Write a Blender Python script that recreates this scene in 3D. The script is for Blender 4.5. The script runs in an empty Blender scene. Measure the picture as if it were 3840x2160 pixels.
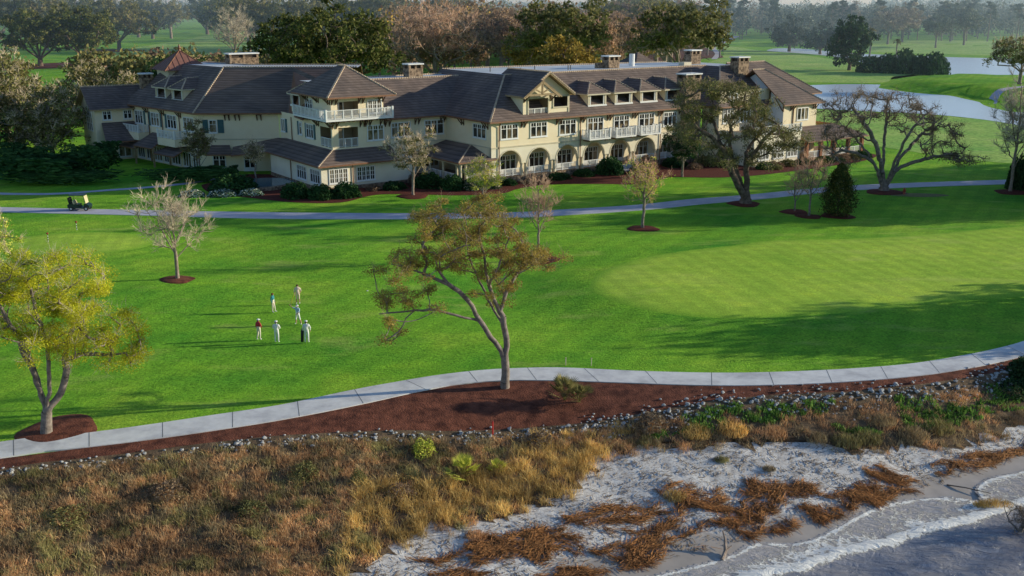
import bpy, bmesh, math, random
import numpy as np
from mathutils import Vector, Matrix
random.seed(7)
RNG = np.random.default_rng(7)
scene = bpy.context.scene
COL = scene.collection
R = math.radians

# ------------------------------------------------------------------ helpers
def tag(o, label=None, cat=None, group=None, kind=None):
    if label: o['label'] = label
    if cat: o['category'] = cat
    if group: o['group'] = group
    if kind: o['kind'] = kind
    return o

def empty(name, loc=(0, 0, 0), rz=0.0, label=None, cat=None, group=None):
    o = bpy.data.objects.new(name, None)
    o.empty_display_size = 0.3
    COL.objects.link(o)
    o.location = loc
    o.rotation_euler = (0, 0, rz)
    return tag(o, label, cat, group)

def link_mesh(name, me, parent=None):
    o = bpy.data.objects.new(name, me)
    COL.objects.link(o)
    if parent is not None: o.parent = parent
    return o

def np_mesh(name, V, faces4=None, faces3=None, mats=(), midx=None, smooth=False):
    """fast mesh from numpy arrays of quads and/or triangles"""
    me = bpy.data.meshes.new(name)
    V = np.asarray(V, dtype=np.float32).reshape(-1, 3)
    f4 = np.zeros((0, 4), int) if faces4 is None else np.asarray(faces4, int).reshape(-1, 4)
    f3 = np.zeros((0, 3), int) if faces3 is None else np.asarray(faces3, int).reshape(-1, 3)
    nl = f4.size + f3.size
    nf = len(f4) + len(f3)
    me.vertices.add(len(V)); me.loops.add(nl); me.polygons.add(nf)
    me.vertices.foreach_set('co', V.ravel())
    me.loops.foreach_set('vertex_index', np.concatenate([f4.ravel(), f3.ravel()]).astype(np.int32))
    st = np.concatenate([np.arange(len(f4)) * 4, f4.size + np.arange(len(f3)) * 3]).astype(np.int32)
    me.polygons.foreach_set('loop_start', st)
    for m in mats: me.materials.append(m)
    if midx is not None: me.polygons.foreach_set('material_index', np.asarray(midx, np.int32))
    if smooth: me.polygons.foreach_set('use_smooth', np.ones(nf, bool))
    me.update(calc_edges=True)
    me.validate()
    return me

class MB:
    """collects faces; build() links them as ONE mesh object"""
    def __init__(s):
        s.v = []; s.f = []; s.m = []; s.mats = []
    def mi(s, mat):
        if mat not in s.mats: s.mats.append(mat)
        return s.mats.index(mat)
    def poly(s, pts, mat):
        n = len(s.v); s.v += [tuple(p) for p in pts]
        s.f.append(tuple(range(n, n + len(pts)))); s.m.append(s.mi(mat))
    def box(s, lo, hi, mat, top=None):
        (x0, y0, z0), (x1, y1, z1) = lo, hi
        p = [(x0, y0, z0), (x1, y0, z0), (x1, y1, z0), (x0, y1, z0), (x0, y0, z1), (x1, y0, z1), (x1, y1, z1), (x0, y1, z1)]
        s.hexa(p, mat, top)
    def hexa(s, p, mat, top=None):
        n = len(s.v); s.v += [tuple(q) for q in p]
        for k, f in enumerate(((0, 3, 2, 1), (4, 5, 6, 7), (0, 1, 5, 4), (1, 2, 6, 5), (2, 3, 7, 6), (3, 0, 4, 7))):
            s.f.append(tuple(n + i for i in f)); s.m.append(s.mi(top if (top is not None and k == 1) else mat))
    def bar(s, a, b, w, h, mat):
        """square bar from a to b, width w (horizontal) and height h"""
        a = Vector(a); b = Vector(b); d = (b - a).normalized()
        up = Vector((0, 0, 1)) if abs(d.z) < 0.95 else Vector((0, 1, 0))
        sx = d.cross(up).normalized() * (w / 2); sy = sx.cross(d).normalized() * (h / 2)
        p = [a - sx - sy, a + sx - sy, a + sx + sy, a - sx + sy, b - sx - sy, b + sx - sy, b + sx + sy, b - sx + sy]
        s.hexa([p[0], p[1], p[2], p[3], p[4], p[5], p[6], p[7]], mat)
    def prism(s, pts, dz, mat, side=None):
        """roof slab: polygon on top, the same lowered by dz beneath, with side faces"""
        side = side or mat
        lo = [(p[0], p[1], p[2] - dz) for p in pts]
        s.poly(pts, mat); s.poly(lo[::-1], side)
        k = len(pts)
        for i in range(k):
            j = (i + 1) % k
            s.poly([lo[i], lo[j], pts[j], pts[i]], side)
    def tube(s, pts, rad, mat, n=8, cap=True):
        pts = [Vector(p) for p in pts]
        rad = rad if hasattr(rad, '__len__') else [rad] * len(pts)
        rings = []
        for i, p in enumerate(pts):
            d = (pts[min(i + 1, len(pts) - 1)] - pts[max(i - 1, 0)]).normalized()
            a = Vector((1, 0, 0)) if abs(d.x) < 0.8 else Vector((0, 1, 0))
            u = d.cross(a).normalized(); w = d.cross(u)
            b = len(s.v)
            for k in range(n):
                t = 2 * math.pi * k / n
                s.v.append(tuple(p + (u * math.cos(t) + w * math.sin(t)) * rad[i]))
            rings.append(b)
        m = s.mi(mat)
        for a, b in zip(rings, rings[1:]):
            for k in range(n):
                j = (k + 1) % n
                s.f.append((a + k, a + j, b + j, b + k)); s.m.append(m)
        if cap:
            s.f.append(tuple(rings[0] + k for k in range(n))[::-1]); s.m.append(m)
            s.f.append(tuple(rings[-1] + k for k in range(n))); s.m.append(m)
    def lathe(s, prof, mat, c=(0, 0, 0), n=12):
        b0 = len(s.v)
        for (r, z) in prof:
            for k in range(n):
                t = 2 * math.pi * k / n
                s.v.append((c[0] + r * math.cos(t), c[1] + r * math.sin(t), c[2] + z))
        m = s.mi(mat)
        for i in range(len(prof) - 1):
            for k in range(n):
                j = (k + 1) % n
                s.f.append((b0 + i * n + k, b0 + i * n + j, b0 + (i + 1) * n + j, b0 + (i + 1) * n + k)); s.m.append(m)
        s.f.append(tuple(b0 + (len(prof) - 1) * n + k for k in range(n))); s.m.append(m)
        s.f.append(tuple(b0 + k for k in range(n))[::-1]); s.m.append(m)
    def ball(s, c, r, mat, n=10, k=7):
        r = r if hasattr(r, '__len__') else (r, r, r)
        b0 = len(s.v)
        for i in range(k + 1):
            ph = math.pi * (0.02 + 0.96 * i / k)
            for j in range(n):
                t = 2 * math.pi * j / n
                s.v.append((c[0] + r[0] * math.sin(ph) * math.cos(t), c[1] + r[1] * math.sin(ph) * math.sin(t), c[2] - r[2] * math.cos(ph)))
        m = s.mi(mat)
        for i in range(k):
            for j in range(n):
                q = (j + 1) % n
                s.f.append((b0 + i * n + j, b0 + i * n + q, b0 + (i + 1) * n + q, b0 + (i + 1) * n + j)); s.m.append(m)
    def build(s, name, parent=None, smooth=False, fix=True):
        me = bpy.data.meshes.new(name)
        me.from_pydata(s.v, [], s.f)
        for m in s.mats: me.materials.append(m)
        me.polygons.foreach_set('material_index', np.array(s.m, np.int32))
        if fix:
            bm = bmesh.new(); bm.from_mesh(me)
            bmesh.ops.recalc_face_normals(bm, faces=bm.faces)
            bm.to_mesh(me); bm.free()
        if smooth: me.polygons.foreach_set('use_smooth', np.ones(len(me.polygons), bool))
        me.update()
        return link_mesh(name, me, parent)

def copy_tree(o, parent=None):
    """a thing, its parts and their sub-parts"""
    c = o.copy(); COL.objects.link(c)
    if parent is not None: c.parent = parent
    for ch in list(o.children): copy_tree(ch, c)
    return c

# ------------------------------------------------------------------ materials
def new_mat(name):
    m = bpy.data.materials.new(name); m.use_nodes = True
    nt = m.node_tree
    return m, nt, nt.nodes['Principled BSDF']

def N(nt, kind, **kw):
    n = nt.nodes.new(kind)
    for k, v in kw.items():
        if k in n.inputs: n.inputs[k].default_value = v
        else: setattr(n, k, v)
    return n

def ramp(nt, fac, stops):
    r = nt.nodes.new('ShaderNodeValToRGB')
    e = r.color_ramp.elements
    while len(e) < len(stops): e.new(0.5)
    for i, (p, c) in enumerate(stops):
        e[i].position = p; e[i].color = (*c, 1) if len(c) == 3 else c
    nt.links.new(fac, r.inputs['Fac'])
    return r.outputs['Color']

def mixc(nt, fac, a, b, mode='MIX'):
    m = nt.nodes.new('ShaderNodeMix'); m.data_type = 'RGBA'; m.blend_type = mode
    for sock, v in ((m.inputs[0], fac), (m.inputs[6], a), (m.inputs[7], b)):
        if hasattr(v, 'is_linked') or hasattr(v, 'links'): nt.links.new(v, sock)
        elif isinstance(v, (int, float)): sock.default_value = v
        else: sock.default_value = (*v, 1)
    return m.outputs[2]

def noise(nt, scale, detail=4.0, rough=0.55, coord='Object', dist=0.0, stretch=None):
    tc = nt.nodes.new('ShaderNodeTexCoord')
    src = tc.outputs[coord]
    if stretch:
        mp = nt.nodes.new('ShaderNodeMapping'); mp.inputs['Scale'].default_value = stretch
        nt.links.new(src, mp.inputs['Vector']); src = mp.outputs['Vector']
    n = N(nt, 'ShaderNodeTexNoise', Scale=scale, Detail=detail, Roughness=rough, Distortion=dist)
    nt.links.new(src, n.inputs['Vector'])
    return n.outputs['Fac']

def bump(nt, bs, height, strength, dist=0.05):
    b = N(nt, 'ShaderNodeBump', Strength=strength, Distance=dist)
    nt.links.new(height, b.inputs['Height']); nt.links.new(b.outputs['Normal'], bs.inputs['Normal'])

def mat_var(name, c0, c1, scale=1.0, rough=0.85, bs=0.0, bscale=None, spec=0.25, detail=5.0, lo=0.3, hi=0.7, bdist=0.05):
    """two-tone noise material"""
    m, nt, p = new_mat(name)
    f = noise(nt, scale, detail)
    nt.links.new(ramp(nt, f, [(lo, c0), (hi, c1)]), p.inputs['Base Color'])
    p.inputs['Roughness'].default_value = rough
    p.inputs['Specular IOR Level'].default_value = spec
    if bs: bump(nt, p, noise(nt, bscale or scale * 4, 4), bs, bdist)
    return m

M = {}
M['stucco'] = mat_var('stucco', (0.91, 0.76, 0.52), (0.95, 0.83, 0.60), 0.5, 0.9, 0.25, 14)
M['stucco_low'] = mat_var('stucco_lower', (0.84, 0.76, 0.58), (0.92, 0.85, 0.69), 0.5, 0.9, 0.2, 14)
M['white'] = mat_var('white_paint', (0.80, 0.80, 0.78), (0.88, 0.88, 0.86), 1.2, 0.55)
M['trim'] = mat_var('cream_trim', (0.60, 0.53, 0.38), (0.70, 0.62, 0.46), 1.2, 0.6)
M['timber'] = mat_var('brown_timber', (0.085, 0.045, 0.025), (0.16, 0.09, 0.05), 3, 0.8)
M['palewood'] = mat_var('pale_timber', (0.33, 0.23, 0.13), (0.46, 0.34, 0.20), 3, 0.8)
M['copper'] = mat_var('copper_fascia', (0.20, 0.085, 0.045), (0.30, 0.14, 0.07), 2, 0.5, spec=0.5)
M['stone'] = mat_var('fieldstone', (0.12, 0.085, 0.06), (0.42, 0.30, 0.20), 2.2, 0.9, 0.7, 3.0, lo=0.38, hi=0.62)
M['membrane'] = mat_var('roof_membrane', (0.55, 0.58, 0.60), (0.78, 0.79, 0.80), 0.25, 0.5)
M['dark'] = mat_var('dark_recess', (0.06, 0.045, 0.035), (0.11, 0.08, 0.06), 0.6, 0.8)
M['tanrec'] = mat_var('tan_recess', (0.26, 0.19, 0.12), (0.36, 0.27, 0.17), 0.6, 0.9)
M['shutter'] = mat_var('teal_shutter', (0.05, 0.12, 0.13), (0.08, 0.17, 0.18), 4, 0.6)
M['metalroof'] = mat_var('copper_seam_roof', (0.22, 0.10, 0.075), (0.30, 0.15, 0.11), 1.5, 0.5, spec=0.5)
M['deck'] = mat_var('deck', (0.25, 0.20, 0.15), (0.33, 0.27, 0.21), 2, 0.8)

def mk_glass():
    m, nt, p = new_mat('window_glass')
    f = noise(nt, 0.55, 2)
    oi = nt.nodes.new('ShaderNodeObjectInfo')
    ad = N(nt, 'ShaderNodeMath', operation='MULTIPLY_ADD'); nt.links.new(oi.outputs['Random'], ad.inputs[0]); ad.inputs[1].default_value = 0.34; nt.links.new(f, ad.inputs[2])
    nt.links.new(ramp(nt, ad.outputs[0], [(0.50, (0.010, 0.012, 0.016)), (0.64, (0.035, 0.033, 0.032)), (0.74, (0.17, 0.125, 0.07)), (0.84, (0.36, 0.30, 0.21))]), p.inputs['Base Color'])
    p.inputs['Roughness'].default_value = 0.06
    p.inputs['Specular IOR Level'].default_value = 0.6
    return m
M['glass'] = mk_glass()

def mk_tile():
    """barrel tile in level courses: course lines follow height, colour varies tile by tile"""
    m, nt, p = new_mat('roof_tile')
    tc = nt.nodes.new('ShaderNodeTexCoord')
    sep = nt.nodes.new('ShaderNodeSeparateXYZ'); nt.links.new(tc.outputs['Object'], sep.inputs[0])
    mul = N(nt, 'ShaderNodeMath', operation='MULTIPLY'); mul.inputs[1].default_value = 1 / 0.33
    nt.links.new(sep.outputs['Z'], mul.inputs[0])
    fr = N(nt, 'ShaderNodeMath', operation='FRACT'); nt.links.new(mul.outputs[0], fr.inputs[0])
    fl = N(nt, 'ShaderNodeMath', operation='FLOOR'); nt.links.new(mul.outputs[0], fl.inputs[0])
    # per-course and along-course variation
    cmb = nt.nodes.new('ShaderNodeCombineXYZ')
    ax = N(nt, 'ShaderNodeMath', operation='MULTIPLY'); ax.inputs[1].default_value = 0.9
    sm = N(nt, 'ShaderNodeMath', operation='ADD'); nt.links.new(sep.outputs['X'], sm.inputs[0]); nt.links.new(sep.outputs['Y'], sm.inputs[1])
    nt.links.new(sm.outputs[0], ax.inputs[0])
    nt.links.new(ax.outputs[0], cmb.inputs[0]); nt.links.new(fl.outputs[0], cmb.inputs[1])
    n1 = N(nt, 'ShaderNodeTexNoise', Scale=1.6, Detail=3.0); nt.links.new(cmb.outputs[0], n1.inputs['Vector'])
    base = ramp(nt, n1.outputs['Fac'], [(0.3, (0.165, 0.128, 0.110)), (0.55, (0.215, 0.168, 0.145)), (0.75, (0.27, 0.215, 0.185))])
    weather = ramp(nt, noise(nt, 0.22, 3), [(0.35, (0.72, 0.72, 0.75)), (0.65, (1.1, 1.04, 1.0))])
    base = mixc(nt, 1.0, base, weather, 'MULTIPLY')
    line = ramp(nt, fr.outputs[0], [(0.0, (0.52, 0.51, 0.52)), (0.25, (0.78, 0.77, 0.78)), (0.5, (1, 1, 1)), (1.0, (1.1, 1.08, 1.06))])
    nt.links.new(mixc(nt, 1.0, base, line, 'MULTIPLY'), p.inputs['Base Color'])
    p.inputs['Roughness'].default_value = 0.75
    p.inputs['Specular IOR Level'].default_value = 0.25
    bump(nt, p, fr.outputs[0], 0.7, 0.06)
    return m
M['tile'] = mk_tile()
M['ridge'] = mat_var('ridge_tile', (0.48, 0.36, 0.26), (0.70, 0.56, 0.42), 1.3, 0.75)

def mk_grass(name, dark, mid, lite, dry=None, fine=5.0, bs=0.9, bands=None, edge=None):
    m, nt, p = new_mat(name)
    big = noise(nt, 0.06, 5, 0.65)
    small = noise(nt, fine, 5, 0.7)
    c = ramp(nt, big, [(0.30, dark), (0.52, mid), (0.72, lite)])
    c = mixc(nt, 1.0, c, ramp(nt, small, [(0.30, (0.42, 0.50, 0.45)), (0.52, (1, 1, 1)), (0.74, (1.5, 1.38, 1.2))]), 'MULTIPLY')
    mid2 = noise(nt, 0.55, 5, 0.7, stretch=(0.7, 1.3, 1))
    c = mixc(nt, 1.0, c, ramp(nt, mid2, [(0.32, (0.74, 0.82, 0.8)), (0.55, (1, 1, 1)), (0.72, (1.25, 1.14, 1.0))]), 'MULTIPLY')
    if bands:
        tc = nt.nodes.new('ShaderNodeTexCoord'); mp = nt.nodes.new('ShaderNodeMapping'); mp.inputs['Rotation'].default_value = (0, 0, bands[1]); nt.links.new(tc.outputs['Object'], mp.inputs['Vector'])
        wv = N(nt, 'ShaderNodeTexWave', Scale=0.314 / bands[0], Distortion=1.2, Detail=2.0); wv.inputs['Detail Scale'].default_value = 0.15; nt.links.new(mp.outputs['Vector'], wv.inputs['Vector'])
        c = mixc(nt, 1.0, c, ramp(nt, wv.outputs['Fac'], [(0.35, (1 - bands[2],) * 3), (0.65, (1 + bands[2],) * 3)]), 'MULTIPLY')
    if dry:
        d = noise(nt, 0.16, 5, 0.65, stretch=(0.6, 1.5, 1))
        k = ramp(nt, d, [(0.56, (0, 0, 0)), (0.74, (0.55, 0.55, 0.55))])
        c = mixc(nt, k, c, dry)
    if edge:
        ea = nt.nodes.new('ShaderNodeAttribute'); ea.attribute_name = 'inset'
        rough_c = mixc(nt, 1.0, ramp(nt, small, [(0.30, (0.42, 0.50, 0.45)), (0.52, (1, 1, 1)), (0.74, (1.5, 1.38, 1.2))]), edge, 'MULTIPLY')
        c = mixc(nt, ea.outputs['Fac'], rough_c, c)
    nt.links.new(c, p.inputs['Base Color'])
    p.inputs['Roughness'].default_value = 0.9
    p.inputs['Specular IOR Level'].default_value = 0.1
    if bs: bump(nt, p, noise(nt, fine * 0.42, 6, 0.8), bs, 0.18)
    return m
M['lawn'] = mk_grass('lawn_grass', (0.095, 0.36, 0.028), (0.245, 0.52, 0.036), (0.43, 0.62, 0.06), dry=(0.58, 0.62, 0.16), bands=(2.6, 0.5, 0.05))
M['green'] = mk_grass('green_turf', (0.38, 0.62, 0.055), (0.48, 0.69, 0.07), (0.58, 0.73, 0.10), dry=(0.68, 0.70, 0.18), fine=9, bs=0.15, bands=(1.9, -0.25, 0.045), edge=(0.26, 0.53, 0.038))
M['collar'] = mk_grass('collar_turf', (0.12, 0.42, 0.03), (0.20, 0.50, 0.034), (0.30, 0.56, 0.045), fine=5, bs=0.3)
M['farway'] = mk_grass('fairway_grass', (0.24, 0.52, 0.10), (0.42, 0.62, 0.14), (0.58, 0.70, 0.20), dry=(0.66, 0.64, 0.28), fine=1.0, bs=0.2)
M['mulch'] = mat_var('red_mulch', (0.075, 0.022, 0.013), (0.25, 0.085, 0.048), 1.3, 0.95, 0.8, 9, lo=0.32, hi=0.68, bdist=0.1)
M['redmulch'] = mat_var('rust_mulch', (0.075, 0.018, 0.012), (0.18, 0.042, 0.026), 3, 0.95, 0.8, 8, bdist=0.1)
M['bark'] = mat_var('bark', (0.075, 0.052, 0.040), (0.27, 0.20, 0.155), 3, 0.95, 0.8, 7)
M['barklight'] = mat_var('pale_bark', (0.20, 0.15, 0.12), (0.42, 0.33, 0.27), 4, 0.9, 0.5, 9)
M['barkgrey'] = mat_var('grey_bark', (0.14, 0.115, 0.10), (0.36, 0.30, 0.26), 3, 0.9, 0.6, 8)

def mk_concrete():
    m, nt, p = new_mat('path_concrete')
    a = ramp(nt, noise(nt, 0.8, 6, 0.7), [(0.3, (0.70, 0.69, 0.68)), (0.7, (0.92, 0.91, 0.89))])
    b = ramp(nt, noise(nt, 0.32, 5, 0.65), [(0.32, (0.66, 0.65, 0.67)), (0.52, (0.97, 0.96, 0.95)), (0.7, (1.06, 1.05, 1.02))])
    nt.links.new(mixc(nt, 1.0, a, b, 'MULTIPLY'), p.inputs['Base Color'])
    p.inputs['Roughness'].default_value = 0.8
    bump(nt, p, noise(nt, 20, 3), 0.15, 0.02)
    return m
M['concrete'] = mk_concrete()
M['joint'] = mat_var('path_joint', (0.14, 0.14, 0.14), (0.26, 0.25, 0.24), 5, 0.9)
M['asphalt'] = mat_var('cart_road', (0.50, 0.49, 0.56), (0.64, 0.62, 0.68), 0.6, 0.85, 0.2, 12)
M['rock'] = mat_var('riprap_rock', (0.24, 0.245, 0.26), (0.62, 0.62, 0.61), 3, 0.85, 0.6, 6)

def mk_leaf(name, cols, transl=0.25, nscale=0.25, con=0.0):
    """foliage: colour by clump noise and by leaf; a little light passes through"""
    m, nt, p = new_mat(name)
    g = nt.nodes.new('ShaderNodeNewGeometry')
    oi = nt.nodes.new('ShaderNodeObjectInfo')
    c = ramp(nt, g.outputs['Random Per Island'], [(i / max(1, len(cols) - 1), q) for i, q in enumerate(cols)])
    k = ramp(nt, noise(nt, nscale, 3), [(0.32, (0.62 - con,) * 2 + (0.66 - con,)), (0.68, (1.22 + con, 1.2 + con, 1.1 + con))])
    c = mixc(nt, 1.0, c, k, 'MULTIPLY')
    v = ramp(nt, oi.outputs['Random'], [(0, (0.8, 0.85, 0.85)), (1, (1.18, 1.12, 1.05))])
    c = mixc(nt, 1.0, c, v, 'MULTIPLY')
    c = mixc(nt, 1.0, c, (2.4, 2.4, 2.3), 'MULTIPLY')
    nt.links.new(c, p.inputs['Base Color'])
    p.inputs['Roughness'].default_value = 0.7
    p.inputs['Specular IOR Level'].default_value = 0.12
    if transl:
        out = nt.nodes['Material Output']
        t = nt.nodes.new('ShaderNodeBsdfTranslucent'); nt.links.new(c, t.inputs['Color'])
        ms = nt.nodes.new('ShaderNodeMixShader'); ms.inputs[0].default_value = transl
        nt.links.new(p.outputs[0], ms.inputs[1]); nt.links.new(t.outputs[0], ms.inputs[2])
        nt.links.new(ms.outputs[0], out.inputs['Surface'])
    return m
M['leaf_oak'] = mk_leaf('oak_leaves', [(0.026, 0.036, 0.012), (0.052, 0.062, 0.018), (0.085, 0.090, 0.026), (0.125, 0.115, 0.036)])
M['leaf_olive'] = mk_leaf('olive_leaves', [(0.055, 0.060, 0.024), (0.10, 0.10, 0.042), (0.155, 0.135, 0.06)])
M['leaf_rust'] = mk_leaf('rust_leaves', [(0.11, 0.095, 0.030), (0.155, 0.125, 0.036), (0.20, 0.150, 0.045), (0.15, 0.140, 0.038)], 0.3)
M['leaf_yellow'] = mk_leaf('yellow_leaves', [(0.25, 0.25, 0.02), (0.33, 0.31, 0.022), (0.41, 0.365, 0.026), (0.27, 0.29, 0.03)], 0.4)
M['leaf_lime'] = mk_leaf('lime_leaves', [(0.14, 0.18, 0.03), (0.26, 0.29, 0.05), (0.38, 0.36, 0.08)])
M['leaf_dark'] = mk_leaf('dark_leaves', [(0.010, 0.026, 0.012), (0.020, 0.045, 0.018), (0.040, 0.068, 0.026)])
M['leaf_shrub'] = mk_leaf('shrub_leaves', [(0.008, 0.028, 0.010), (0.018, 0.050, 0.016), (0.035, 0.075, 0.024)], 0.15)
M['leaf_brown'] = mk_leaf('brown_leaves', [(0.085, 0.058, 0.042), (0.14, 0.098, 0.070), (0.20, 0.145, 0.105)])
M['leaf_orange'] = mk_leaf('orange_leaves', [(0.10, 0.075, 0.02), (0.20, 0.135, 0.03), (0.30, 0.20, 0.045)])
M['twig'] = mk_leaf('twigs', [(0.24, 0.195, 0.155), (0.33, 0.275, 0.225), (0.42, 0.36, 0.30)], 0)
M['twigpink'] = mk_leaf('pink_twigs', [(0.22, 0.13, 0.10), (0.32, 0.20, 0.16), (0.42, 0.28, 0.22)], 0)
M['twigdark'] = mk_leaf('dark_twigs', [(0.07, 0.054, 0.044), (0.13, 0.10, 0.082), (0.20, 0.155, 0.125)], 0)
M['leaf_haze'] = mk_leaf('hazy_leaves', [(0.060, 0.080, 0.075), (0.095, 0.110, 0.095), (0.135, 0.140, 0.115)], 0.1, 0.1)  # this and the next two: distance haze painted into the leaf colours
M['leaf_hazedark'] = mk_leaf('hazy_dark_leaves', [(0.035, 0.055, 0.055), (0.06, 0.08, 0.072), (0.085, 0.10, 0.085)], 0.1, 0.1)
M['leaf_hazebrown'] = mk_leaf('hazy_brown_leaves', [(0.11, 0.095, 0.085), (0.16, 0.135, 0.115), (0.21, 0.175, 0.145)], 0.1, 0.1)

# ------------------------------------------------------------------ camera, light, sky
SUN_AZ = math.atan2(0.985, 0.175)      # clockwise from +Y
SUN_EL = R(13)
sdir = Vector((math.sin(SUN_AZ) * math.cos(SUN_EL), math.cos(SUN_AZ) * math.cos(SUN_EL), math.sin(SUN_EL)))
cam = bpy.data.cameras.new('camera'); cam.lens = 36; cam.sensor_width = 36; cam.clip_end = 20000; cam.clip_start = 0.5
co = bpy.data.objects.new('camera', cam); COL.objects.link(co)
co.location = (0, 0, 26); co.rotation_euler = (R(90 - 15.57), 0, 0)
scene.camera = co
sl = bpy.data.lights.new('sun', 'SUN'); sl.energy = 5.0; sl.angle = R(0.5); sl.color = (1.0, 0.91, 0.69)
so = bpy.data.objects.new('sun', sl); COL.objects.link(so)
so.rotation_euler = sdir.to_track_quat('Z', 'Y').to_euler(); so.location = (200, 60, 80)
w = bpy.data.worlds.new('World'); scene.world = w; w.use_nodes = True
nt = w.node_tree
sky = nt.nodes.new('ShaderNodeTexSky'); sky.sky_type = 'NISHITA'; sky.sun_disc = False
sky.sun_elevation = SUN_EL; sky.sun_rotation = SUN_AZ; sky.air_density = 1.0; sky.dust_density = 0.2; sky.ozone_density = 1.5
bg = nt.nodes['Background']; bg.inputs['Strength'].default_value = 0.12
nt.links.new(mixc(nt, 1.0, sky.outputs['Color'], (0.84, 0.97, 1.18), 'MULTIPLY'), bg.inputs['Color'])
scene.view_settings.view_transform = 'Standard'; scene.view_settings.look = 'None'
scene.view_settings.exposure = 0; scene.view_settings.gamma = 1
cy = scene.cycles
cy.use_denoising = True
cy.max_bounces = 5; cy.diffuse_bounces = 2; cy.glossy_bounces = 2; cy.transmission_bounces = 2; cy.transparent_max_bounces = 4; cy.volume_bounces = 0
cy.use_adaptive_sampling = True; cy.adaptive_threshold = 0.02
cy.caustics_reflective = False; cy.caustics_refractive = False
cy.sample_clamp_indirect = 4
# ------------------------------------------------------------------ terrain
PATH_TOP = [(-300, -100), (-90, 28), (-50, 48.5), (-31.38, 57.9), (-27.51, 58.96), (-23.63, 60.39), (-19.64, 62.11), (-15.44, 63.93), (-11.14, 66.63), (-8.38, 68.13), (-5.49, 69.55), (-2.47, 70.58), (0.1, 71.03), (3.74, 71.18), (8.84, 70.5), (13.9, 70.1), (17.99, 70.15), (23.27, 70.7), (28.86, 71.78), (33.16, 73.35), (37.95, 75.64), (43, 79), (60, 92), (100, 115), (320, 235)]
PATH_BOT = [(-299, -102.4), (-88.8, 25.7), (-48.8, 46.2), (-30.27, 55.59), (-26.64, 56.88), (-22.83, 58.11), (-18.93, 59.61), (-14.85, 61.4), (-10.2, 63.98), (-6.76, 66.2), (-4.2, 67.6), (-1.91, 68.3), (0.6, 68.6), (4.6, 68.4), (9.51, 67.9), (13.47, 67.58), (17.7, 67.6), (22.9, 68.13), (28.5, 69.27), (33, 70.8), (38.2, 73.3), (44, 77), (61.3, 90), (101.2, 112.8), (321, 232.6)]
SHORE = [(-300, -170), (-100, -25), (-50, 12), (-25, 27), (-8, 38.5), (2, 44.8), (9.1, 48.6), (14, 50.8), (19, 53.2), (24, 56), (30, 59.6), (35, 62.6), (45, 69), (80, 90), (150, 125), (330, 205)]

def poly_dist(X, Y, pl):
    """distance to a polyline and side (+ = right of its direction, seaward)"""
    P = np.asarray(pl, float)
    best = np.full(X.shape, 1e9); sgn = np.ones(X.shape)
    for a, b in zip(P[:-1], P[1:]):
        d = b - a; L2 = d @ d
        t = np.clip(((X - a[0]) * d[0] + (Y - a[1]) * d[1]) / L2, 0, 1)
        qx = X - a[0] - t * d[0]; qy = Y - a[1] - t * d[1]
        dd = np.hypot(qx, qy)
        s = np.sign(qx * d[1] - qy * d[0])
        k = dd < best
        best = np.where(k, dd, best); sgn = np.where(k, s, sgn)
    return best, sgn

def poly_sd(X, Y, pg):
    """signed distance to a closed polygon, + inside"""
    d, _ = poly_dist(X, Y, list(pg) + [pg[0]])
    P = np.asarray(pg, float); ins = np.zeros(X.shape, bool)
    j = len(P) - 1
    for i in range(len(P)):
        xi, yi = P[i]; xj, yj = P[j]
        c = ((yi > Y) != (yj > Y)) & (X < (xj - xi) * (Y - yi) / (yj - yi + 1e-12) + xi)
        ins ^= c; j = i
    return np.where(ins, d, -d)

def smooth(x, a, b):
    t = np.clip((x - a) / (b - a), 0, 1); return t * t * (3 - 2 * t)

def spline(pts, n=6, closed=False):
    """Catmull-Rom resampling"""
    P = [np.asarray(p, float) for p in pts]; out = []
    k = len(P); rng = range(k) if closed else range(k - 1)
    for i in rng:
        g = (lambda q: P[q % k]) if closed else (lambda q: P[min(max(q, 0), k - 1)])
        p0, p1, p2, p3 = g(i - 1), g(i), g(i + 1), g(i + 2)
        for s in range(n):
            t = s / n
            out.append(0.5 * ((2 * p1) + (-p0 + p2) * t + (2 * p0 - 5 * p1 + 4 * p2 - p3) * t * t + (-p0 + 3 * p1 - 3 * p2 + p3) * t ** 3))
    if not closed: out.append(P[-1])
    return [tuple(p) for p in out]

GREEN = spline([(8.1, 92.52), (9.34, 96.51), (13.06, 101.48), (18.59, 105.39), (24.54, 107.93), (29.31, 110.3), (38.23, 111.2), (46.95, 113.24), (60.24, 117.82), (73.96, 120.96), (78.03, 114.1), (69.74, 101.2), (58.66, 94.44), (46.54, 89.38), (38.4, 87.58), (31.91, 85.32), (25.87, 83.47), (18.56, 82.38), (13.16, 83.98), (9.95, 87.0), (8.2, 90.0)], 3, True)
MOUND = [(116.7, 329), (125, 345), (140, 368), (160, 378), (185, 368), (190, 330), (160, 292), (141, 280), (125.2, 262.5), (128.7, 286.9), (128.9, 303.7), (122, 316)]

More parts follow.
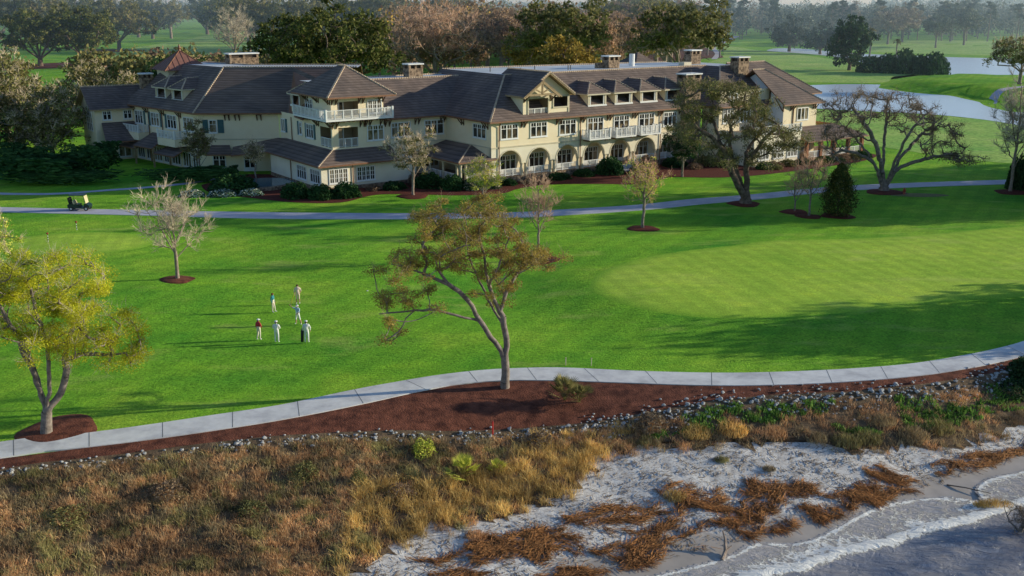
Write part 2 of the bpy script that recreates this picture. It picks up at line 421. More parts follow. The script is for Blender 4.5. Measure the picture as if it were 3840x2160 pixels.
def H(X, Y):
    X = np.asarray(X, float); Y = np.asarray(Y, float)
    d0, s0 = poly_dist(X, Y, PATH_BOT)
    d1, s1 = poly_dist(X, Y, SHORE)
    sea = s0 > 0
    t = np.where(s1 > 0, 1.0, d0 / (d0 + d1 + 1e-9))
    z = np.interp(t, [0, 0.06, 0.2, 0.36, 0.55, 0.8, 1.0], [0, -0.08, -0.5, -1.3, -1.9, -2.45, -2.95])
    z = np.where(s1 > 0, -2.95 - np.minimum(d1, 40) * 0.075, z)
    bumps = 0.05 * np.sin(X * 0.71 + 1.7 * np.sin(Y * 0.43 + 0.2 * X)) + 0.035 * np.sin(Y * 1.13 - 0.5 * X + 1.3 * np.sin(X * 0.37)) + 0.02 * np.sin(X * 2.1 + Y * 1.7 + 2 * np.sin(X * .6))
    z = z + np.where((s1 < 0), bumps * smooth(t, 0.3, 0.5) * (1 - smooth(t, 0.85, 1.0)), 0)
    lawn = (0.30 * np.sin(X * 0.085 + 1.2) * np.sin(Y * 0.12 + 0.4 * np.sin(X * 0.05)) + 0.12 * np.sin(X * 0.23 + Y * 0.11)) * smooth(d0, 3, 14) * (1 - smooth(Y, 108, 122))
    g = poly_sd(X, Y, GREEN)
    lawn = lawn * (1 - smooth(g, -10, 0)) + 0.8 * smooth(g, -13, 6) * smooth(d0, 2.0, 10)
    far = 0.0
    if np.max(Y) > 240:
        m = poly_sd(X, Y, MOUND)
        far = 2.3 * smooth(m, 0, 10)
        far = far + 1.5 * np.sin(X * 0.02 + 1) * np.sin(Y * 0.013) * smooth(Y, 420, 700) * (1 - smooth(Y, 1500, 2500))
    return np.where(sea, z, lawn + far)

def Hs(x, y): return float(H(np.array([x]), np.array([y]))[0])

def grow_axis(lo, hi, step, far_lo, far_hi, k=1.18):
    mid = list(np.arange(lo, hi + step * 0.5, step))
    a, s = lo, step; left = []
    while a > far_lo: s *= k; a -= s; left.append(a)
    a, s = hi, step; right = []
    while a < far_hi: s *= k; a += s; right.append(a)
    return np.array(left[::-1] + mid + right)

xs = grow_axis(-48, 64, 1.0, -9000, 9000, 1.07); ys = grow_axis(38, 124, 1.0, -300, 14000, 1.05)
GX, GY = np.meshgrid(xs, ys)
GZ = H(GX, GY)
nx, ny = len(xs), len(ys)
idx = np.arange(nx * ny).reshape(ny, nx)
quads = np.stack([idx[:-1, :-1], idx[:-1, 1:], idx[1:, 1:], idx[1:, :-1]], -1).reshape(-1, 4)
_d, _s = poly_dist(GX, GY, PATH_BOT)
GZ2 = GZ - 0.7 * np.where(_s > 0, smooth(_d, 0.2, 2.5), 0)      # the shore sheets lie over this part
gm = np_mesh('ground', np.stack([GX, GY, GZ2], -1), quads, mats=[M['lawn']], smooth=True)
tag(link_mesh('ground', gm), kind='structure')

def sheet(name, outline, mat, off=0.03, step=1.2, kind='structure', cut=True):
    """a flat region draped over the terrain"""
    bm = bmesh.new()
    vs = [bm.verts.new((p[0], p[1], 0)) for p in outline]
    f = bm.faces.new(vs)
    bmesh.ops.triangulate(bm, faces=[f])
    xs_ = [p[0] for p in outline]; ys_ = [p[1] for p in outline]
    if cut:
        for ax, lo, hi in ((0, min(xs_), max(xs_)), (1, min(ys_), max(ys_))):
            c = math.ceil(lo / step) * step
            while c < hi:
                co_ = [0, 0, 0]; co_[ax] = c; no = [0, 0, 0]; no[ax] = 1
                bmesh.ops.bisect_plane(bm, geom=bm.verts[:] + bm.edges[:] + bm.faces[:], plane_co=co_, plane_no=no)
                c += step
    V = np.array([v.co[:2] for v in bm.verts])
    Z = H(V[:, 0], V[:, 1]) + off
    for v, z in zip(bm.verts, Z): v.co.z = z
    bmesh.ops.recalc_face_normals(bm, faces=bm.faces)
    if sum(f.normal.z for f in bm.faces) < 0: bmesh.ops.reverse_faces(bm, faces=bm.faces)
    me = bpy.data.meshes.new(name); bm.to_mesh(me); bm.free()
    me.materials.append(mat)
    me.polygons.foreach_set('use_smooth', np.ones(len(me.polygons), bool))
    return tag(link_mesh(name, me), kind=kind)

def offset_ring(pg, d):
    P = np.asarray(pg); k = len(P); out = []
    area = sum(P[i][0] * P[(i + 1) % k][1] - P[(i + 1) % k][0] * P[i][1] for i in range(k))
    sg = 1 if area > 0 else -1
    for i in range(k):
        t = P[(i + 1) % k] - P[i - 1]; t = t / (np.hypot(*t) + 1e-9)
        out.append(tuple(P[i] + sg * d * np.array([t[1], -t[0]])))
    return out

def soft_edge(o, pg, w):
    V = np.array([v.co[:2] for v in o.data.vertices]); f = smooth(poly_sd(V[:, 0], V[:, 1], pg), -1.4, w)
    e_ = smooth(poly_sd(V[:, 0], V[:, 1], pg), -1.6, -0.3)          # the rim sinks into the turf around it
    for v, k in zip(o.data.vertices, e_): v.co.z -= 0.07 * (1 - k)
    a = o.data.attributes.new('inset', 'FLOAT', 'POINT'); a.data.foreach_set('value', f.astype(np.float32))
soft_edge(sheet('putting_green', offset_ring(GREEN, 1.5), M['green'], 0.02, 0.8), GREEN, 1.2)
GREEN2 = spline([(-57, 112.3), (-54.44, 115.5), (-50.15, 117.0), (-44.5, 116.3), (-41.06, 113.02), (-42.11, 108.91), (-45.94, 106.96), (-50.62, 107.28), (-55, 109.25)], 3, True)
soft_edge(sheet('practice_green', offset_ring(GREEN2, 1.5), M['green'], 0.02, 0.8), GREEN2, 1.2)

def ribbon(name, top, bot, mat, off, th=0.0, joints=0, parent=None, step=1.0):
    """a path between two edge lines, draped on the ground"""
    T = spline(top, 4); B = spline(bot, 4)
    T = np.array(T); B = np.array(B)
    C = (T + B) / 2
    L = np.concatenate([[0], np.cumsum(np.hypot(*np.diff(C, axis=0).T))])
    n = int(L[-1] / step); s = np.linspace(0, L[-1], n + 1)
    tt = np.stack([np.interp(s, L, T[:, i]) for i in (0, 1)], -1); bb = np.stack([np.interp(s, L, B[:, i]) for i in (0, 1)], -1)
    K = 4
    V = []; 
    for k in range(K + 1):
        q = tt + (bb - tt) * k / K
        V.append(np.concatenate([q, (H(q[:, 0], q[:, 1]) + off)[:, None]], 1))
    V = np.stack(V, 1)          # n+1, K+1, 3
    mb = MB()
    base = len(mb.v); mb.v += [tuple(p) for p in V.reshape(-1, 3)]
    mi = mb.mi(mat)
    W = K + 1
    for i in range(n):
        for k in range(K):
            a = i * W + k
            mb.f.append((a, a + W, a + W + 1, a + 1)); mb.m.append(mi)
    if th:
        for i in range(n):
            for k in (0, K):
                a, b = V[i, k], V[i + 1, k]
                mb.poly([a, b, b - [0, 0, th], a - [0, 0, th]], mat)
    if joints:
        mj = M['joint']; q = 2.0
        while q < L[-1] - 1:
            for k in range(K):
                def at(u, k_):
                    i = min(int(u / L[-1] * n), n - 1); f = u / L[-1] * n - i
                    return V[i, k_] * (1 - f) + V[i + 1, k_] * f + [0, 0, 0.005]
                mb.poly([at(q, k), at(q + 0.045, k), at(q + 0.045, k + 1), at(q, k + 1)], mj)
            q += joints
    return tag(mb.build(name), kind='structure')

ribbon('cart_path', PATH_TOP[1:-1], PATH_BOT[1:-1], M['concrete'], 0.09, 0.22, joints=4.3)
ROAD_TOP = [(-140, 142), (-95, 136), (-66.83, 132.85), (-47.18, 130.95), (-32.84, 129.6), (-15.1, 128.9), (0.0, 129.56), (5.3, 130.95), (16.41, 134.45), (24.17, 138.5), (31.3, 141.23), (36.36, 143.5), (41.33, 146.0), (49.78, 149.5), (59.32, 151.74), (70.78, 153.87), (78.22, 155.16), (110, 161), (150, 172)]
ROAD_BOT = [(-139, 139), (-94, 132.8), (-65.26, 129.56), (-45.98, 127.44), (-31.77, 125.6), (-13.5, 125.2), (0.0, 126.12), (5.66, 127.3), (17.0, 130.95), (25.2, 134.9), (32.2, 137.82), (37.2, 140.2), (42.2, 142.83), (50.6, 146.0), (59.9, 148.34), (71.2, 150.3), (78.8, 151.8), (111, 157.6), (151, 168.6)]
ribbon('cart_road', ROAD_TOP, ROAD_BOT, M['asphalt'], 0.04, 0.1)
ribbon('service_walk', [(-110, 153), (-71, 143.4), (-58, 146.5), (-50, 151.2), (-46, 156)], [(-110, 151.6), (-71, 141.9), (-57.6, 145.1), (-49, 150.0), (-45, 155)], M['asphalt'], 0.03)

# mulch: long bed between the path and the rocks, bed along the clubhouse front, far grove floors
m_out = [p for p in PATH_BOT if -60 < p[0] < 62]
m_in = [(-62, 37.5), (-49.5, 44.3), (-31.2, 53.6), (-27.6, 55.2), (-23.3, 56.4), (-19.1, 57.9), (-15, 59.2), (-10.6, 60.2), (-7.3, 60.8), (-4.4, 61.2), (-1.4, 61.8), (1.2, 62.3), (5.4, 63), (9.9, 64.3), (13.8, 65.5), (18, 66.3), (23.6, 67), (29, 68.4), (33.6, 70.0), (38.8, 72.6), (44.6, 76.4), (61.6, 89.5)]
MULCH_EDGE = m_in
sheet('mulch_bed', m_out + m_in[::-1], M['mulch'], 0.035, 1.0)
bed_f = spline([(-46, 150), (-43, 144), (-36, 139.5), (-29.35, 136.3), (-23.12, 136.2), (-20.01, 140.99), (-17.38, 142.5), (-11.66, 142.08), (-7.09, 141.53), (-1.39, 142.96), (0.8, 146.58), (5.23, 150.3), (13.08, 150.94), (17.91, 150.54), (20.92, 153.24), (24.37, 157.0), (31.32, 156.6), (37.91, 158.6), (45.13, 163.0), (54, 169.2), (61, 175), (65, 181)], 4)
bed_b = [(60, 190), (40, 182), (22, 176), (0, 166), (-15, 158), (-24, 152), (-30, 160), (-42, 160)]
sheet('mulch_bed', list(bed_f) + bed_b, M['redmulch'], 0.03, 3.0)
sheet('mulch_bed', spline([(60, 478), (74, 481), (85, 486), (94, 508), (104, 515), (112, 586), (120, 690), (97, 660), (75, 560)], 3, True), M['redmulch'], 0.05, 30)
sheet('mulch_bed', spline([(-204, 424), (-190, 428), (-182, 446), (-186, 466), (-205, 470), (-212, 445)], 3, True), M['redmulch'], 0.05, 20)
sheet('mulch_bed', spline([(-232, 570), (-212, 572), (-205, 590), (-222, 600), (-238, 590)], 3, True), M['redmulch'], 0.05, 20)

def ring(x, y, r):
    pts = [(x + r * (1 + 0.12 * math.sin(3 * t + x)) * math.cos(t), y + r * (1 + 0.1 * math.cos(2 * t + y)) * math.sin(t)) for t in [k * 2 * math.pi / 26 for k in range(26)]]
    return pts
for x, y, r, mname in [(-32.2, 95.2, 1.7, 'mulch'), (-28.7, 60.0, 2.5, 'mulch'), (2.95, 104.3, 2.1, 'redmulch'), (15.63, 119.76, 2.0, 'redmulch'), (31.12, 135.3, 2.3, 'redmulch'),
                       (37.44, 126.86, 1.7, 'redmulch'), (36.4, 129.8, 1.9, 'redmulch'), (41.2, 127.3, 2.2, 'redmulch'), (53.14, 144.2, 2.9, 'redmulch'), (71.2, 144.1, 2.6, 'redmulch'), (-13.78, 141.0, 2.3, 'redmulch')]:
    # a low heap of bark chips round the trunk
    hs = Hs(x, y)
    n = 26; V = [(x, y, hs + 0.16)]; F = []
    for k, (rr, zz) in enumerate(((0.55, 0.13), (0.85, 0.08), (1.0, -0.04))):
        for (px, py) in ring(x, y, r * rr): V.append((px, py, Hs(px, py) + zz))
    for k in range(n): F.append((0, 1 + k, 1 + (k + 1) % n))
    q = []
    for g in range(2):
        for k in range(n): q.append((1 + g * n + k, 1 + (g + 1) * n + k, 1 + (g + 1) * n + (k + 1) % n, 1 + g * n + (k + 1) % n))
    tag(link_mesh('mulch_ring', np_mesh('mulch_ring', V, q, F, [M[mname]], smooth=True)), kind='structure')

# bare, worn turf by the hydrant
sheet('worn_turf', spline([(53, 141.4), (55.5, 143.2), (60, 142.6), (61, 141.2), (57, 140.2)], 3, True), mat_var('worn_turf', (0.16, 0.17, 0.05), (0.24, 0.21, 0.08), 1.2), 0.03, 3)

# far fairways, paths, ponds
def mk_pond():
    m, nt, p = new_mat('pond_water')
    p.inputs['Base Color'].default_value = (0.82, 0.90, 1.0, 1)
    p.inputs['Roughness'].default_value = 0.22
    p.inputs['Specular IOR Level'].default_value = 1.0
    h = noise(nt, 0.9, 4, 0.6, stretch=(0.7, 1.6, 1), dist=0.6)
    bump(nt, p, h, 0.35, 0.25)
    return m
M['pond'] = mk_pond()
NEARPOND = spline([(88, 333), (94.42, 338.5), (107.78, 343.83), (117.07, 343.83), (121.57, 340.09), (116.13, 329.35), (118.48, 316.01), (122.33, 306.68), (128.18, 300.76), (131.0, 298.0), (129.5, 289.55), (123.97, 271.79), (123.15, 260.04), (126.5, 253.0), (152, 240), (185, 200), (132, 176), (113, 208), (110.97, 229.32), (107.09, 241.2), (100.17, 249.81), (89.53, 256.03), (77.06, 263.46), (66, 275), (70, 305)], 4, True)
FARPOND = spline([(148, 610), (162.72, 645), (178.93, 640), (184.26, 586.56), (191.05, 565.71), (203.34, 542.55), (216.06, 524.63), (240, 505), (290, 470), (285, 400), (228, 376), (193, 378), (174, 374), (162, 392), (165, 420), (159, 455), (158.52, 480.15), (162.35, 528.12), (158.68, 565.71), (150, 590)], 4, True)
sheet('pond_water', NEARPOND, M['pond'], 0.05, cut=False)
sheet('pond_water', FARPOND, M['pond'], 0.06, cut=False)
pond_bank = mat_var('pond_bank', (0.03, 0.08, 0.03), (0.06, 0.12, 0.04), 0.6)
FAIR1 = spline([(66, 262), (88, 254), (108, 240), (118, 214), (135, 188), (160, 170), (150, 160), (90, 168), (70, 190), (58, 225)], 4, True)
sheet('fairway', FAIR1, M['farway'], 0.025, 14)
FAIR2 = spline([(84, 340), (100, 352), (125, 352), (140, 382), (155, 392), (150, 420), (152, 470), (152, 530), (146, 590), (135, 690), (118, 780), (108, 700), (118, 600), (104, 520), (88, 470), (72, 410), (60, 360)], 4, True)
sheet('fairway', FAIR2, M['farway'], 0.03, 25)
FAIR3 = spline([(-180, 470), (-150, 440), (-110, 430), (-95, 480), (-120, 620), (-190, 760), (-260, 900), (-230, 700), (-215, 560)], 4, True)
sheet('fairway', FAIR3, M['farway'], 0.03, 40)
FAIR4 = spline([(190, 640), (230, 560), (300, 500), (380, 520), (420, 640), (360, 760), (280, 760), (220, 720)], 4, True)
sheet('fairway', FAIR4, M['farway'], 0.03, 30)
ribbon('far_path', [(33, 478), (45, 521), (66, 606), (74, 640)], [(37, 478), (49, 519), (70, 590), (78, 630)], M['asphalt'], 0.07, step=12)
ribbon('far_path', [(95, 500), (106, 548), (113, 590), (125, 660), (170, 815)], [(97.5, 499), (108.5, 546), (116, 590), (129, 660), (176, 810)], M['asphalt'], 0.07, step=12)
ribbon('far_path', [(127, 276), (134, 290), (150, 306), (170, 312)], [(128.5, 274.5), (136, 288), (151, 303), (170, 309)], M['asphalt'], 0.12, step=3)

# low morning mist lying over the far lakes and woods
m = bpy.data.materials.new('morning_mist'); m.use_nodes = True; nt = m.node_tree; nt.nodes.remove(nt.nodes['Principled BSDF'])
vs = nt.nodes.new('ShaderNodeVolumeScatter'); vs.inputs['Color'].default_value = (0.62, 0.82, 1.0, 1); vs.inputs['Density'].default_value = 0.0005; vs.inputs['Anisotropy'].default_value = 0.3
nt.links.new(vs.outputs[0], nt.nodes['Material Output'].inputs['Volume'])
q = MB(); q.box((-5000, 300, -6), (5000, 6000, 42), m); o = q.build('mist'); tag(o, kind='stuff')
# ------------------------------------------------------------------ clubhouse (local axes: a along the arcade, b into the building)
OX, OY, TH = -2.14, 150.98, R(35)
club = empty('clubhouse', (OX, OY, 0), TH, 'long cream stucco clubhouse with brown tile roofs, arcade and white balconies', 'clubhouse')
def loc(x, y):
    dx, dy = x - OX, y - OY
    return (dx * math.cos(TH) + dy * math.sin(TH), -dx * math.sin(TH) + dy * math.cos(TH))
def wld(a, b):
    return (OX + a * math.cos(TH) - b * math.sin(TH), OY + a * math.sin(TH) + b * math.cos(TH))

class Line:
    """a vertical wall line from A to B, outside on the right"""
    def __init__(s, A, B):
        s.A = np.array(A, float); s.B = np.array(B, float); d = s.B - s.A
        s.L = float(np.hypot(*d)); s.d = d / s.L; s.n = np.array([s.d[1], -s.d[0]])
    def p(s, u, z, o=0.0):
        q = s.A + s.d * u + s.n * o
        return (float(q[0]), float(q[1]), z)
    def box(s, mb, u0, u1, z0, z1, o0, o1, mat):
        P = [s.p(u0, z0, o0), s.p(u1, z0, o0), s.p(u1, z0, o1), s.p(u0, z0, o1), s.p(u0, z1, o0), s.p(u1, z1, o0), s.p(u1, z1, o1), s.p(u0, z1, o1)]
        mb.hexa(P, mat)

def wall_panel(mb, ln, z0, z1, mat, holes=(), u0=0.0, u1=None, th=0.3, depth_mat=None):
    """front face with rectangular holes (u0,u1,z0,z1), reveals of depth th"""
    u1 = ln.L if u1 is None else u1
    us = sorted({u0, u1, *[h[0] for h in holes], *[h[1] for h in holes]}); zs = sorted({z0, z1, *[h[2] for h in holes], *[h[3] for h in holes]})
    for a, b in zip(us, us[1:]):
        for c, d in zip(zs, zs[1:]):
            m, k = (a + b) / 2, (c + d) / 2
            if any(h[0] < m < h[1] and h[2] < k < h[3] for h in holes): continue
            mb.poly([ln.p(a, c), ln.p(b, c), ln.p(b, d), ln.p(a, d)], mat)
    for h in holes:
        a, b, c, d = h[:4]; t = h[4] if len(h) > 4 else th
        dm = h[5] if len(h) > 5 else (depth_mat or mat)
        mb.poly([ln.p(a, c), ln.p(b, c), ln.p(b, c, -t), ln.p(a, c, -t)], dm)
        mb.poly([ln.p(a, d), ln.p(b, d), ln.p(b, d, -t), ln.p(a, d, -t)], dm)
        mb.poly([ln.p(a, c), ln.p(a, d), ln.p(a, d, -t), ln.p(a, c, -t)], dm)
        mb.poly([ln.p(b, c), ln.p(b, d), ln.p(b, d, -t), ln.p(b, c, -t)], dm)
        if len(h) > 5: mb.poly([ln.p(a, c, -t), ln.p(b, c, -t), ln.p(b, d, -t), ln.p(a, d, -t)], dm)

def window(ln, uc, z0, z1, wd, cols=3, kind='transom', parent=None, off=0.0, name='window'):
    """white frame with mullions and muntins, glass behind it as a sub-part"""
    parent = parent or club
    f = MB(); a, b = uc - wd / 2, uc + wd / 2; fw = 0.16; W = M['white']
    o0, o1 = off + 0.003, off + 0.10
    ln.box(f, a, a + fw, z0, z1, o0, o1, W); ln.box(f, b - fw, b, z0, z1, o0, o1, W)
    ln.box(f, a + fw, b - fw, z0, z0 + fw, o0, o1, W); ln.box(f, a + fw, b - fw, z1 - fw, z1, o0, o1, W)
    ln.box(f, a - 0.08, b + 0.08, z0 - 0.10, z0 - 0.002, o0, off + 0.17, W)          # sill
    iw = (wd - 2 * fw)
    for i in range(1, cols):
        u = a + fw + iw * i / cols
        ln.box(f, u - 0.085, u + 0.085, z0 + fw, z1 - fw, o0, off + 0.094, W)
    m0, m1 = o0 + 0.02, off + 0.075
    for i in range(cols):
        ua = a + fw + iw * i / cols + (0.085 if i else 0); ub = a + fw + iw * (i + 1) / cols - (0.085 if i < cols - 1 else 0)
        um = (ua + ub) / 2
        if kind in ('transom', 'door'):
            zt = z1 - fw - (z1 - z0) * 0.24
            ln.box(f, ua, ub, zt - 0.04, zt + 0.04, m0, m1, W)
            ln.box(f, um - 0.03, um + 0.03, zt + 0.04, z1 - fw, m0, m1, W)
            if kind == 'door': ln.box(f, ua, ub, z0 + fw, z0 + fw + 0.35, m0, m1, W)
        elif kind == 'grid':
            ln.box(f, um - 0.03, um + 0.03, z0 + fw, z1 - fw, m0, m1, W)
            for j in (1, 2):
                z = z0 + fw + (z1 - z0 - 2 * fw) * j / 3
                ln.box(f, ua, um - 0.03, z - 0.03, z + 0.03, m0, m1, W); ln.box(f, um + 0.03, ub, z - 0.03, z + 0.03, m0, m1, W)
        elif kind == 'cross':
            z = z1 - fw - (z1 - z0) * 0.3
            ln.box(f, ua, ub, z - 0.03, z + 0.03, m0, m1, W); ln.box(f, um - 0.03, um + 0.03, z + 0.03, z1 - fw, m0, m1, W)
    fo = f.build(name, parent)
    g = MB(); o = off + 0.016
    g.poly([ln.p(a + 0.03, z0 + 0.03, o), ln.p(b - 0.03, z0 + 0.03, o), ln.p(b - 0.03, z1 - 0.03, o), ln.p(a + 0.03, z1 - 0.03, o)], M['glass'])
    g.build('pane', fo, fix=False)
    return fo

def railing(mb, ln, u0, u1, z0, z1, o=0.0, post=2.0, ends=True, mat=None):
    W = mat or M['white']
    ln.box(mb, u0, u1, z1 - 0.09, z1, o - 0.06, o + 0.06, W)
    ln.box(mb, u0, u1, z0 + 0.08, z0 + 0.15, o - 0.035, o + 0.035, W)
    n = max(1, round((u1 - u0) / post))
    for i in range(n + 1):
        u = u0 + (u1 - u0) * i / n
        big = ends and i in (0, n)
        h = 0.12 if big else 0.065
        ln.box(mb, u - h, u + h, z0, z1 + (0.14 if big else -0.005), o - h - 0.01, o + h + 0.01, W)
    m = int((u1 - u0) / 0.17)
    for i in range(1, m):
        u = u0 + (u1 - u0) * i / m
        ln.box(mb, u - 0.022, u + 0.022, z0 + 0.15, z1 - 0.09, o - 0.02, o + 0.02, W)

def brackets(_, ln, us, z, reach=0.85):
    """paired timber eave brackets, each pair a part"""
    for u in us:
        mb = MB()
        for k in (-0.32, 0.32):
            mb.bar(ln.p(u + k, z - 0.06, 0.02), ln.p(u + k, z - 0.06, reach), 0.12, 0.14, M['timber'])
            mb.bar(ln.p(u + k, z - 0.95, 0.06), ln.p(u + k, z - 0.12, reach * 0.85), 0.11, 0.12, M['timber'])
            mb.bar(ln.p(u + k, z - 1.1, 0.07), ln.p(u + k, z - 0.1, 0.07), 0.12, 0.12, M['timber'])
        mb.bar(ln.p(u - 0.42, z - 0.2, 0.05), ln.p(u + 0.42, z - 0.2, 0.05), 0.09, 0.14, M['timber'])
        mb.build('eave_bracket', club)

def ridge_caps(_, a, b, r=0.15, step=0.42, parent=None):
    mb = MB()
    a = Vector(a); b = Vector(b); d = b - a; n = max(1, int(d.length / step))
    for i in range(n):
        p, q = a + d * (i / n), a + d * ((i + 0.72) / n)
        mb.bar(p, q, r * 1.7, r * 1.3, M['ridge'])
    mb.build('ridge_tiles', parent or club)

TILE, FAS = M['tile'], M['copper']
EZ, S = 9.3, 0.72
# main walls -----------------------------------------------------------
fac = Line((-1.1, 0), (41.6, 0))          # arcade front
def fu(a): return a + 1.1
upper = MB()
BW = 5.42; CENT = [2.2 + BW * k for k in range(8)]
# upper storey of the arcade front, from spring line up
AT, ASP, AW, WTH = 4.8, 2.75, 2.1, 0.5
arc = MB(); low = M['stucco_low']
edges = [-1.1]
for c in CENT[:7]: edges += [c - AW, c + AW]
edges.append(41.6)
for i in range(0, len(edges), 2):          # piers above the springing
    a, b = edges[i], edges[i + 1]
    zb = 0.9 if i == 0 or i == len(edges) - 2 else ASP
    arc.box((a, 0, zb), (b, WTH, 5.35), low)
for c in CENT[:7]:
    n = 16
    for k in range(n):
        x0, x1 = c - AW + 2 * AW * k / n, c - AW + 2 * AW * (k + 1) / n
        f = lambda x: ASP + (AT - ASP) * math.sqrt(max(0, 1 - ((x - c) / AW) ** 2))
        z0, z1 = f(x0), f(x1)
        arc.hexa([(x0, 0, z0), (x1, 0, z1), (x1, WTH, z1), (x0, WTH, z0), (x0, 0, 5.35), (x1, 0, 5.35), (x1, WTH, 5.35), (x0, WTH, 5.35)], low)
arc.build('arcade_wall', club)
for c in CENT[:7]:
    arch_trim = MB(); n = 18
    for k in range(n):
        t0, t1 = math.pi * k / n, math.pi * (k + 1) / n
        P = []
        for (t, r) in ((t0, 1.0), (t1, 1.0), (t1, 1.085), (t0, 1.085)):
            P.append((c - AW * r * math.cos(t), ASP + (AT - ASP) * r * math.sin(t)))
        arch_trim.hexa([(P[0][0], -0.05, P[0][1]), (P[1][0], -0.05, P[1][1]), (P[2][0], -0.05, P[2][1]), (P[3][0], -0.05, P[3][1]),
                        (P[0][0], -0.003, P[0][1]), (P[1][0], -0.003, P[1][1]), (P[2][0], -0.003, P[2][1]), (P[3][0], -0.003, P[3][1])], M['trim'])
    arch_trim.build('arch_moulding', club)
for k in range(6):                         # pairs of columns
    m_ = (CENT[k] + AW + CENT[k + 1] - AW) / 2
    for dx in (-0.38, 0.38):
        q = MB(); q.lathe([(0.30, 0), (0.30, 0.22), (0.24, 0.26), (0.25, 0.9), (0.215, 1.62), (0.27, 1.68), (0.30, 1.86)], M['trim'], (m_ + dx, 0.25, 0.88), 12)
        q.build('column', club, smooth=False)
base = MB()
base.box((-1.15, -0.06, -0.3), (41.6, 0.6, 0.88), M['stone'])
base.box((-1.0, 0.6, -0.3), (41.6, 3.0, 0.86), M['deck'])
base.build('stone_base', club)
back = Line((-0.8, 3.0), (41.6, 3.0))
bk = MB(); wall_panel(bk, back, 0.86, 5.2, M['stucco']); bk.poly([(-1, 0.5, 5.2), (41.6, 0.5, 5.2), (41.6, 3, 5.2), (-1, 3, 5.2)], M['trim'])
bk.build('loggia_wall', club)
for c in CENT[:7]:
    window(back, c + 2.5, 0.95, 3.7, 3.0, 3, 'door', name='french_door')
rl = None
for i, c in enumerate(CENT[:7]):
    if i == 4: continue
    q = MB(); railing(q, fac, fu(c - AW), fu(c + AW), 0.95, 2.05, -0.25, 1.4, False); q.build('arcade_railing', club)
# steps down from the arcade
st = MB()
for k in range(5): st.box((CENT[4] - 1.8, -0.4 - 0.36 * (k + 1), -0.2), (CENT[4] + 1.8, -0.4 - 0.36 * k + (0.34 if k == 0 else 0), 0.86 - 0.17 * k), M['concrete'])
for sx in (-1.9, 1.9):
    st.bar((CENT[4] + sx, -0.1, 1.9), (CENT[4] + sx, -2.3, 1.05), 0.09, 0.09, M['white'])
    for k in range(6): st.bar((CENT[4] + sx, -0.1 - 0.44 * k, 0.1), (CENT[4] + sx, -0.1 - 0.44 * k, 1.88 - 0.17 * k), 0.06, 0.06, M['white'])
st.build('front_steps', club)

up = MB()
wall_panel(up, fac, 5.35, EZ + 0.1, M['stucco'])
up.box((-1.18, -0.10, 5.26), (41.5, 0.0 - 0.003, 5.46), M['trim'])
up.build('upper_wall', club)
for a0, a1, z0, z1, k in [(0.5, 3.7, 6.5, 8.75, 'transom'), (5.9, 9.1, 6.45, 8.75, 'transom'), (11.4, 14.7, 6.4, 8.75, 'transom'), (16.9, 20.2, 5.9, 8.75, 'door'), (22.3, 25.6, 5.9, 8.75, 'door'), (27.6, 31.0, 5.9, 8.75, 'door'), (33.0, 36.0, 6.3, 8.65, 'transom')]:
    window(fac, fu((a0 + a1) / 2), z0, z1, a1 - a0, 3, k)
bq = None; brackets(bq, fac, [fu(x) for x in (11.2, 15.9, 21.3, 26.6, 32.1, 36.8)], EZ - 0.15); brackets(bq, fac, [fu(4.6)], EZ - 0.15)
for a in (0.2, 15.5, 32.4):
    dp = MB(); dp.tube([(a, -0.14, 0.9), (a, -0.14, 8.4), (a, -0.5, 9.0)], 0.075, M['copper'], 6); dp.build('downpipe', club)
# three white balconies on the front
for a0, a1 in ((15.8, 20.1), (21.2, 25.4), (26.4, 30.7)):
    q = MB(); q.box((a0, -2.05, 5.48), (a1, -0.12, 5.72), M['white'])
    q.box((a0 + 0.3, -1.5, 5.2), (a0 + 0.55, -0.11, 5.477), M['timber']); q.box((a1 - 0.55, -1.5, 5.2), (a1 - 0.3, -0.11, 5.477), M['timber'])
    bo = q.build('balcony', club)
    q = MB(); f1 = Line((a0, -1.95), (a1, -1.95)); railing(q, f1, 0.1, a1 - a0 - 0.1, 5.723, 7.0, 0, 1.1)
    for aa in (a0 + 0.1, a1 - 0.1):
        f2 = Line((aa, -0.15), (aa, -1.9)); railing(q, f2, 0.0, 1.7, 5.723, 7.0, 0, 0.9, False)
    q.build('railing', bo)

# left-facing end wall of the front range (E) and connector wall (D)
lineE = Line((-1.1, 12.7), (-1.1, 0)); lineD = Line((-14, 12.7), (-1.1, 12.7))
q = MB(); wall_panel(q, lineE, 0, EZ + 0.1, M['stucco']); wall_panel(q, lineD, 0, EZ + 0.1, M['stucco'])
lineE.box(q, 0.2, 12.6, 5.3, 5.46, 0.002, 0.07, M['trim']); lineD.box(q, 0.1, 12.8, 5.3, 5.44, 0.002, 0.06, M['trim'])
q.box((-1.1, 0.003, 0.0), (-0.6, 0.6, 5.2), M['stucco_low'])
q.build('connector_wall', club)
window(lineE, 12.7 - 3.05, 6.55, 8.7, 3.6, 3, 'transom')
window(lineD, 10.75, 6.3, 8.6, 3.5, 3, 'transom'); window(lineD, 4.9, 6.3, 8.6, 3.4, 3, 'transom')
q = MB(); brackets(q, lineE, [5.0, 11.6], EZ - 0.15); brackets(q, lineD, [2.6, 7.7, 12.2], EZ - 0.15)

